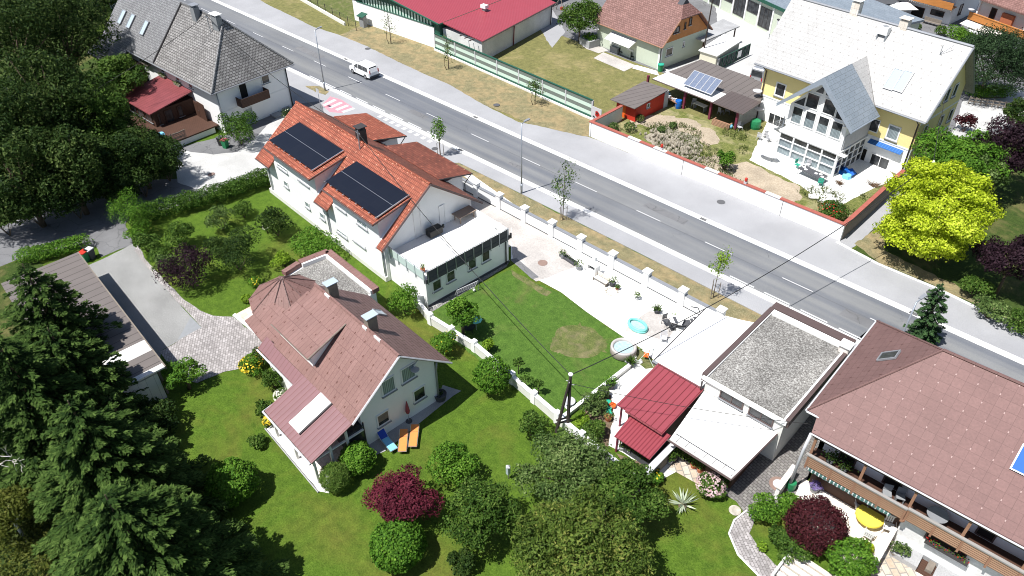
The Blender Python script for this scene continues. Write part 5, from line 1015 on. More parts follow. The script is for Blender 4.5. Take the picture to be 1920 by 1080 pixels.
a=f.pl(1656,66,p0,rn); t=thing('air_conditioner','white air conditioning unit standing high on the white roof','air conditioner',f.wld(a),f.a); MB().box(-.5,.5,-.35,.35,.1,.95).build('body','trim',t,bevel=.03); MB().lathe([(.3,.951),(.3,.97),(.1,.98)],16).build('fan_grille','grey',t); MB().box(-.5,-.4,-.4,.4,-.5,.098).box(.4,.5,-.4,.4,-.5,.098).build('feet','steel',t)
a=f.pl(1762,103,p0,rn); MB().tube([tuple(a),(a[0],a[1],a[2]+1.)],.035,5).tube([tuple(a),(a[0]+.9,a[1]+.3,a[2]+1.2)],.02,5).build('aerial_mast','steel',g)
for u,v in ((1421,171),(1423,190),(1424,205)): x,z=f.Y(u,v,-.6); MB().lathe([(.02,-.08),(.5,.03),(.55,.1),(.48,.08)],16,(x,-.7,z)).build('satellite_dish','ltgrey',g)
# spiral stair
t=thing('spiral_staircase','metal spiral staircase at the left corner of the glazed bay','staircase',P(1459,272)); m=MB().tube([(0,0,0),(0,0,3.6)],.06,8)
for i in range(14): a=i*.42; z=.2+i*.2; m.ext([(.06*math.cos(a),.06*math.sin(a),z),(.85*math.cos(a-.19),.85*math.sin(a-.19),z),(.85*math.cos(a+.19),.85*math.sin(a+.19),z)],(0,0,.04))
m.build('treads','steel',t); m=MB().tube([(.85*math.cos(i*.42),.85*math.sin(i*.42),1.15+i*.2) for i in range(14)],.025,5)
for i in range(14): a=i*.42; m.tube([(.85*math.cos(a),.85*math.sin(a),.2+i*.2),(.85*math.cos(a),.85*math.sin(a),1.15+i*.2)],.015,4)
m.build('handrail','steel',t)
# ---- open shed with solar
f=Fr(P(1224,147,2.5),-4); g=thing('open_shed','long open shed with maroon posts, pale and brown seamed roof, left of the yellow house','shed',f)
zz=lambda y:2.5+.07*y
def rp(m,x0,x1,x2,x3,y0,y1,dz=0): m.slab([(x0,y0,zz(y0)+dz),(x1,y0,zz(y0)+dz),(x2,y1,zz(y1)+dz),(x3,y1,zz(y1)+dz)],.1)
m=MB(); rp(m,0,9.2,9.2,.3,0,2.6); m.build('pale_roof','whiteseam',g); m=MB(); rp(m,.3,9.2,9.2,1.2,2.61,8.1); rp(m,9.21,12.9,12.2,9.21,4.2,7.9); rp(m,12.91-3.7,13.4,12.9,9.21,3.6,4.19); m.build('roof','greyseam',g); m=MB(); rp(m,9.21,13.5,13.4,9.21,-.1,3.59,.02); m.build('dark_roof','greyseam2',g)
for u,v in ((1235,165),(1276,206),(1324,226),(1374,245)): a=f.L(u,v); MB().box(a[0]-.13,a[0]+.13,.3,.56,0,2.42).build('post','purple',g)
MB().box(.8,12.2,7.5,7.7,0,2.9).box(12.3,12.5,.6,7.4,0,2.4).build('back_wall','concrete',g); MB().tube([(0,-.06,2.42),(13.5,-.06,2.42)],.07,5).build('gutter','trimbrown',g)
c=[f.L(1283.5,161,2.75),f.L(1334.6,180,2.75),f.L(1352,152,4.0),f.L(1300,132,4.0)]
t=thing('solar_collector','tilted rack of five pale solar collectors on the open shed roof','solar collector',f)
cx0=(c[0][0]+c[3][0])/2;cx1=(c[1][0]+c[2][0])/2;cy0=(c[0][1]+c[1][1])/2;cy1=(c[2][1]+c[3][1])/2; w5=(cx1-cx0)/5
for i in range(5): MB().ext([(cx0+i*w5+.06,cy0,2.85),(cx0+(i+1)*w5-.06,cy0,2.85),(cx0+(i+1)*w5-.06,cy1,4.05),(cx0+i*w5+.06,cy1,4.05)],(0,0,.06)).build('panel','solar2',t)
m=MB()
for i in range(6): x=cx0+i*w5; m.ext([(x-.055,cy0,2.85),(x+.055,cy0,2.85),(x+.055,cy1,4.05),(x-.055,cy1,4.05)],(0,0,.09))
for i in (0,5): x=cx0+i*w5; m.tube([(x,cy1,4.0),(x,cy1+.3,2.7)],.03,4)
m.tube([(cx0,cy0,2.9),(cx1,cy0,2.9)],.05,4).tube([(cx0,cy1,4.07),(cx1,cy1,4.07)],.05,4).build('frame','chrome',t)
# red hut
f=Fr(P(1190,229),-3); g=thing('red_hut','small bright red hut with grey lean-to roof in the weedy garden','hut',f); a=f.L(1166,213);b=f.L(1242,200)
HX=-3.0;HY=5.4
MB().box(HX,0,0,HY,0,2.0).build('wall','redpaint',g); MB().slab([(HX-.5,-.7,2.0),(.35,-.7,2.1),(.35,HY+.3,2.5),(HX-.5,HY+.3,2.4)],.08).build('roof','greyseam',g); win(g,f,'x',0,1,None,None,dim=(2.0,2.6,1.1,1.7)); MB().box(HX+.6,HX+1.5,-.04,-.001,0,1.8).build('door','orangep',g); MB().box(-.6,.06,HY+.0,HY+.8,0,2.1).build('side_panel','ltgrey',g)
# ---- white wall with red coping
g=thing('boundary_wall','long white roadside wall with red coping round the weedy garden','wall',(0,0,0))
HW=1.8; x0,x1,yw=-49.5,-18.75,63.45
MB().box(x0,x1,yw,yw+.3,0,HW).build('road_wall','white',g); MB().box(x0,x0+.3,yw+.301,69.3,0,HW).build('left_wall','whitew',g); MB().box(x1-.25,x1+.05,yw+.301,77.2,0,HW).build('right_wall','woodgrey',g)
MB().box(x0-.06,x1+.1,yw-.06,yw+.36,HW+.001,HW+.09).box(x0-.06,x0+.36,yw+.361,69.3,HW+.001,HW+.09).box(x1-.31,x1+.11,yw+.361,77.2,HW+.001,HW+.09).build('coping','coping',g)
m=MB()
for x in (-44.,-40.5,-34.,-27.): m.box(x,x+1.6,yw-.07,yw+.37,HW+.02,HW+.095)
m.build('unpainted_coping','slabs',g)
m=MB()
for x in (x0+.25,-36.6,-25.): m.box(x-.02,x+.02,yw-.025,yw-.001,0.02,HW)
m.build('wall_joints','darktrim',g)
for u,v,l in ((1240,279,'red and white wall lantern on the middle of the white wall'),(1397,343,'red and white wall lantern on the right part of the white wall')):
    a=P(u,v,HW+.2); t=thing('wall_lantern',l,'lantern',(a[0],yw+.15,HW+.09)); MB().box(-.15,.15,-.12,.12,0,.25).build('base','ltgrey',t); MB().lathe([(.08,.25),(.16,.35),(.14,.6),(.05,.68)],10).build('head','redpaint',t)
# ---- near garden wall with pillars
g=thing('pillar_wall','long white garden wall with capped pillars along the verge','wall',(0,0,0))
px=[-52.2,-49.5,-46.2,-42.7,-39.1,-35.5,-31.8,-28.,-24.3,-20.6]; yw=45.35
for a in px: MB().box(a-.28,a+.28,yw-.28,yw+.28,0,1.62).build('pillar','white',g); MB().box(a-.36,a+.36,yw-.36,yw+.36,1.622,1.72).build('pillar_cap','trim',g)
for a,b in zip(px,px[1:]):
    MB().box(a+.285,b-.285,yw-.12,yw+.12,0,1.2).build('wall_panel','white',g); MB().box(a+.285,b-.285,yw-.17,yw+.17,1.201,1.26).build('coping','greytrim',g); MB().box(a+.285,b-.285,yw-.15,yw-.121,.0,.1).build('shadow_gap_strip','anth',g)  # solid dark strip at the wall foot paints the shade of a gap
# lower-left block wall
W_=[tuple(P(*p)[:2]) for p in [(783,574),(808,607),(890,658),(960,718),(1045,792),(1090,830),(1185,905)]]
g=thing('block_wall','stepped whitewashed block wall between villa garden and lush lawn','wall',(0,0,0))
def wseg(a,b,h,t=.24,mat='whitew',nm='wall_segment'): 
    a=np.array(a);b=np.array(b);d=unit(b-a);n=np.array([-d[1],d[0]])*t/2; MB().prism([tuple(a-n),tuple(b-n),tuple(b+n),tuple(a+n)],0,h).build(nm,mat,g)
    MB().prism([tuple(a-n*1.4),tuple(b-n*1.4),tuple(b+n*1.4),tuple(a+n*1.4)],h+.001,h+.06).build('coping','trim',g)
L_=[]; y0=W_[0][1]
for a,b in zip(W_,W_[1:]):
    n=max(1,int(np.linalg.norm(np.array(b)-a)/2.4))
    for i in range(n): L_.append((np.array(a)+(np.array(b)-a)*i/n,np.array(a)+(np.array(b)-a)*(i+1)/n))
for i,(a,b) in enumerate(L_): 
    wseg(a,b,.85 if i%2 else .78); MB().box(a[0]-.2,a[0]+.2,a[1]-.2,a[1]+.2,0,1.15).build('pier','white',g)
g=thing('terrace_kerb_wall','low white wall from utility pole up to the whirlpool tub','wall',(0,0,0)); q=[tuple(P(*p)[:2]) for p in [(1045,795),(1180,690)]]; wseg(q[0],q[1],.35,.2)
g=thing('entrance_wall','short white wall piece at the corner of the roof terrace house','wall',(0,0,0)); q=[tuple(P(*p)[:2]) for p in [(783,574),(805,566)]]; wseg(q[0],q[1],1.0,.25,'white')
# far fence + grey low wall beside hall
f,Lf=fr2((520,-25),(668,60)); g=thing('mesh_fence','dark wire mesh fence on a low white wall left of the hall','fence',f)
MB().box(0,Lf-3.5,-.12,.12,0,.5).build('low_wall','whitew',g)
m=MB()
for i in range(int(Lf/2.5)+1): m.tube([(i*2.5,.3,0),(i*2.5,.3,1.5)],.05,5)
m.build('posts','darktrim',g); m=MB()
for z in (.7,1.,1.3,1.5): m.tube([(0,.3,z),(Lf,.3,z)],.015,4)
m.build('mesh_wires','darktrim',g)
sheet('meadow',[(-150,67.5),(-100,67.5),(-98.5,80),(-102,120),(-190,120)],'worn',.003,px=False,amp=0)
# ---- two alpine houses top right
f=Fr(P(1778,47),-6); g=thing('alpine_house','white house with carved timber balcony beyond the yellow house','house',f)
MB().box(-13,0,0,9,0,6.).build('wall','white',g); MB().slab([(-14,-2.,5.2),(1,-2.,5.2),(1,4.5,8.2),(-14,4.5,8.2)],.2).slab([(-14,11,5.2),(1,11,5.2),(1,4.5,8.2),(-14,4.5,8.2)],.2).build('roof','shingle',g)
MB().box(-9,.3,-1.4,-.01,2.7,2.85).box(-9,.3,-1.5,-1.4,2.6,3.6).build('balcony','woodor',g)
m=MB()
for i in range(40): x=-6.5+i*.17; m.box(x,x+.1,-1.42,-1.3,2.5-.1*(i%2),2.6)
m.build('fringe','awnw',g)
for a,b in [((1747,16),(1768,33)),((1686,2),(1700,19))]: win(g,f,'y',0,-1,a,b,frame='wood',sill=False)
win(g,f,'y',0,-1,(1713,10),(1729,34),frame='wood',sill=False,name='door',glass='dark'); win(g,f,'x',0,1,None,None,dim=(2,3,1,2.6),frame='wood')
f,Lq=fr2((1818,23),(1920,60),3.5); g=thing('alpine_house','house with bright orange carved balcony and brown roof at the right edge','house',f)
MB().box(.2,22,1.3,9,0,5.6).build('wall','whitew',g); MB().slab([(-.5,.2,5.6),(22,.2,5.6),(22,6,8.4),(-.5,6,8.4)],.2).build('roof','shingle',g)
MB().box(0,16,0,.1,2.6,3.5).box(0,16,.1,1.29,2.5,2.6).build('balcony','woodor',g); MB().box(-.05,16,-.06,.16,3.501,3.6).build('handrail','woodor',g)
for x in (2.2,9.4): win(g,f,'y',1.3,-1,None,None,dim=(x,x+.9,2.7,4.7),frame='wood',sill=False,glass='dark',name='balcony_door')
MB().box(4.2,6,.9,1.28,2.65,4.6).build('hood','terracotta',g)
for x in (0.2,7.8): MB().box(x,x+.25,1.1,1.29,0,5.4).build('pilaster','trim',g)
MB().slab([(0,.0,2.45),(6.2,0,2.45),(6.2,-1.3,2.1),(0,-1.3,2.1)],.05).build('awning','slabs',g); MB().lathe([(.02,.0),(.4,.1),(.42,.18)],12,(.3,-.3,3.9)).build('satellite_dish','ltgrey',g)
t=thing('parasol','white parasol in front of the orange balcony','parasol',P(1832,80)); MB().lathe([(1.9,1.7),(.05,2.3)],8).build('canopy','trim',t); MB().tube([(0,0,0),(0,0,2.2)],.03,6).build('pole','steel',t)
t=thing('parasol','grey pointed parasol behind the ridge of the yellow house','parasol',P(1645,25,0)); MB().lathe([(3.2,2.2),(.05,3.2)],4).build('canopy','anth',t); MB().tube([(0,0,0),(0,0,3.1)],.04,6).build('pole','steel',t)
t=thing('parasol','square white parasol beside the carved timber balcony','parasol',P(1684,36,0)); MB().lathe([(2.5,2.0),(.05,2.5)],4).build('canopy','trim',t); MB().tube([(0,0,0),(0,0,2.4)],.04,6).build('pole','steel',t)
t=thing('garden_bench','timber picnic bench in front of the carved balcony house','bench',P(1745,47),-.1); MB().box(-1.3,1.3,-.2,.2,.4,.46).build('seat','woodgrey',t); MB().box(-1.3,1.3,.22,.3,.47,.95).build('backrest','woodgrey',t); MB().box(-1.2,-1.1,-.2,.2,0,.399).box(1.1,1.2,-.2,.2,0,.399).build('legs','woodgrey',t)
f,Lf=fr2((1815,195),(1870,203)); g=thing('timber_fence','weathered timber fence in front of the clipped hedge by the side street','fence',f); m=MB()
for i in range(10): m.box(i*Lf/5-.06,i*Lf/5+.06,-.06,.06,0,1.)
m.box(0,Lf*1.8,-.03,.03,.75,.9).box(0,Lf*1.8,-.03,.03,.35,.5); m.build('rails','woodgrey',g)
def hgt(b,t):
    g=P(*b); q=ray(*t); return H+q[2]*np.hypot(g[0],g[1])/np.hypot(q[0],q[1])
# ---------------- vehicles ----------------
def vehicle(name,label,cat,loc,rz,prof,W,paint,wins,wheels,rearwin,taper=(1.05,.16),k=1.):
    t=thing(name,label,cat,loc,rz); zt=max(z for x,z in prof)
    hw=lambda z: W/2-(max(0,z-taper[0])/(zt-taper[0]))*taper[1]
    m=MB(); n=len(prof); vs=[]
    for s in (-1,1):
        for x,z in prof: vs.append((x,s*(hw(z)-.1),z))
        for x,z in prof:
            cx,cz=0,1.; vs.append((x*.955,s*hw(z),cz+(z-cz)*.93))
    # order: [inner -1][outer -1][inner +1][outer +1]
    fs=[tuple(n+i for i in range(n)),tuple(3*n+i for i in range(n))[::-1]]
    for i in range(n):
        j=(i+1)%n; fs+=[(i,j,n+j,n+i),(2*n+i,2*n+j,3*n+j,3*n+i),(i,j,2*n+j,2*n+i)]
    m.add(vs,fs); m.build('body',paint,t)
    for s in(-1,1):
        for w_ in wins: MB().ext([(x*.99,s*(hw(z)+.012),z) for x,z in w_],(0,-s*.02,0)).build('side_window','glass',t)
        for x in wheels:
            wl=MB().ext([(x+.33*math.cos(a),s*(W/2-.2),.33+.33*math.sin(a)) for a in [i*math.pi/10 for i in range(20)]],(0,s*.215,0)).build('wheel','tyre',t)
            MB().ext([(x+.2*math.cos(a),s*(W/2+.018),.33+.2*math.sin(a)) for a in [i*math.pi/8 for i in range(16)]],(0,s*.012,0)).build('rim','rim',wl)
        x=max(p[0] for p in prof); MB().box(x-.03,x+.015,s*(W/2-.2)-.07,s*(W/2-.2)+.07,.85,1.3).build('tail_light','redlens',t)
        xf=min(p[0] for p in prof); MB().box(xf+.0,xf+.2,s*(W/2-.3)-.16,s*(W/2-.3)+.16,.68,.86).build('headlight','clear',t)
        MB().box(-.95,-.75,s*(W/2+.02) if s>0 else s*(W/2+.2),s*(W/2+.2) if s>0 else s*(W/2+.02),1.02,1.2).build('mirror',paint,t)
    p=rearwin; MB().ext([(p[0][0],-W/2+.22,p[0][1]),(p[0][0],W/2-.22,p[0][1]),(p[1][0],W/2-.3,p[1][1]),(p[1][0],-W/2+.3,p[1][1])],(.025,0,.0)).build('rear_window','glass',t)
    x=max(p[0] for p in prof); MB().box(x-.1,x+.06,-W/2+.1,W/2-.1,.35,.55).build('rear_bumper','anth',t); MB().box(x+.005,x+.02,-.26,.26,.72,.84).build('number_plate','trim',t)
    return t
pc=(P(661,137)+P(687.5,150))/2
prof=[(-2.1,.3),(-2.25,.5),(-2.22,.78),(-2.0,.95),(-1.35,1.08),(-.62,1.66),(-.3,1.8),(.8,1.85),(1.85,1.8),(2.1,1.5),(2.25,1.0),(2.25,.35),(2.1,.3)]
v=vehicle('van','white compact van with dark windows driving on the main road','van',(pc[0],pc[1]+.88,.02),0,prof,1.8,'van',[[(-1.2,1.12),(-.45,1.62),(-.25,1.62),(-.25,1.12)],[(-.15,1.12),(-.15,1.64),(.75,1.66),(.75,1.12)],[(.85,1.12),(.85,1.66),(1.75,1.62),(1.95,1.15)]],(-1.45,1.35),[(2.17,1.08),(2.02,1.66)])
MB().ext([(-1.3,-.72,1.1),(-1.3,.72,1.1),(-.6,.6,1.67),(-.6,-.6,1.67)],(-.02,0,.03)).build('windscreen','glass',v)
pb=P(1414,138,1.6); prof2=[(-2.3,.35),(-2.5,.6),(-2.4,1.1),(-1.8,1.3),(-1.,2.2),(-.6,2.35),(2.3,2.35),(2.5,2.2),(2.55,1.2),(2.55,.4),(2.4,.35)]
v=vehicle('van','silver high-roofed van parked in the concrete yard','van',(pb[0]+.2,pb[1]+2.5,0),-math.pi/2+.08,prof2,1.95,'silver',[[(-1.5,1.4),(-.9,2.05),(-.4,2.05),(-.4,1.4)],[(-.2,1.4),(-.2,2.05),(1.,2.05),(1.,1.4)],[(1.2,1.4),(1.2,2.05),(2.2,2.05),(2.2,1.4)]],(-1.6,1.5),[(2.56,1.35),(2.535,2.05)])
# ---------------- street lamps, signs, covers ----------------
for i,(bp,lb) in enumerate([(P(610,170),'tall grey street lamp in front of the grey farmhouse'),(P(978,363),'tall grey street lamp on the verge near the middle'),(P(1720,563,8.15),'grey street lamp rising behind the pink-brown roof')]):
    t=thing('street_lamp',lb,'street lamp',(bp[0],bp[1],0),0,'street lamps along the main road')
    MB().tube([(0,0,0),(0,0,1.2)],.11,10).tube([(0,0,1.2),(0,0,8.0)],.085,10,.055).build('pole','steel',t,smooth=True); MB().box(-.09,.09,-.12,-.07,.5,1.).build('door_plate','grey',t)
    MB().tube([(0,0,7.95),(.1,.45,8.1)],.05,6).build('arm','steel',t); MB().ext([(-.06,.35,8.06),(.16,.3,8.06),(.32,.9,8.16),(.06,.98,8.16)],(0,0,.1)).build('lamp_head','greytrim',t)
a=P(601.5,203); t=thing('traffic_sign','grey back of a square traffic sign behind the red roof','traffic sign',(a[0],a[1],0)); MB().tube([(0,0,0),(0,0,2.6)],.035,8).build('post','steel',t); MB().box(-.3,.3,-.05,-.03,2.0,2.6).build('plate','ltgrey',t)
for i,(u,v,rr,l) in enumerate([(689.5,91,.42,'round manhole cover on the far pavement above the van'),(931,196.5,.42,'round manhole cover on the far pavement opposite the noise barrier'),(1352,378.5,.42,'round manhole cover on the pavement by the white wall'),(1747,550,.45,'round manhole cover beside the small conifer'),(396,326,.38,'rusty manhole cover on the pale lane'),(1017.5,492,.45,'rusty manhole cover on the worn concrete'),(815,278,.36,'manhole cover beside the sapling at the red roof')]):
    p=P(u,v,.08); zz_=.065 if i<4 else .03; tag(MB().lathe([(rr,0),(rr,.012),(rr*.8,.016)],24,(p[0],p[1],zz_)).build('manhole_cover','iron' if i<4 or i==6 else 'rustiron'),l,'manhole cover')
p=P(1460,908,.02); t=thing('round_drain','circular cobbled ring with iron cover in the grey yard','manhole cover',(p[0],p[1],.016)); MB().lathe([(.62,0),(.62,.02),(.4,.024)],28).build('ring','rustiron',t); MB().lathe([(.38,.003),(.38,.035)],24).build('cover','ltgrey',t)
for u,v,l in [(648.7,111,'drain grate in the far gutter left of the van'),(892,220,'drain grate in the far gutter beyond the solar roof'),(1319,411,'drain grate in the far gutter below the white wall'),(863.5,282,'drain grate in the near gutter beside the slim tree'),(1713,588,'drain grate in the far gutter at the right lamp')]:
    p=P(u,v); m=MB()
    for i in range(5): m.box(-.35,.35,-.2+i*.09,-.16+i*.09,0,.03)
    o=m.build('drain_grate','iron'); o.location=(p[0],p[1],.02); tag(o,l,'drain')
# ---------------- utility poles and cables ----------------
pb=P(1064,806); hp=hgt((1064,806),(1068,703)); t=thing('utility_pole','dark A-frame timber utility pole with cross braces','utility pole',(pb[0],pb[1],0))
o2=P(1043,810)-pb
MB().tube([(0,0,0),(0,0,hp)],.13,8,.1).build('upright','pole',t); MB().tube([(o2[0],o2[1],0),(0.05,-.05,hp-.15)],.13,8,.09).build('stay','pole',t)
m=MB(); 
for z in (.9,1.25): a=np.array([o2[0],o2[1]])*(1-z/hp); m.tube([(a[0]*1.35,a[1]*1.35,z),(-a[0]*.35,-a[1]*.35,z+.1)],.07,6)
m.build('cross_brace','pole',t); MB().lathe([(.15,hp),(.17,hp+.1),(.05,hp+.2)],10).build('cap','trim',t); m=MB()
for k in range(4): a=k*1.57+.4; m.tube([(0,0,hp-.9+k*.12),(.3*math.cos(a),.3*math.sin(a),hp-.85+k*.12)],.025,5)
m.build('insulators','ltgrey',t)
TP=np.array([pb[0],pb[1],hp])
p2=P(1750,304,8.5); t=thing('utility_pole','timber utility pole standing inside the golden yellow tree','utility pole',(p2[0],p2[1],0)); MB().tube([(0,0,0),(0,0,8.5)],.14,8,.1).build('pole','pole',t); MB().lathe([(.16,8.5),(.05,8.7)],8).build('cap','trim',t)
F2=Fr(P(803,577),-3); F1=Fr(P(399.6,162.5,5.9),2.5); F11=Fr(P(1691,330),-5); F6=Fr(P(1497,920),2.5)
def cable(label,a,b,sag,r=.03):
    a=np.array(a,float);b=np.array(b,float); pts=[tuple(a+(b-a)*t-np.array([0,0,sag*4*t*(1-t)])) for t in np.linspace(0,1,25)]
    tag(MB().tube(pts,r,5).build('overhead_cable','wire'),label,'cable')
m1=F2.wld((-14.6,4.15,9.6)); m0=F1.wld(tuple(np.array(c0:=(F1.pl(395,60,(0,-.75,5.7),np.cross([1,0,0],unit([0,5.55,5.85])))))+[0,0,1.9]))
cable('overhead cable from the A-frame pole to the mast on the red roof',TP,m1,.8)
cable('long overhead cable crossing the road to the pole in the yellow tree',TP,p2,1.6,.035)
cable('overhead cable from the pole in the yellow tree to the yellow house',p2,F11.wld((.05,3.3,9.5)),.3)
cable('thin overhead cable passing the gravel-roofed garage toward the right edge',TP-[0,0,.8],P(1472,790,4.35),.3,.02)
cable('thin cable over the pink-brown roof from the garage corner',P(1472,790,4.35),P(2150,846,8.),.2,.02)
cable('thin cable over the pink-brown roof from its eave corner',F6.wld((-.4,0,5.75)),P(2150,848,7.4),.2,.022)
cable('overhead cable between the grey farmhouse and the red roof mast',m0,m1,1.2)
cable('overhead cable from the farmhouse mast over the slates to the forest',m0,P(150,185,5.5),.3)
# ---------------- garden furniture ----------------
def lounger(label,u,v,rz,c1,c2,raise_=.0):
    p=P(u,v,.3); t=thing('sun_lounger',label,'sun lounger',(p[0],p[1],0),rz,'sun loungers by the villa')
    m=MB()
    for s in(-.3,.3): m.tube([(-.95,s,.32),(.35,s,.32),(.95,s,.32+raise_)],.022,6)
    for x in(-.95,-.2,.35,.95): m.tube([(x,-.3,.32+(raise_ if x>.9 else 0)),(x,.3,.32+(raise_ if x>.9 else 0))],.022,6)
    m.build('frame','chrome',t)
    for x in(-.6,.5):
        for s in(-.3,.3): MB().tube([(x,s,.32),(x+.08,s*1.1,0)],.02,6).build('leg','chrome',t)
    MB().box(-.93,.33,-.27,.27,.33,.36).build('seat_cloth',c1,t); MB().ext([(.36,-.27,.34),(.36,.27,.34),(.93,.27,.35+raise_),(.93,-.27,.35+raise_)],(0,0,.03)).build('back_cloth',c2,t); return t
YW=lambda a,b: math.atan2(*(P(*b)-P(*a))[[1,0]])
lounger('blue sun lounger with pale blue foot end beside the villa wall',726,828,YW((742,846),(713,811)),'ltblue','blue',.35)
lounger('orange sun lounger next to the blue one',756,827,YW((755,845),(758,811)),'orange','orange',.12)
lounger('orange sun lounger set furthest from the blue one',776,818,YW((774,833),(778,802)),'orange','orange',.12)
p=P(767,790); t=thing('parasol','folded dusty red parasol standing at the villa wall','parasol',p); MB().tube([(0,0,0),(0,0,2.1)],.025,6).build('pole','ltgrey',t); MB().lathe([(.12,.9),(.17,1.1),(.1,1.7),(.02,2.15)],10).build('canopy','redcloth',t); MB().lathe([(.25,0),(.22,.1),(.04,.14)],14).build('base','anth',t)
p=P(826,748); t=thing('plant_tub','big dark plant tub at the villa corner','pot',p); MB().lathe([(.38,0),(.5,.6),(.46,.62),(.4,.45)],20).build('pot','anth',t); leafmesh('plant',rng.normal(0,.14,(60,3))+[0,0,.6],rng.normal(size=(60,3)),.14,.08,'f_dark',t)
a=P(858,562);b=P(897,544); rz=math.atan2(b[1]-a[1],b[0]-a[0]); L_=float(np.linalg.norm(b-a)); t=thing('football_goal','small metal football goal on the lush lawn edge','goal',a,rz)
MB().tube([(0,0,0),(0,0,1.05),(L_,0,1.05),(L_,0,0)],.035,6).build('posts','ltgrey',t); MB().tube([(0,0,1.05),(0,.55,.0),(L_,.55,0),(L_,0,1.05)],.025,6).build('back_frame','ltgrey',t)
m=MB()
for i in range(9): x=L_*i/8; m.tube([(x,0,1.05),(x,.55,.03)],.006,3)
for k in range(4): z=1.05-.25*k; m.tube([(0,.13*k,z),(L_,.13*k,z)],.006,3)
m.build('net','ltgrey',t)
tag(MB().lathe([(.02,0),(.1,.04),(.13,.13),(.1,.22),(.02,.26)],14,P(889,546)).build('football','trim',smooth=True),'white football in front of the goal','ball')
# whirlpool, paddling pool
p=P(1168,662); r=float(np.linalg.norm(P(1143,648,.7)-P(1193,648,.7)))/2; t=thing('whirlpool_tub','round taupe inflatable whirlpool with cream rim','pool',(p[0],p[1],0))
MB().lathe([(r*.9,0),(r,.15),(r,.55),(r*.97,.62)],36,caps=False).build('side','taupe',t,smooth=True); MB().lathe([(r*.97,.62),(r*.98,.72),(r*.9,.8),(r*.78,.76),(r*.74,.6),(r*.74,.35)],36,caps=False).build('rim','creamv',t,smooth=True); MB().lathe([(r*.735,.56),(r*.735,.6)],30).build('water','water',t)
p=P(1195,614); t=thing('paddling_pool','oval turquoise paddling pool beside the whirlpool','pool',(p[0],p[1],.02),YW((1180,603),(1211,624))); t.scale=(.82,.82,.82)
m=MB()
for ring,(z,k) in enumerate(((.14,1.),(.36,.97))):
    n=32; vs=[];fs=[]
    for i in range(n):
        a=2*math.pi*i/n
        for j in range(8): b=2*math.pi*j/8; rr=.13*math.cos(b); vs.append(((1.05*k+rr)*math.cos(a),(.68*k+rr)*math.sin(a),z+.13*math.sin(b)))
    for i in range(n):
        for j in range(8): fs.append((i*8+j,i*8+(j+1)%8,((i+1)%n)*8+(j+1)%8,((i+1)%n)*8+j))
    m.add(vs,fs)
m.build('rings','teal',t,smooth=True); MB().lathe([(.95,.1),(.95,.2)],30,sy=.63).build('water','water',t)
# dining set + hanging chair
def chair(label,u,v,rz,mat='black',z0=0,name='garden_chair',white=False,group=None,scale=1.):
    p=P(u,v,z0); t=thing(name,label,'chair',(p[0],p[1],z0),rz,group)
    MB().box(-.25,.25,-.24,.24,.4,.44).build('seat',mat,t)
    bk=MB()
    for i in range(5): bk.box(-.24+i*.1,-.17+i*.1,.23,.26,.5,.95)
    bk.box(-.26,.26,.22,.27,.951,1.); bk.build('backrest',mat,t)
    for a in(-.24,.24):
        for b in(-.23,.23): MB().tube([(a*1.1,b*1.15,0),(a,b,.4)],.02,5).build('leg',mat,t)
    m=MB()
    for a in(-.27,.27): m.tube([(a,-.2,.44),(a,-.2,.65),(a,.23,.66)],.02,5)
    m.build('armrests',mat,t); t.scale=(scale,)*3; return t
p=P(1268,612); t=thing('dining_table','small dark garden table with white top beside the hanging chair','table',p,.3); MB().box(-.5,.5,-.5,.5,.7,.74).build('tabletop','trim',t); m=MB()
for a in(-.42,.42):
    for b in(-.42,.42): m.tube([(a,b,0),(a,b,.7)],.025,5)
m.build('legs','black',t)
chair('dark garden chair left of the white-topped table',1248,609,1.2,'anth'); chair('dark garden chair in front of the white-topped table',1258,618,2.6,'anth'); chair('white folding chair on its own near the shed',1243,640,.5,'ltgrey')
p=P(1283,612); t=thing('hanging_chair','dark hammock lounger on a curved stand at the shed corner','hammock chair',p,.9); MB().tube([(-1.,0,.05),(0,0,.02),(1.,0,.3),(1.25,0,1.1),(.9,0,1.9),(.3,0,2.1)],.045,6).build('stand','anth',t); MB().tube([(-1,-.5,.03),(-1,.5,.03)],.04,6).tube([(.6,-.5,.03),(.6,.5,.03)],.04,6).build('feet','anth',t)
m=MB()
for i in range(8): a=-1.+i*.25; z=.35+.5*(abs(a)/1.)**2; m.box(a,a+.24,-.33,.33,z,z+.05)
m.build('sling','anth',t)
# fireplace grill, bench, pots
p=P(1111,518); t=thing('barbecue','white masonry barbecue with chimney hood by the pillar wall','barbecue',p,YW((1104,512),(1118,520))); MB().box(-.5,.5,-.3,.35,0,.8).build('base','court',t); MB().box(-.5,-.4,-.3,.35,.801,1.3).box(.4,.5,-.3,.35,.801,1.3).build('side','trim',t); MB().box(-.39,.39,.1,.3,.81,1.25).build('firebox','dark',t)
MB().add([(-.5,-.3,1.3),(.5,-.3,1.3),(.5,.35,1.3),(-.5,.35,1.3),(-.15,0,1.75),(.15,0,1.75),(.15,.3,1.75),(-.15,.3,1.75)],[(0,1,5,4),(1,2,6,5),(2,3,7,6),(3,0,4,7),(4,5,6,7)]).box(-.15,.15,0,.3,1.751,2.1).build('hood','trim',t)
p=P(1126,530); t=thing('garden_bench','pale timber garden bench beside the barbecue','bench',p,YW((1114,522),(1138,536))); MB().box(-.8,.8,-.25,.2,.4,.45).build('seat','slabs',t); MB().box(-.8,.8,.22,.27,.5,.9).build('backrest','slabs',t)
for a in(-.7,.7): MB().box(a-.05,a+.05,-.22,.22,0,.399).build('leg','woodgrey',t)
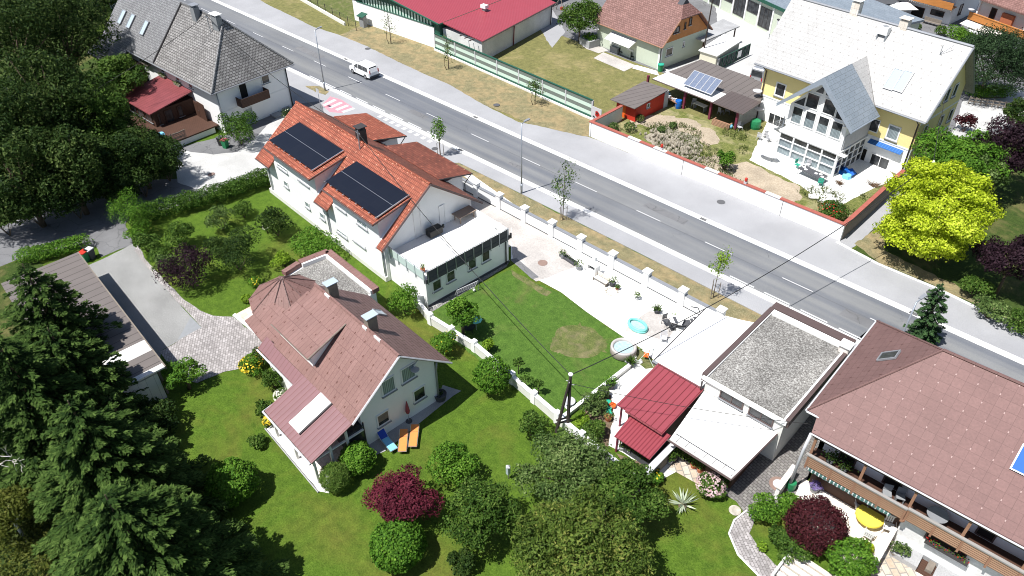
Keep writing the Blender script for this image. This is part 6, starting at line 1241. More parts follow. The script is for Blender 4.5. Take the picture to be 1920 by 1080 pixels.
def pot(label,u,v,r=.25,h=.4,pm='terracotta',plant='f_mid',ph=.5,n=120,z0=0.,size=.13,group=None,spiky=False):
    p=P(u,v,z0); t=thing('potted_plant',label,'potted plant',(p[0],p[1],z0),0,group); MB().lathe([(r*.7,0),(r,h),(r*.9,h+.02),(r*.85,h-.05)],16).build('pot',pm,t)
    if ph:
        if spiky: d=rdir(n,.2); leafmesh('leaves',d*ph*.45+[0,0,h],np.cross(d,rng.normal(size=(n,3))),ph,.07,plant,t,T=d)
        else: C,N,s,w_=blobs_leaves([(0,0,h+ph*.45,r*1.3+.05,r*1.3+.05,ph*.6)],n,size,.3); leafmesh('foliage',C,N,s,w_,plant,t)
    return t
for a in [('clipped plant in a grey pot next to the wall drain',1055,484,.25,.4,'grey','f_olive'),('round bush in a pot left of the barbecue',1085,505,.3,.35,'grey','f_olive',.7),('round bush in a dark pot right of the bench',1148,536,.3,.4,'anth','f_olive',.6),('small pot at the stone ring on the court',1157,543,.15,.2,'terracotta','f_mid',.3),('sparse potted shrub standing alone on the white court',1194,562,.18,.25,'ltgrey','f_olive',.6)]: pot(*a)
pot('spiky plant in a dark pot on the white court',1232,586,.32,.35,'anth','f_olive',.7,60,spiky=True); pot('spiky plant in a dark pot beside the whirlpool',1182,686,.34,.4,'anth','f_mid',.8,70,spiky=True); pot('thin shrub pot between pool and hanging chair',1262,600,.15,.2,'ltgrey','f_lime',.7,60)
pot('lush green plant in a black tub on the white court edge',1144,727,.38,.5,'black','f_bright',.6,260)
t=thing('stone_ring','ring of small stones on the white court','stones',P(1147,547)); m=MB()
for i in range(12): a=i*.52; m.lathe([(.09,0),(.1,.06),(.03,.1)],6,(.5*math.cos(a),.5*math.sin(a),0))
m.build('ring_stones','stone',t)
t=thing('wheelbarrow_tray','low dark planting trough beside the pillar wall','trough',P(1066,488),-.1); MB().box(-1.,1.,-.25,.25,0,.25).build('trough','anth',t); leafmesh('plants',np.c_[rng.uniform(-1,1,140),rng.uniform(-.2,.2,140),rng.uniform(.25,.5,140)],rng.normal(size=(140,3)),.12,.08,'f_dark',t)
for i,(u,v,pm,l,r) in enumerate([(1133,727,'tealpot','teal bucket furthest up the planting bed',.22),(1140,758,'tealpot','teal bucket left of the orange bowl',.22),(1141,769,'tealpot','teal bucket just below the orange bowl',.24),(1142,778,'tealpot','teal bucket right above the brown flower pot',.24),(1148,764,'orangep','orange bowl on the white path',.27)]): pot(l,u,v,r,.3,pm,'f_mid',0)
pot('brown flower pot below the teal buckets',1140,787,.3,.35,'terracotta','f_olive',.35,120)
for i in range(6): 
    u,v=[(1166,843),(1181,850),(1191,856),(1202,862),(1211,868),(1222,858)][i]; pot(['tomato plant in a white pot, first in the row under the lower red roof','tomato plant in a wide grey pot under the lower red roof','tomato plant in a black pot under the lower red roof','tomato plant in the fourth pot under the lower red roof','tomato plant in the fifth pot, at the end of the row','empty-looking terracotta pot beside the timber wall'][i],u,v,.25,.35,['ltgrey','grey','black','grey','anth','terracotta'][i],'f_mid',.95 if i<5 else .2,260,group='pots under the red roof')
for i in range(7):
    u,v=[(1263,862),(1279,862),(1290,868),(1300,876),(1312,884),(1255,868),(1268,848)][i]; pot(['big brown pot with leafy plant at the lean-to corner','black pot second along the lean-to front','black pot in the middle of the lean-to front','terracotta pot fourth along the lean-to front','terracotta pot nearest the pink bush','small pot on the grass side of the lean-to','pot with tall plant in the shade of the lean-to'][i],u,v,.25,.35,['woodgrey','black','black','terracotta','terracotta','grey','anth'][i],'f_mid',.8,220,group='pots along the lean-to')
t=thing('play_set','small garden swing of thin green and white tubes with orange seat','swing',P(1211,672),.5); m=MB()
for s in(-1,1): m.tube([(-.7,s*.8,0),(0,s*.7,1.3),(.7,s*.8,0)],.025,5)
m.tube([(0,-.7,1.3),(0,.7,1.3)],.025,5).build('frame','mint',t); MB().box(-.2,.2,-.25,.25,.35,.4).box(.15,.2,-.25,.25,.4,.7).build('seat','orangep',t)
t=thing('rock_pile','white rocks between whirlpool and lawn corner','rocks',P(1180,672)); m=MB()
for i in range(16): x,y,r=rng.uniform(-1.3,1.3),rng.uniform(-.5,.5),rng.uniform(.14,.34); m.lathe([(r*.8,0),(r,.12),(r*.6,.28),(r*.2,.33)],7,(x,y,0),1,rng.uniform(.7,1.1))
m.build('rocks','court',t)
t=thing('fountain_bowl','small stone bowl fountain at the lawn corner','fountain',P(1067,762)); MB().lathe([(.35,0),(.15,.15),(.12,.4),(.45,.6),(.42,.62),(.1,.5)],18).build('bowl','ltgrey',t)
# table under the lawn tree
t=thing('bistro_table','dark low table in the shade of the lawn tree','table',P(880,622)); MB().lathe([(.55,.6),(.55,.64)],18).build('tabletop','black',t); m=MB()
for k in range(4): a=k*1.57; m.tube([(.2*math.cos(a),.2*math.sin(a),.6),(.45*math.cos(a),.45*math.sin(a),0)],.025,5)
m.build('legs','black',t)
t=thing('parasol','small turquoise parasol sticking out beside the lawn tree','parasol',P(893,619)); MB().lathe([(.55,1.15),(.3,1.35),(.03,1.5)],8).build('canopy','teal',t); MB().tube([(0,0,0),(0,0,1.45)],.02,5).build('pole','ltgrey',t)
t=thing('bird_feeder','slim grey bird feeder on a post in the lower lawn','bird feeder',P(953,897)); MB().tube([(0,0,0),(0,0,.5)],.03,6).build('post','woodgrey',t); MB().box(-.11,.11,-.11,.11,.5,1.25).build('tube','skyglass',t); MB().lathe([(.2,1.25),(.03,1.42)],4).build('roof','ltgrey',t)
for u,v,b,l_,lb in [(163,489,'greenp','redpaint','green wheelie bin with red lid beside the carport'),(173,484,'anth','ltgrey','dark wheelie bin with grey lid beside the carport'),(424,277,'greenp','redcloth','green wheelie bin with faded red lid at the farmhouse bush'),(416,272,'black','anth','black wheelie bin at the farmhouse bush')]:
    t=thing('waste_bin',lb,'bin',P(u,v),.4); MB().add([(-.22,-.25,.0),(.22,-.25,0),(.22,.25,0),(-.22,.25,0),(-.3,-.33,1.),(.3,-.33,1.),(.3,.33,1.),(-.3,.33,1.)],[(0,3,2,1),(4,5,6,7),(0,1,5,4),(1,2,6,5),(2,3,7,6),(3,0,4,7)]).build('body',b,t); MB().box(-.32,.32,-.36,.34,1.002,1.08).build('lid',l_,t)
    for s in(-1,1): MB().lathe([(.08,-.02),(.08,.02)],10,(s*.24,.27,.08)).build('wheel','tyre',t)
# ---- right terrace furniture
p=P(1632,966,.75); p=(p[0],p[1],0); t=thing('round_table','round table under a bright yellow cloth on the terrace','table',p); MB().lathe([(.86,.6),(.84,.74),(.2,.76)],28).build('tablecloth','yellowp',t); MB().tube([(0,0,0),(0,0,.6)],.05,8).lathe([(.3,0),(.28,.05)],12).build('stand','ltgrey',t)
chair('white terrace chair left of the yellow table',1609,958,math.radians(35),'trim',scale=1.25); chair('white terrace chair right of the yellow table',1662,996,math.radians(20),'trim',scale=1.25); chair('white terrace chair in front of the yellow table',1625,1010,math.radians(180),'trim',scale=1.1)
pot('violet flowers in a pot on the white terrace',1525,921,.3,.4,'grey','fl_violet',.45,200)
f=F6
def onb(u,v,z): return f.wld(f.L(u,v,z))
t=thing('balcony_table','round grey-blue table on the timber balcony','table',f.wld((7.4,.75,2.9))); MB().lathe([(.6,.7),(.6,.75)],22).build('tabletop','greytrim',t); MB().tube([(0,0,0),(0,0,.7)],.04,6).build('stand','grey',t)
for x,y,l in ((4.6,.6,'grey balcony chair left of its neighbour'),(5.3,.9,'grey balcony chair near the round balcony table')):
    q=f.wld((x,y,0)); t=thing('balcony_chair',l,'chair',(q[0],q[1],2.9),.4); MB().box(-.25,.25,-.25,.25,.4,.44).build('seat','grey',t); MB().box(-.25,.25,.22,.26,.45,.95).build('backrest','grey',t); MB().box(-.23,-.19,-.23,.23,0,.399).box(.19,.23,-.23,.23,0,.399).build('legs','grey',t)
for x,h_ in ((1.,.9),(1.9,.7)): q=f.wld((x,.7,0)); t=thing('potted_plant','tall leafy plant in the shaded balcony corner' if x<1.5 else 'smaller plant beside the balcony corner plant','potted plant',(q[0],q[1],2.9)); MB().lathe([(.18,0),(.22,.35)],12).build('pot','anth',t); leafmesh('foliage',rng.normal(0,.25,(120,3))*[1,1,.7]+[0,0,h_],rng.normal(size=(120,3)),.2,.1,'f_dark',t)
for u,v,l in ((1674,1040,'bushy potted olive beside the terrace screen'),(1688,1046,'potted plant in a dark pot nearest the concrete canopy')): pot(l,u,v,.25,.35,'woodgrey' if u<1680 else 'anth','f_olive',.9,260,size=.15)
t=thing('garden_steps','pale timber garden steps below the white terrace','steps',P(1522,1062),YW((1500,1045),(1545,1075))); 
for i in range(6): MB().box(-1.3,1.3,-.2-i*.45,.12-i*.45,.0,.28-i*.04).build('tread','slabs',t)
MB().box(-1.45,-1.32,-2.5,.2,0,.5).box(1.32,1.45,-2.5,.2,0,.5).build('side_board','trim',t)
p=P(1378,957); tag(MB().lathe([(.4,0),(.38,.05),(.1,.055)],14,(p[0],p[1],0)).build('stepping_stone','stone'),'flat grey round stone in the lawn','stone')
t=thing('water_butt','green water butt at the corner of the white terrace','barrel',P(1481,917)); MB().lathe([(.25,0),(.32,.35),(.3,.75),(.26,.8)],16).build('barrel','greenp',t)
# ---- yellow house garden things
t=thing('wire_table','oval wire mesh garden table on the white patio','table',P(1440,299)); MB().lathe([(1.15,.62),(1.15,.66)],24,sy=.55).build('tabletop','ltgrey',t); m=MB()
for k in range(4): a=k*1.57+.78; m.tube([(.8*math.cos(a),.4*math.sin(a),0),(.5*math.cos(a),.3*math.sin(a),.62)],.025,5)
m.build('legs','grey',t)
p=P(1521,334); t=thing('glass_table','long dark glass table with white plates on the patio','table',p,YW((1500,322),(1540,340))); MB().box(-1.5,1.5,-.55,.55,.7,.74).build('tabletop','anth',t); m=MB()
for a in(-1.4,1.4):
    for b in(-.5,.5): m.tube([(a,b,0),(a,b,.7)],.03,5)
m.build('legs','grey',t)
for k,(x,y) in enumerate([(.4,0),(.8,.2),(1.2,-.1),(-1.2,.2),(-.8,-.1)]): MB().lathe([(.17,.745),(.19,.76)],14,(x,y,0)).build('plate','trim',t)
chair('turquoise cushioned chair at the left end of the glass table',1494,315,1.3,'tealpot'); chair('turquoise cushioned chair in front of the glass table',1537,348,-2.8,'tealpot'); chair('grey chair between glass table and glazed bay',1513,314,0,'ltgrey')
for u,v,l in ((1423,262,'first of the jumbled white chairs on the patio'),(1433,258,'white chair leaning among jumbled furniture'),(1440,266,'white chair nearest the spiral staircase')): chair(l,u,v,u*.7,'ltgrey')
t=thing('tarpaulin','crumpled blue tarpaulin in the shade beside the bay','tarpaulin',P(1584,324)); m=MB(); 
g_=[[ (x*.35-1.,y*.35-.7,.25+.2*math.sin(x*2.1+y*1.3)+.15*math.cos(x*1.1-y*2.3)) for x in range(7)] for y in range(5)]
vs=[p for r_ in g_ for p in r_]; m.add(vs,[(y*7+x,y*7+x+1,(y+1)*7+x+1,(y+1)*7+x) for y in range(4) for x in range(6)]).build('sheet','bluep',t); MB().lathe([(.5,0),(.45,.4),(.1,.5)],7,(.6,-.9,0)).build('lump','ltblue',t)
for u,v,l,r_ in ((1573,345,'heap of dry brown branches on the white patio',.9),(1638,348,'flat heap of dead wood by the right wall',1.3)):
    t=thing('branch_pile',l,'branches',P(u,v)); m=MB()
    for i in range(46): a=rng.uniform(0,6.28); q=rng.uniform(.3,1)*r_; m.tube([(0+rng.normal(0,.2*r_),rng.normal(0,.2*r_),.08),(q*math.cos(a),q*math.sin(a)*.7,rng.uniform(.05,.6))],.025,3,.008)
    m.build('branches','soilbrown',t)
t=thing('pallets','stack of pale paving slabs and pallets on the grass','slabs',P(1532,367),.5); 
for x,y,z in ((0,0,0),(1.2,.1,0),(.5,-.8,0),(-.4,-.6,.15),(1.5,-.7,.12)): MB().box(x-.5,x+.5,y-.35,y+.35,z,z+.12).build('slab','court',t)
for u,v,b,l in ((1271,202,'bluep','blue barrel under the open shed roof'),(1415,240,'greenp','large green tub at the corner of the yellow house')):
    t=thing('barrel',l,'barrel',P(u,v)); r=.42 if u<1300 else .62; MB().lathe([(r*.9,0),(r,.3),(r,.7),(r*.92,1.)],20).build('body',b,t); MB().lathe([(r*.93,.98),(r*.8,1.02),(r*.75,.9)],20).build('rim',b,t)
t=thing('crates','blue boxes and planks stacked under the open shed','crates',P(1246,188)); MB().box(-.5,.5,-.4,.4,.5,.95).build('box','ltblue',t); MB().box(-.8,.6,-.4,.4,0,.499).build('base','woodbeam',t)
t=thing('workbench','cluttered timber workbench under the open shed','bench',P(1258,196),-.2); MB().box(-1.3,1.3,-.4,.4,.7,.78).build('top','woodbeam',t); MB().box(-1.2,-1.1,-.35,.35,0,.699).box(1.1,1.2,-.35,.35,0,.699).build('legs','woodgrey',t); m=MB()
for i in range(7): x=-1.1+i*.35; m.box(x,x+.2,-.2,.1,.782,.9+.1*(i%3))
m.build('clutter','ltgrey',t)
t=thing('sofa','brown garden sofa in front of the open shed','sofa',P(1353,236),YW((1343,232),(1366,240))); MB().box(-1.,1.,-.4,.4,0,.4).build('seat','woodbeam',t,bevel=.04); MB().box(-1.,1.,-.5,-.41,.0,.75).build('backrest','woodlt',t); MB().box(-1.15,-1.01,-.45,.4,0,.6).box(1.01,1.15,-.45,.4,0,.6).build('armrest','woodlt',t)
for u,v,l in ((1300,200,'white plastic chair near the middle maroon posts'),(1350,215,'grey chair behind the brown sofa'),(1363,213,'white chair beside the grey one in the open shed'),(1386,244,'white chair right of the last maroon post')): chair(l,u,v,u*.3,'ltgrey')
t=thing('shed_table','pale folding table under the open shed roof','table',P(1312,206),-.1); MB().box(-.9,.9,-.4,.4,.7,.75).build('tabletop','trim',t); MB().box(-.8,-.75,-.35,.35,0,.699).box(.75,.8,-.35,.35,0,.699).build('legs','grey',t)
t=thing('gym_ball','blue ball on the ground beside the maroon post','ball',P(1369,241)); MB().lathe([(.02,0),(.2,.08),(.28,.28),(.2,.48),(.02,.56)],14).build('ball','ltblue',t,smooth=True)
t=thing('rubble_heap','heap of pale rubble and stones in the weedy garden','rubble',(0,0,0)); m=MB()
for i in range(260):
    a=rng.normal(0,1,2); q=P(1262+a[0]*24+a[1]*6,274+a[1]*11+a[0]*9); h_=max(0,.35-.1*np.hypot(*a)); r=rng.uniform(.06,.22); m.lathe([(r*.9,-.1),(r,.05),(r*.6,.18),(r*.15,.24)],6,(q[0],q[1],h_),1,rng.uniform(.6,1.2))
COL.objects.unlink(t); o=m.build('rubble_stones','rubble'); tag(o,'heap of pale rubble and stones in the weedy garden','rubble',kind='stuff')
# ---------------- vegetation ----------------
S=shrub
# left garden
hp=[P(*p)[:2] for p in [(268,418),(330,400),(420,375),(480,352),(512,345)]]
t=thing('hedge','long thick green hedge between lane and left garden','hedge',(0,0,0)); bl=[]
for a,b in zip(hp,hp[1:]):
    n=int(np.linalg.norm(b-a)/.8)+1
    for i in range(n): q=a+(b-a)*i/n; bl.append((q[0]+rng.normal(0,.1),q[1]+rng.normal(0,.1),.95,1.05,1.05,.95+rng.uniform(-.12,.12)))
C,N,s_,w_=blobs_leaves(bl,15000,.17,.7,.6,.14,-.5); leafmesh('foliage',C[C[:,2]>.03],N[C[:,2]>.03],s_[C[:,2]>.03],w_[C[:,2]>.03],'f_hedge',t)
m=MB(); [m.tube([(b[0],b[1],0),(b[0],b[1],1.)],.05,5) for b in bl[::3]]; m.build('stems','bark',t)
S('airy pale green willow-like shrub at the lane corner',247,402,74,'f_bright',1.15,4200,.17,lumpy=12,lumps=.2,asp=.3,shell=.5)
S('pale green shrub just below the willow-like one',262,430,50,'f_bright',.8,1800,.16,lumpy=7)
S('dark green bush between willow shrub and driveway',275,458,50,'f_mid',.8,2200); S('low green bush at the lane edge above the purple shrub',300,478,40,'f_mid',.7,1500); S('silvery green bush touching the purple shrub',310,495,42,'f_olive',.8,1500)
S('round dark green bush in the left garden near the hedge',340,443,54,'f_mid',.95,2400); S('olive-toned bush below the hedge',412,410,50,'f_olive',1.,2300,lumpy=9); S('small green bush right of the olive-toned one',455,395,37,'f_mid',.8,1300)
S('dense dark bush with white flowers at its foot',516,418,58,'f_dark',1.,3200); S('white-flowered plant beside the dense dark bush',500,428,16,'f_bright',1.2,300,.12,flower='fl_white',nfl=60,fls=.14)
S('large dark yew bush, right of the purple shrub',442,476,96,'f_dark',.8,6500,.15,lumpy=9); S('smaller dark yew lobe left of the large yew',408,465,46,'f_dark',.95,2000,.15)
S('deep purple smoke bush by the driveway',352,508,92,'f_purple',.8,5000,.17,lumpy=14,lumps=.2,shell=.5)
S('big bright green bush against the red-roofed house',590,462,84,'f_bright',.6,4200,.16); S('yellow-green bush next to the villa annex',531,487,37,'f_lime',.85,1600,.15,lumpy=6)
S('yellow flower clump behind the turret',478,528,26,'f_bright',.7,600,.14,flower='fl_yellow',nfl=24,fls=.12); S('low yellowish plants at the turret foot',462,560,20,'f_lime',.7,500,.14)
S('light green bush at the house wall near the stepped wall',758,565,52,'f_bright',1.2,2400,.17,lumpy=9,lumps=.2); S('green bush with yellow blooms outside the block wall',838,645,50,'f_bright',.95,2300,.15,flower='fl_yellow',nfl=18,fls=.13)
tree('leafy lawn tree over the dark table',866,588,62,'f_bright',2.4,3800,.2,.4,12,1.)
S('round bright shrub behind the block wall',922,705,68,'f_bright',1.1,4200,.17,lumps=.08); S('young light green bush above the round shrub',916,647,27,'f_lime',1.2,700,.16,lumpy=5)
for u,v,w,l in ((972,690,20,'sapling left of two others on the lawn'),(986,718,22,'dark little sapling in the lawn middle'),(1010,728,20,'sapling nearest the utility pole')): tree(l,u,v-8,w,'f_mid',1.1,260,.16,.5,5,1.,trunk=.04,group='saplings on the lush lawn')
# hedge by carport, bins
t=thing('hedge','low green hedge behind the carport','hedge',(0,0,0)); hp=[P(*p)[:2] for p in [(50,490),(100,480),(165,462)]]; bl=[]
for a,b in zip(hp,hp[1:]):
    for i in range(8): q=a+(b-a)*i/8; bl.append((q[0],q[1],.6,.95,.95,.75))
C,N,s_,w_=blobs_leaves(bl,5000,.17); leafmesh('foliage',C,N,s_,w_,'f_bright',t); m=MB(); [m.tube([(b[0],b[1],0),(b[0],b[1],.8)],.04,5) for b in bl[::3]]; m.build('stems','bark',t)
tree('fresh green small maple in the lawn beside the paving',345,702,78,'f_bright',1.5,3000,.22,.4,12,.7,asp=.35,flat=.5)
S('rose bed with yellow and orange blooms at the paving edge',470,684,44,'f_bright',.6,1600,.14,flower='fl_yellow',nfl=220,fls=.16); S('green rose bush behind the yellow blooms',490,668,36,'f_mid',.9,1300,.14,flower='fl_orange',nfl=30)
S('dark green shrub along the villa side wall',512,712,36,'f_mid',1.2,1600); S('cream hydrangea with large pale heads',528,742,30,'f_mid',.8,700,.16,flower='fl_white',nfl=130,fls=.26)
S('fresh green bush below the hydrangea',497,768,34,'f_mid',.9,1300); S('yellow flowers at the veranda corner',503,790,22,'f_olive',.9,500,.14,flower='fl_yellow',nfl=110)
S('small low shrub alone in the villa lawn',482,829,30,'f_mid',.6,1000,.15)
S('round glossy light green bush on the left lawn',435,905,92,'f_bright',.9,6500,.19,lumps=.08); S('round light green bush right beside the veranda',670,860,64,'f_bright',.95,4500,.18,lumps=.08)
S('tall dark ornamental grass in front of the veranda',628,895,56,'f_mid',1.,3200,.42,asp=.07,lumps=.05,spread=1.) if False else S('tall dark ornamental grass in front of the veranda',628,895,56,'f_mid',1.,3400,.4,asp=.09,lumps=.05)
S('wide silver-green shrub in the lower lawn',848,872,86,'f_bright',.8,5000,.17,lumpy=12); 
tree('crimson japanese maple above the round green bush',753,938,128,'f_red',2.2,11000,.16,.4,22,.62,asp=.5,flat=.55,wy=1.)
S('large round green bush under the crimson maple',746,1022,100,'f_bright',.9,7500,.2,lumps=.08)
tree('mid-sized dark green fruit tree right of the crimson maple',903,962,142,'f_mid',2.6,11500,.18,.28,34,.7,lumps=.25,gap=.02)
S('small dark bush at the bottom edge under the fruit tree',868,1052,48,'f_dark',.9,1800); S('green bush against the block wall near the utility pole',995,800,52,'f_mid',.9,2000,lumpy=8)
tree('broad olive-green tree below the utility pole',1062,885,182,'f_olive',2.8,16000,.18,.26,40,.62,lumps=.25,gap=.05)
tree('dark green tree on the right of the olive-green tree',1175,938,155,'f_mid',2.8,14000,.17,.27,34,.65,gap=.05)
tree('huge walnut tree at the bottom edge',1088,1045,290,'f_walnut',4.2,30000,.22,.22,60,.55,trunk=.3,asp=.4,lumps=.25,gap=.04)
S('small dark purple shrub squeezed between two trees',1181,972,34,'f_purple',1.,1500,zc=2.4); S('golden yellow euonymus by the utility pole foot',1087,795,40,'f_lime',.6,1600,.13); S('blue-green garden bed plants',1113,762,48,'f_olive',.7,2200,.14,lumpy=9); S('green shrub at the lower end of the garden bed',1112,808,46,'f_mid',.8,1600); S('reddish green shrub at the top of the garden bed',1131,735,22,'f_olive',1.3,600)
S('yellowish bush beside the timber wall end',1228,893,30,'f_bright',.8,900,.15,flower='fl_yellow',nfl=20); S('dark leafy plants in front of the lower red roof',1172,880,40,'f_mid',.9,1300)
S('pale pink flowering bush at the cobbled yard',1332,910,54,'f_mid',.75,2400,.15,flower='fl_pink',nfl=330,fls=.17)
t=thing('agave','pale spiky agave in the right-hand lawn','agave',P(1280,948)); d=rdir(34,.15); leafmesh('leaves',d*.55+[0,0,.15],np.cross(d,rng.normal(size=(34,3))),1.15,.13,'agave',t,T=d); MB().lathe([(.3,0),(.25,.15),(.1,.2)],12).build('base','soil',t)
S('yellow-green bush left of the dark red one by the path',1433,958,54,'f_bright',1.,2600,.14,lumpy=8); S('bright green bush between yellow-green and dark red bushes',1478,952,50,'f_bright',.9,2200,.14)
S('dense maroon barberry bush on the white terrace corner',1531,985,108,'f_darkred',.85,9000,.15,shell=.6,lumps=.1); S('low green ground plants at the path bend',1480,1020,84,'f_mid',.45,3400,.15,lumpy=10); S('tiny yellow shrub in the low plants',1429,1026,18,'f_lime',.8,400,.13)
S('light green conifer-like bush at the terrace steps',1594,1048,86,'f_bright',.85,5500,.15,lumps=.15); S('yellow shrub tip behind the light green bush',1626,1028,24,'f_yellow',1.,500,.14)
# right side beyond the road
tree('brilliant golden yellow tree at the street corner',1757,398,214,'f_yellow',4.9,42000,.22,.2,85,1.02,trunk=.22,flat=.5,lumps=.25,shell=.5,low=-.7,gap=.2)
tree('green tree behind the golden yellow tree',1795,300,160,'f_bright',4.5,10000,.26,.3,22,.7,trunk=.2); tree('pale variegated tree above the golden yellow one',1852,325,80,'f_olive',4.,3800,.24,.34,12,.9)
tree('tall dark purple beech behind the green tree',1890,285,130,'f_purple',5.,8500,.26,.3,20,.9,trunk=.25); tree('dark purple beech at the right edge above the road',1898,492,120,'f_purple',3.6,9000,.22,.3,20,.9)
S('green shrub between yellow tree and purple beech',1832,540,60,'f_mid',.7,2400,.2,lumpy=8); S('mixed low shrub along the pavement edge',1858,582,66,'f_olive',.6,2600,.18,lumpy=9); S('bright bush at the right edge of the pavement',1915,602,54,'f_mid',.7,2000,.18,lumpy=8)
conifer('narrow leaning spruce in front of the right pavement',1779,528,6.2,1.3,'f_thuja',9000,size=.2,lean=(.5,-.6),pw=.45,levels=16)
tree('large rounded pine beside the side street',1860,118,150,'f_pine',4.6,22000,.3,.3,40,.95,asp=.3,trunk=.2,low=-.6)
t=thing('hedge','clipped yellow-green hedge in front of the pine','hedge',(0,0,0)); bl=[]; a,b=P(1822,184)[:2],P(1885,184)[:2]
for i in range(10): q=a+(b-a)*i/9; bl.append((q[0],q[1],.8,1.,1.,.9))
C,N,s_,w_=blobs_leaves(bl,4000,.18); leafmesh('foliage',C,N,s_,w_,'f_bright',t); MB().tube([(a[0],a[1],.1),(b[0],b[1],.1)],.08,4).build('stems','bark',t)
t=thing('hedge','bright green hedge below the alpine houses','hedge',(0,0,0)); bl=[]; a,b=P(1783,72)[:2],P(1835,98)[:2]
for i in range(12): q=a+(b-a)*i/11; bl.append((q[0],q[1],.9,1.2,1.2,1.1))
C,N,s_,w_=blobs_leaves(bl,4500,.2); leafmesh('foliage',C,N,s_,w_,'f_bright',t); MB().tube([(a[0],a[1],.1),(b[0],b[1],.1)],.08,4).build('stems','bark',t)
S('conical bush at the end of the bright hedge',1803,60,13,'f_olive',1.3,400,.2); S('flowering bush beside the picnic bench',1764,58,20,'f_mid',1.,700,.2); S('yellowish bush left of the picnic bench',1718,50,19,'f_olive',.7,600,.2)
tree('small tree behind the ridge of the yellow house',1640,22,28,'f_mid',2.2,900,.26,.4,8,1.)
S('rust-leaved bush at the rear corner of the yellow house',1812,232,34,'f_darkred',1.,900,.22); tree('dark tree at the right edge by the side street',1918,215,70,'f_dark',3.,3500,.26,.3,12,.8)
# yellow house garden
S('upright vivid green bush at the middle of the white wall',1360,300,34,'f_bright',1.3,1800,.18,lumpy=8); S('flowering rose bush in the wall corner',1560,396,50,'f_mid',.6,1800,.17,flower='fl_red',nfl=60)
for u,v,w,l in ((1240,243,16,'grey-green weed clump left on the rubble'),(1262,235,14,'grey-green weed clump right on the rubble'),(1181,238,22,'leafy weed beside the red hut'),(1150,238,18,'weeds at the wall corner'),(1200,222,16,'tall yellowish weed at the red hut corner')): S(l,u,v,w,'f_olive' if v>230 else 'f_weed',.9,500,.16)
# unkempt growth as stuff
pts=rng.uniform([-49,63.9],[-19,77],(4200,2)); keep=[]
pr=lambda x,y:((lambda d:(960+F*(d@CR)/(d@CF),540+F*(d@CD)/(d@CF)))(np.array([x,y,0])-CO))
for x,y in pts:
    u,v=pr(x,y); n1=math.sin(x*.9+1)*math.cos(y*1.3)+math.sin(x*.37+y*.6)
    if n1>-.1 and not (v<232+.0*(u) and u<1420) and (u<1400 and v-230<(u-1200)*.55+60 or u>1500 and v>352): keep.append((x,y))
K=np.array(keep); K=np.repeat(K,6,0)+rng.normal(0,.15,(len(keep)*6,2)); C=np.c_[K,rng.uniform(.03,.3,len(K))]
T_=np.c_[rng.normal(0,.4,(len(K),2)),np.ones(len(K))]; o=leafmesh('tall_weeds',C,rng.normal(size=(len(K),3)),rng.uniform(.15,.38,len(K)),.07,'f_weed',None,T=T_); tag(o,'tall dry weeds covering the construction garden','weeds',kind='stuff')
# far lawn tree
tree('dense round tree at the far side of the dry lawn',1088,38,82,'f_mid',3.1,7500,.26,.32,20,.85)
# street saplings
def sapling(label,u,v,w,top,mat,n,zc,trunks=1,stakes=True):
    """u,v = trunk foot"""
    b=P(u,v); t=thing('young_tree',label,'tree',(b[0],b[1],0),0,'young street trees'); r=w/2*depth(b)/F; h=hgt((u,v),(u,top)); 
    cl=clumps((0,0,(h+zc)/2),(r,r,(h-zc)/2),9,.42,int(u),1.,-.9); C,N,s_,w_=blobs_leaves(cl,n,.17,.3,.6,.3,-1.); leafmesh('crown',C,N,s_,w_,mat,t)
    m=MB()
    for k in range(trunks): a=k*2.2; m.tube([(.15*k*math.cos(a),.15*k*math.sin(a),0),(.3*k*math.cos(a),.3*k*math.sin(a),zc),(.05,0,h*.92)],.05,6,.015)
    for k in range(7): a=k*.9; z=zc*.9+(h-zc)*k/8; m.tube([(0,0,z),(r*.7*math.cos(a),r*.7*math.sin(a),z+.4)],.018,4,.006)
    m.build('trunk','bark',t)
    if stakes:
        for k in range(3): a=k*2.09+.5; MB().tube([(.4*math.cos(a),.4*math.sin(a),0),(.4*math.cos(a),.4*math.sin(a),1.7)],.035,5).build('stake','woodgrey',t)
sapling('slim columnar young tree beside the red roof',826,292,28,218,'f_bright',900,1.7); sapling('sparse young tree with one-sided crown behind the pillar wall',1055,412,48,303,'f_mid',750,1.5,2); sapling('light green young tree by the road right of the middle',1337,557,46,466,'f_lime',600,1.6)
sapling('thin multi-stemmed young tree in front of the white hall wall',733,82,34,18,'f_olive',260,1.0,3,False); sapling('second thin multi-stemmed tree, in front of the striped barrier',841,130,26,66,'f_olive',420,.8,3,False); sapling('low bushy young tree at the right of the striped barrier',1003,196,34,148,'f_mid',650,.8,3,False)
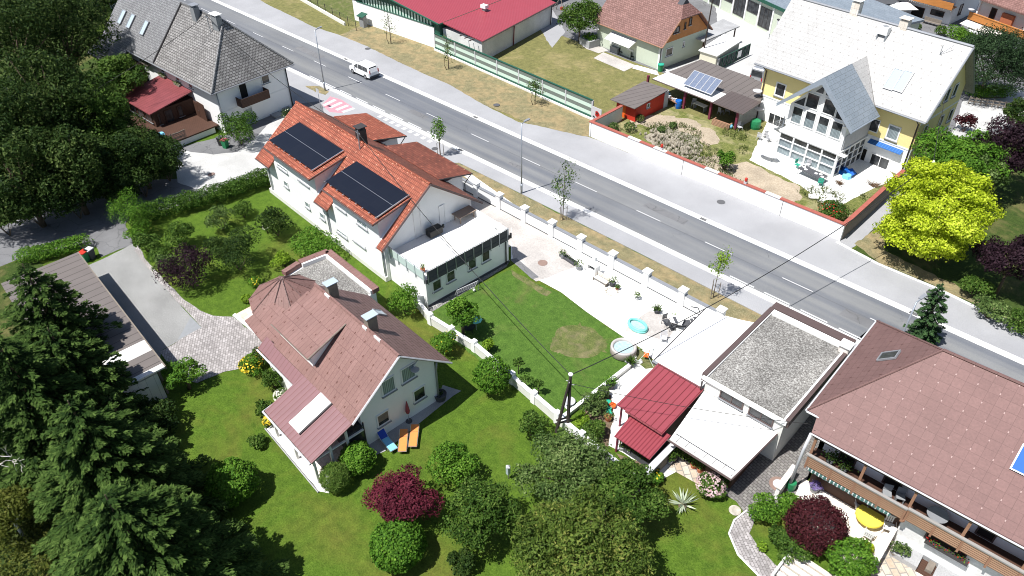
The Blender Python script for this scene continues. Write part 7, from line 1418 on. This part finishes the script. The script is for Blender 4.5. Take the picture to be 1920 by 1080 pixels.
# forest on the left
tree('big dark tree beside the farmhouse conservatory',262,300,150,'f_dark',3.4,15000,.24,.28,28,.85,trunk=.25)
tree('light green maple in front of the farmhouse wing',222,150,108,'f_mid',4.4,9500,.28,.32,20,.8)
S('round green bush at the farmhouse balcony corner',445,240,70,'f_hedge',1.0,4600,.18,lumpy=9)
S('white-flowering shrubs at the farmhouse foot by the red roof',545,215,30,'f_dark',.7,1000,.16,flower='fl_white',nfl=60)
FT=[('tall dark tree at the left edge above the lane',35,325,190,6.,'f_forest'),('dark tree bordering the lane shadow',128,320,170,5.,'f_forest'),('dark crown in the upper left corner',15,90,230,9.,'f_forest'),('second dark crown near the top left corner',115,70,190,8.,'f_forest'),('dark crown in the middle of the left forest',90,200,220,8.,'f_forest'),('forest crown left of the light green maple',175,215,130,6.5,'f_mid'),('shaded tree at the very top left of the farmhouse',180,-10,130,6.,'f_forest'),('dark crown low at the left edge',0,225,160,7.5,'f_olive'),('shadowy far tree beyond the upper left corner',90,-60,180,7,'f_forest'),('dark tree just above the lane centre',205,320,110,3.8,'f_forest')]  # mid-green and olive crowns have sunlight put into their leaf colour
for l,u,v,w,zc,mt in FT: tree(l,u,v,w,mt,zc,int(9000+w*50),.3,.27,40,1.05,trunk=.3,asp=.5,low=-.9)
for l,u,v,w in [('forest edge bush where the lane bends',60,385,100),('forest edge bush left of the lane centre',135,372,90),('forest edge bush above the lane centre',205,352,80),('forest edge bush near the pale lane',262,335,80),('low bush behind the forest edge',165,330,90),('bush at the pale lane corner under the big tree',312,318,50),('bush at the far left forest edge',0,405,90),('shaded bush between conservatory and big tree',235,250,80),('sunlit bush at the farmhouse wing corner',160,170,60),('shaded bush beside the timber deck',290,275,60)]: S(l,u,v,w,'f_dark' if u!=160 else 'f_mid',1.,4200,.22,lumpy=10,lumps=.2)
# spruces lower left
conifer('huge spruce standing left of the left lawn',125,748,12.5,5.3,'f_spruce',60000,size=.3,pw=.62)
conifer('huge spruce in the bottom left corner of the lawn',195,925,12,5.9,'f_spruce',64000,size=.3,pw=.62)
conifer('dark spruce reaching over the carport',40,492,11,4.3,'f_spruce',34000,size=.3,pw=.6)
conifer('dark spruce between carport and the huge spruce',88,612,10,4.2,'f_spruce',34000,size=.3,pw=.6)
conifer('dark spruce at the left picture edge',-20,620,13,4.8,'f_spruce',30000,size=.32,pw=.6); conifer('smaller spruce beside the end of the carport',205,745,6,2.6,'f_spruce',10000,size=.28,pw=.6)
conifer('spruce at the bottom edge beside the lawn',320,1005,7.5,3.3,'f_spruce',22000,size=.28,pw=.6); tree('dark leafy tree squeezed between the spruces',30,720,130,'f_forest',5.,14000,.26,.26,40,1.,trunk=.25,low=-.8)
S('dark round bush in the shadow at the end of the carport',282,790,86,'f_dark',.8,4000,.2)
tree('bare-branched birch at the left picture edge',12,960,110,'f_birch',3.,5000,.2,.34,16,.8,bark='barkw',trunk=.12)
t=thing('dead_birch','pale leafless birch twigs at the left picture edge','tree',P(20,900)); m=MB()
rr=np.random.default_rng(5)
def br(m,p,d,l,r,k):
    q=p+d*l; m.tube([tuple(p),tuple((p+q)/2+rr.normal(0,.08*l,3)),tuple(q)],r,5,r*.55)
    if k: 
        for _ in range(3): nd=unit(d+rr.normal(0,.55,3)); br(m,q,nd,l*.68,r*.6,k-1)
br(m,np.array([0,0,0.]),unit([.1,.1,1.]),3.2,.12,4); m.build('branches','barkw',t)
bl=[(P(u,v)[0],P(u,v)[1],.5,1.6,1.6,.9) for u,v in [(20,800),(60,850),(10,880),(60,930),(30,1000),(90,1010),(70,1060),(10,1060),(120,1050),(-20,940)]]
C,N,s_,w_=blobs_leaves(bl,9000,.17,.4); o=leafmesh('undergrowth',C,N,s_,w_,'f_birch',None); tag(o,'yellowish undergrowth along the left edge','undergrowth',kind='stuff')
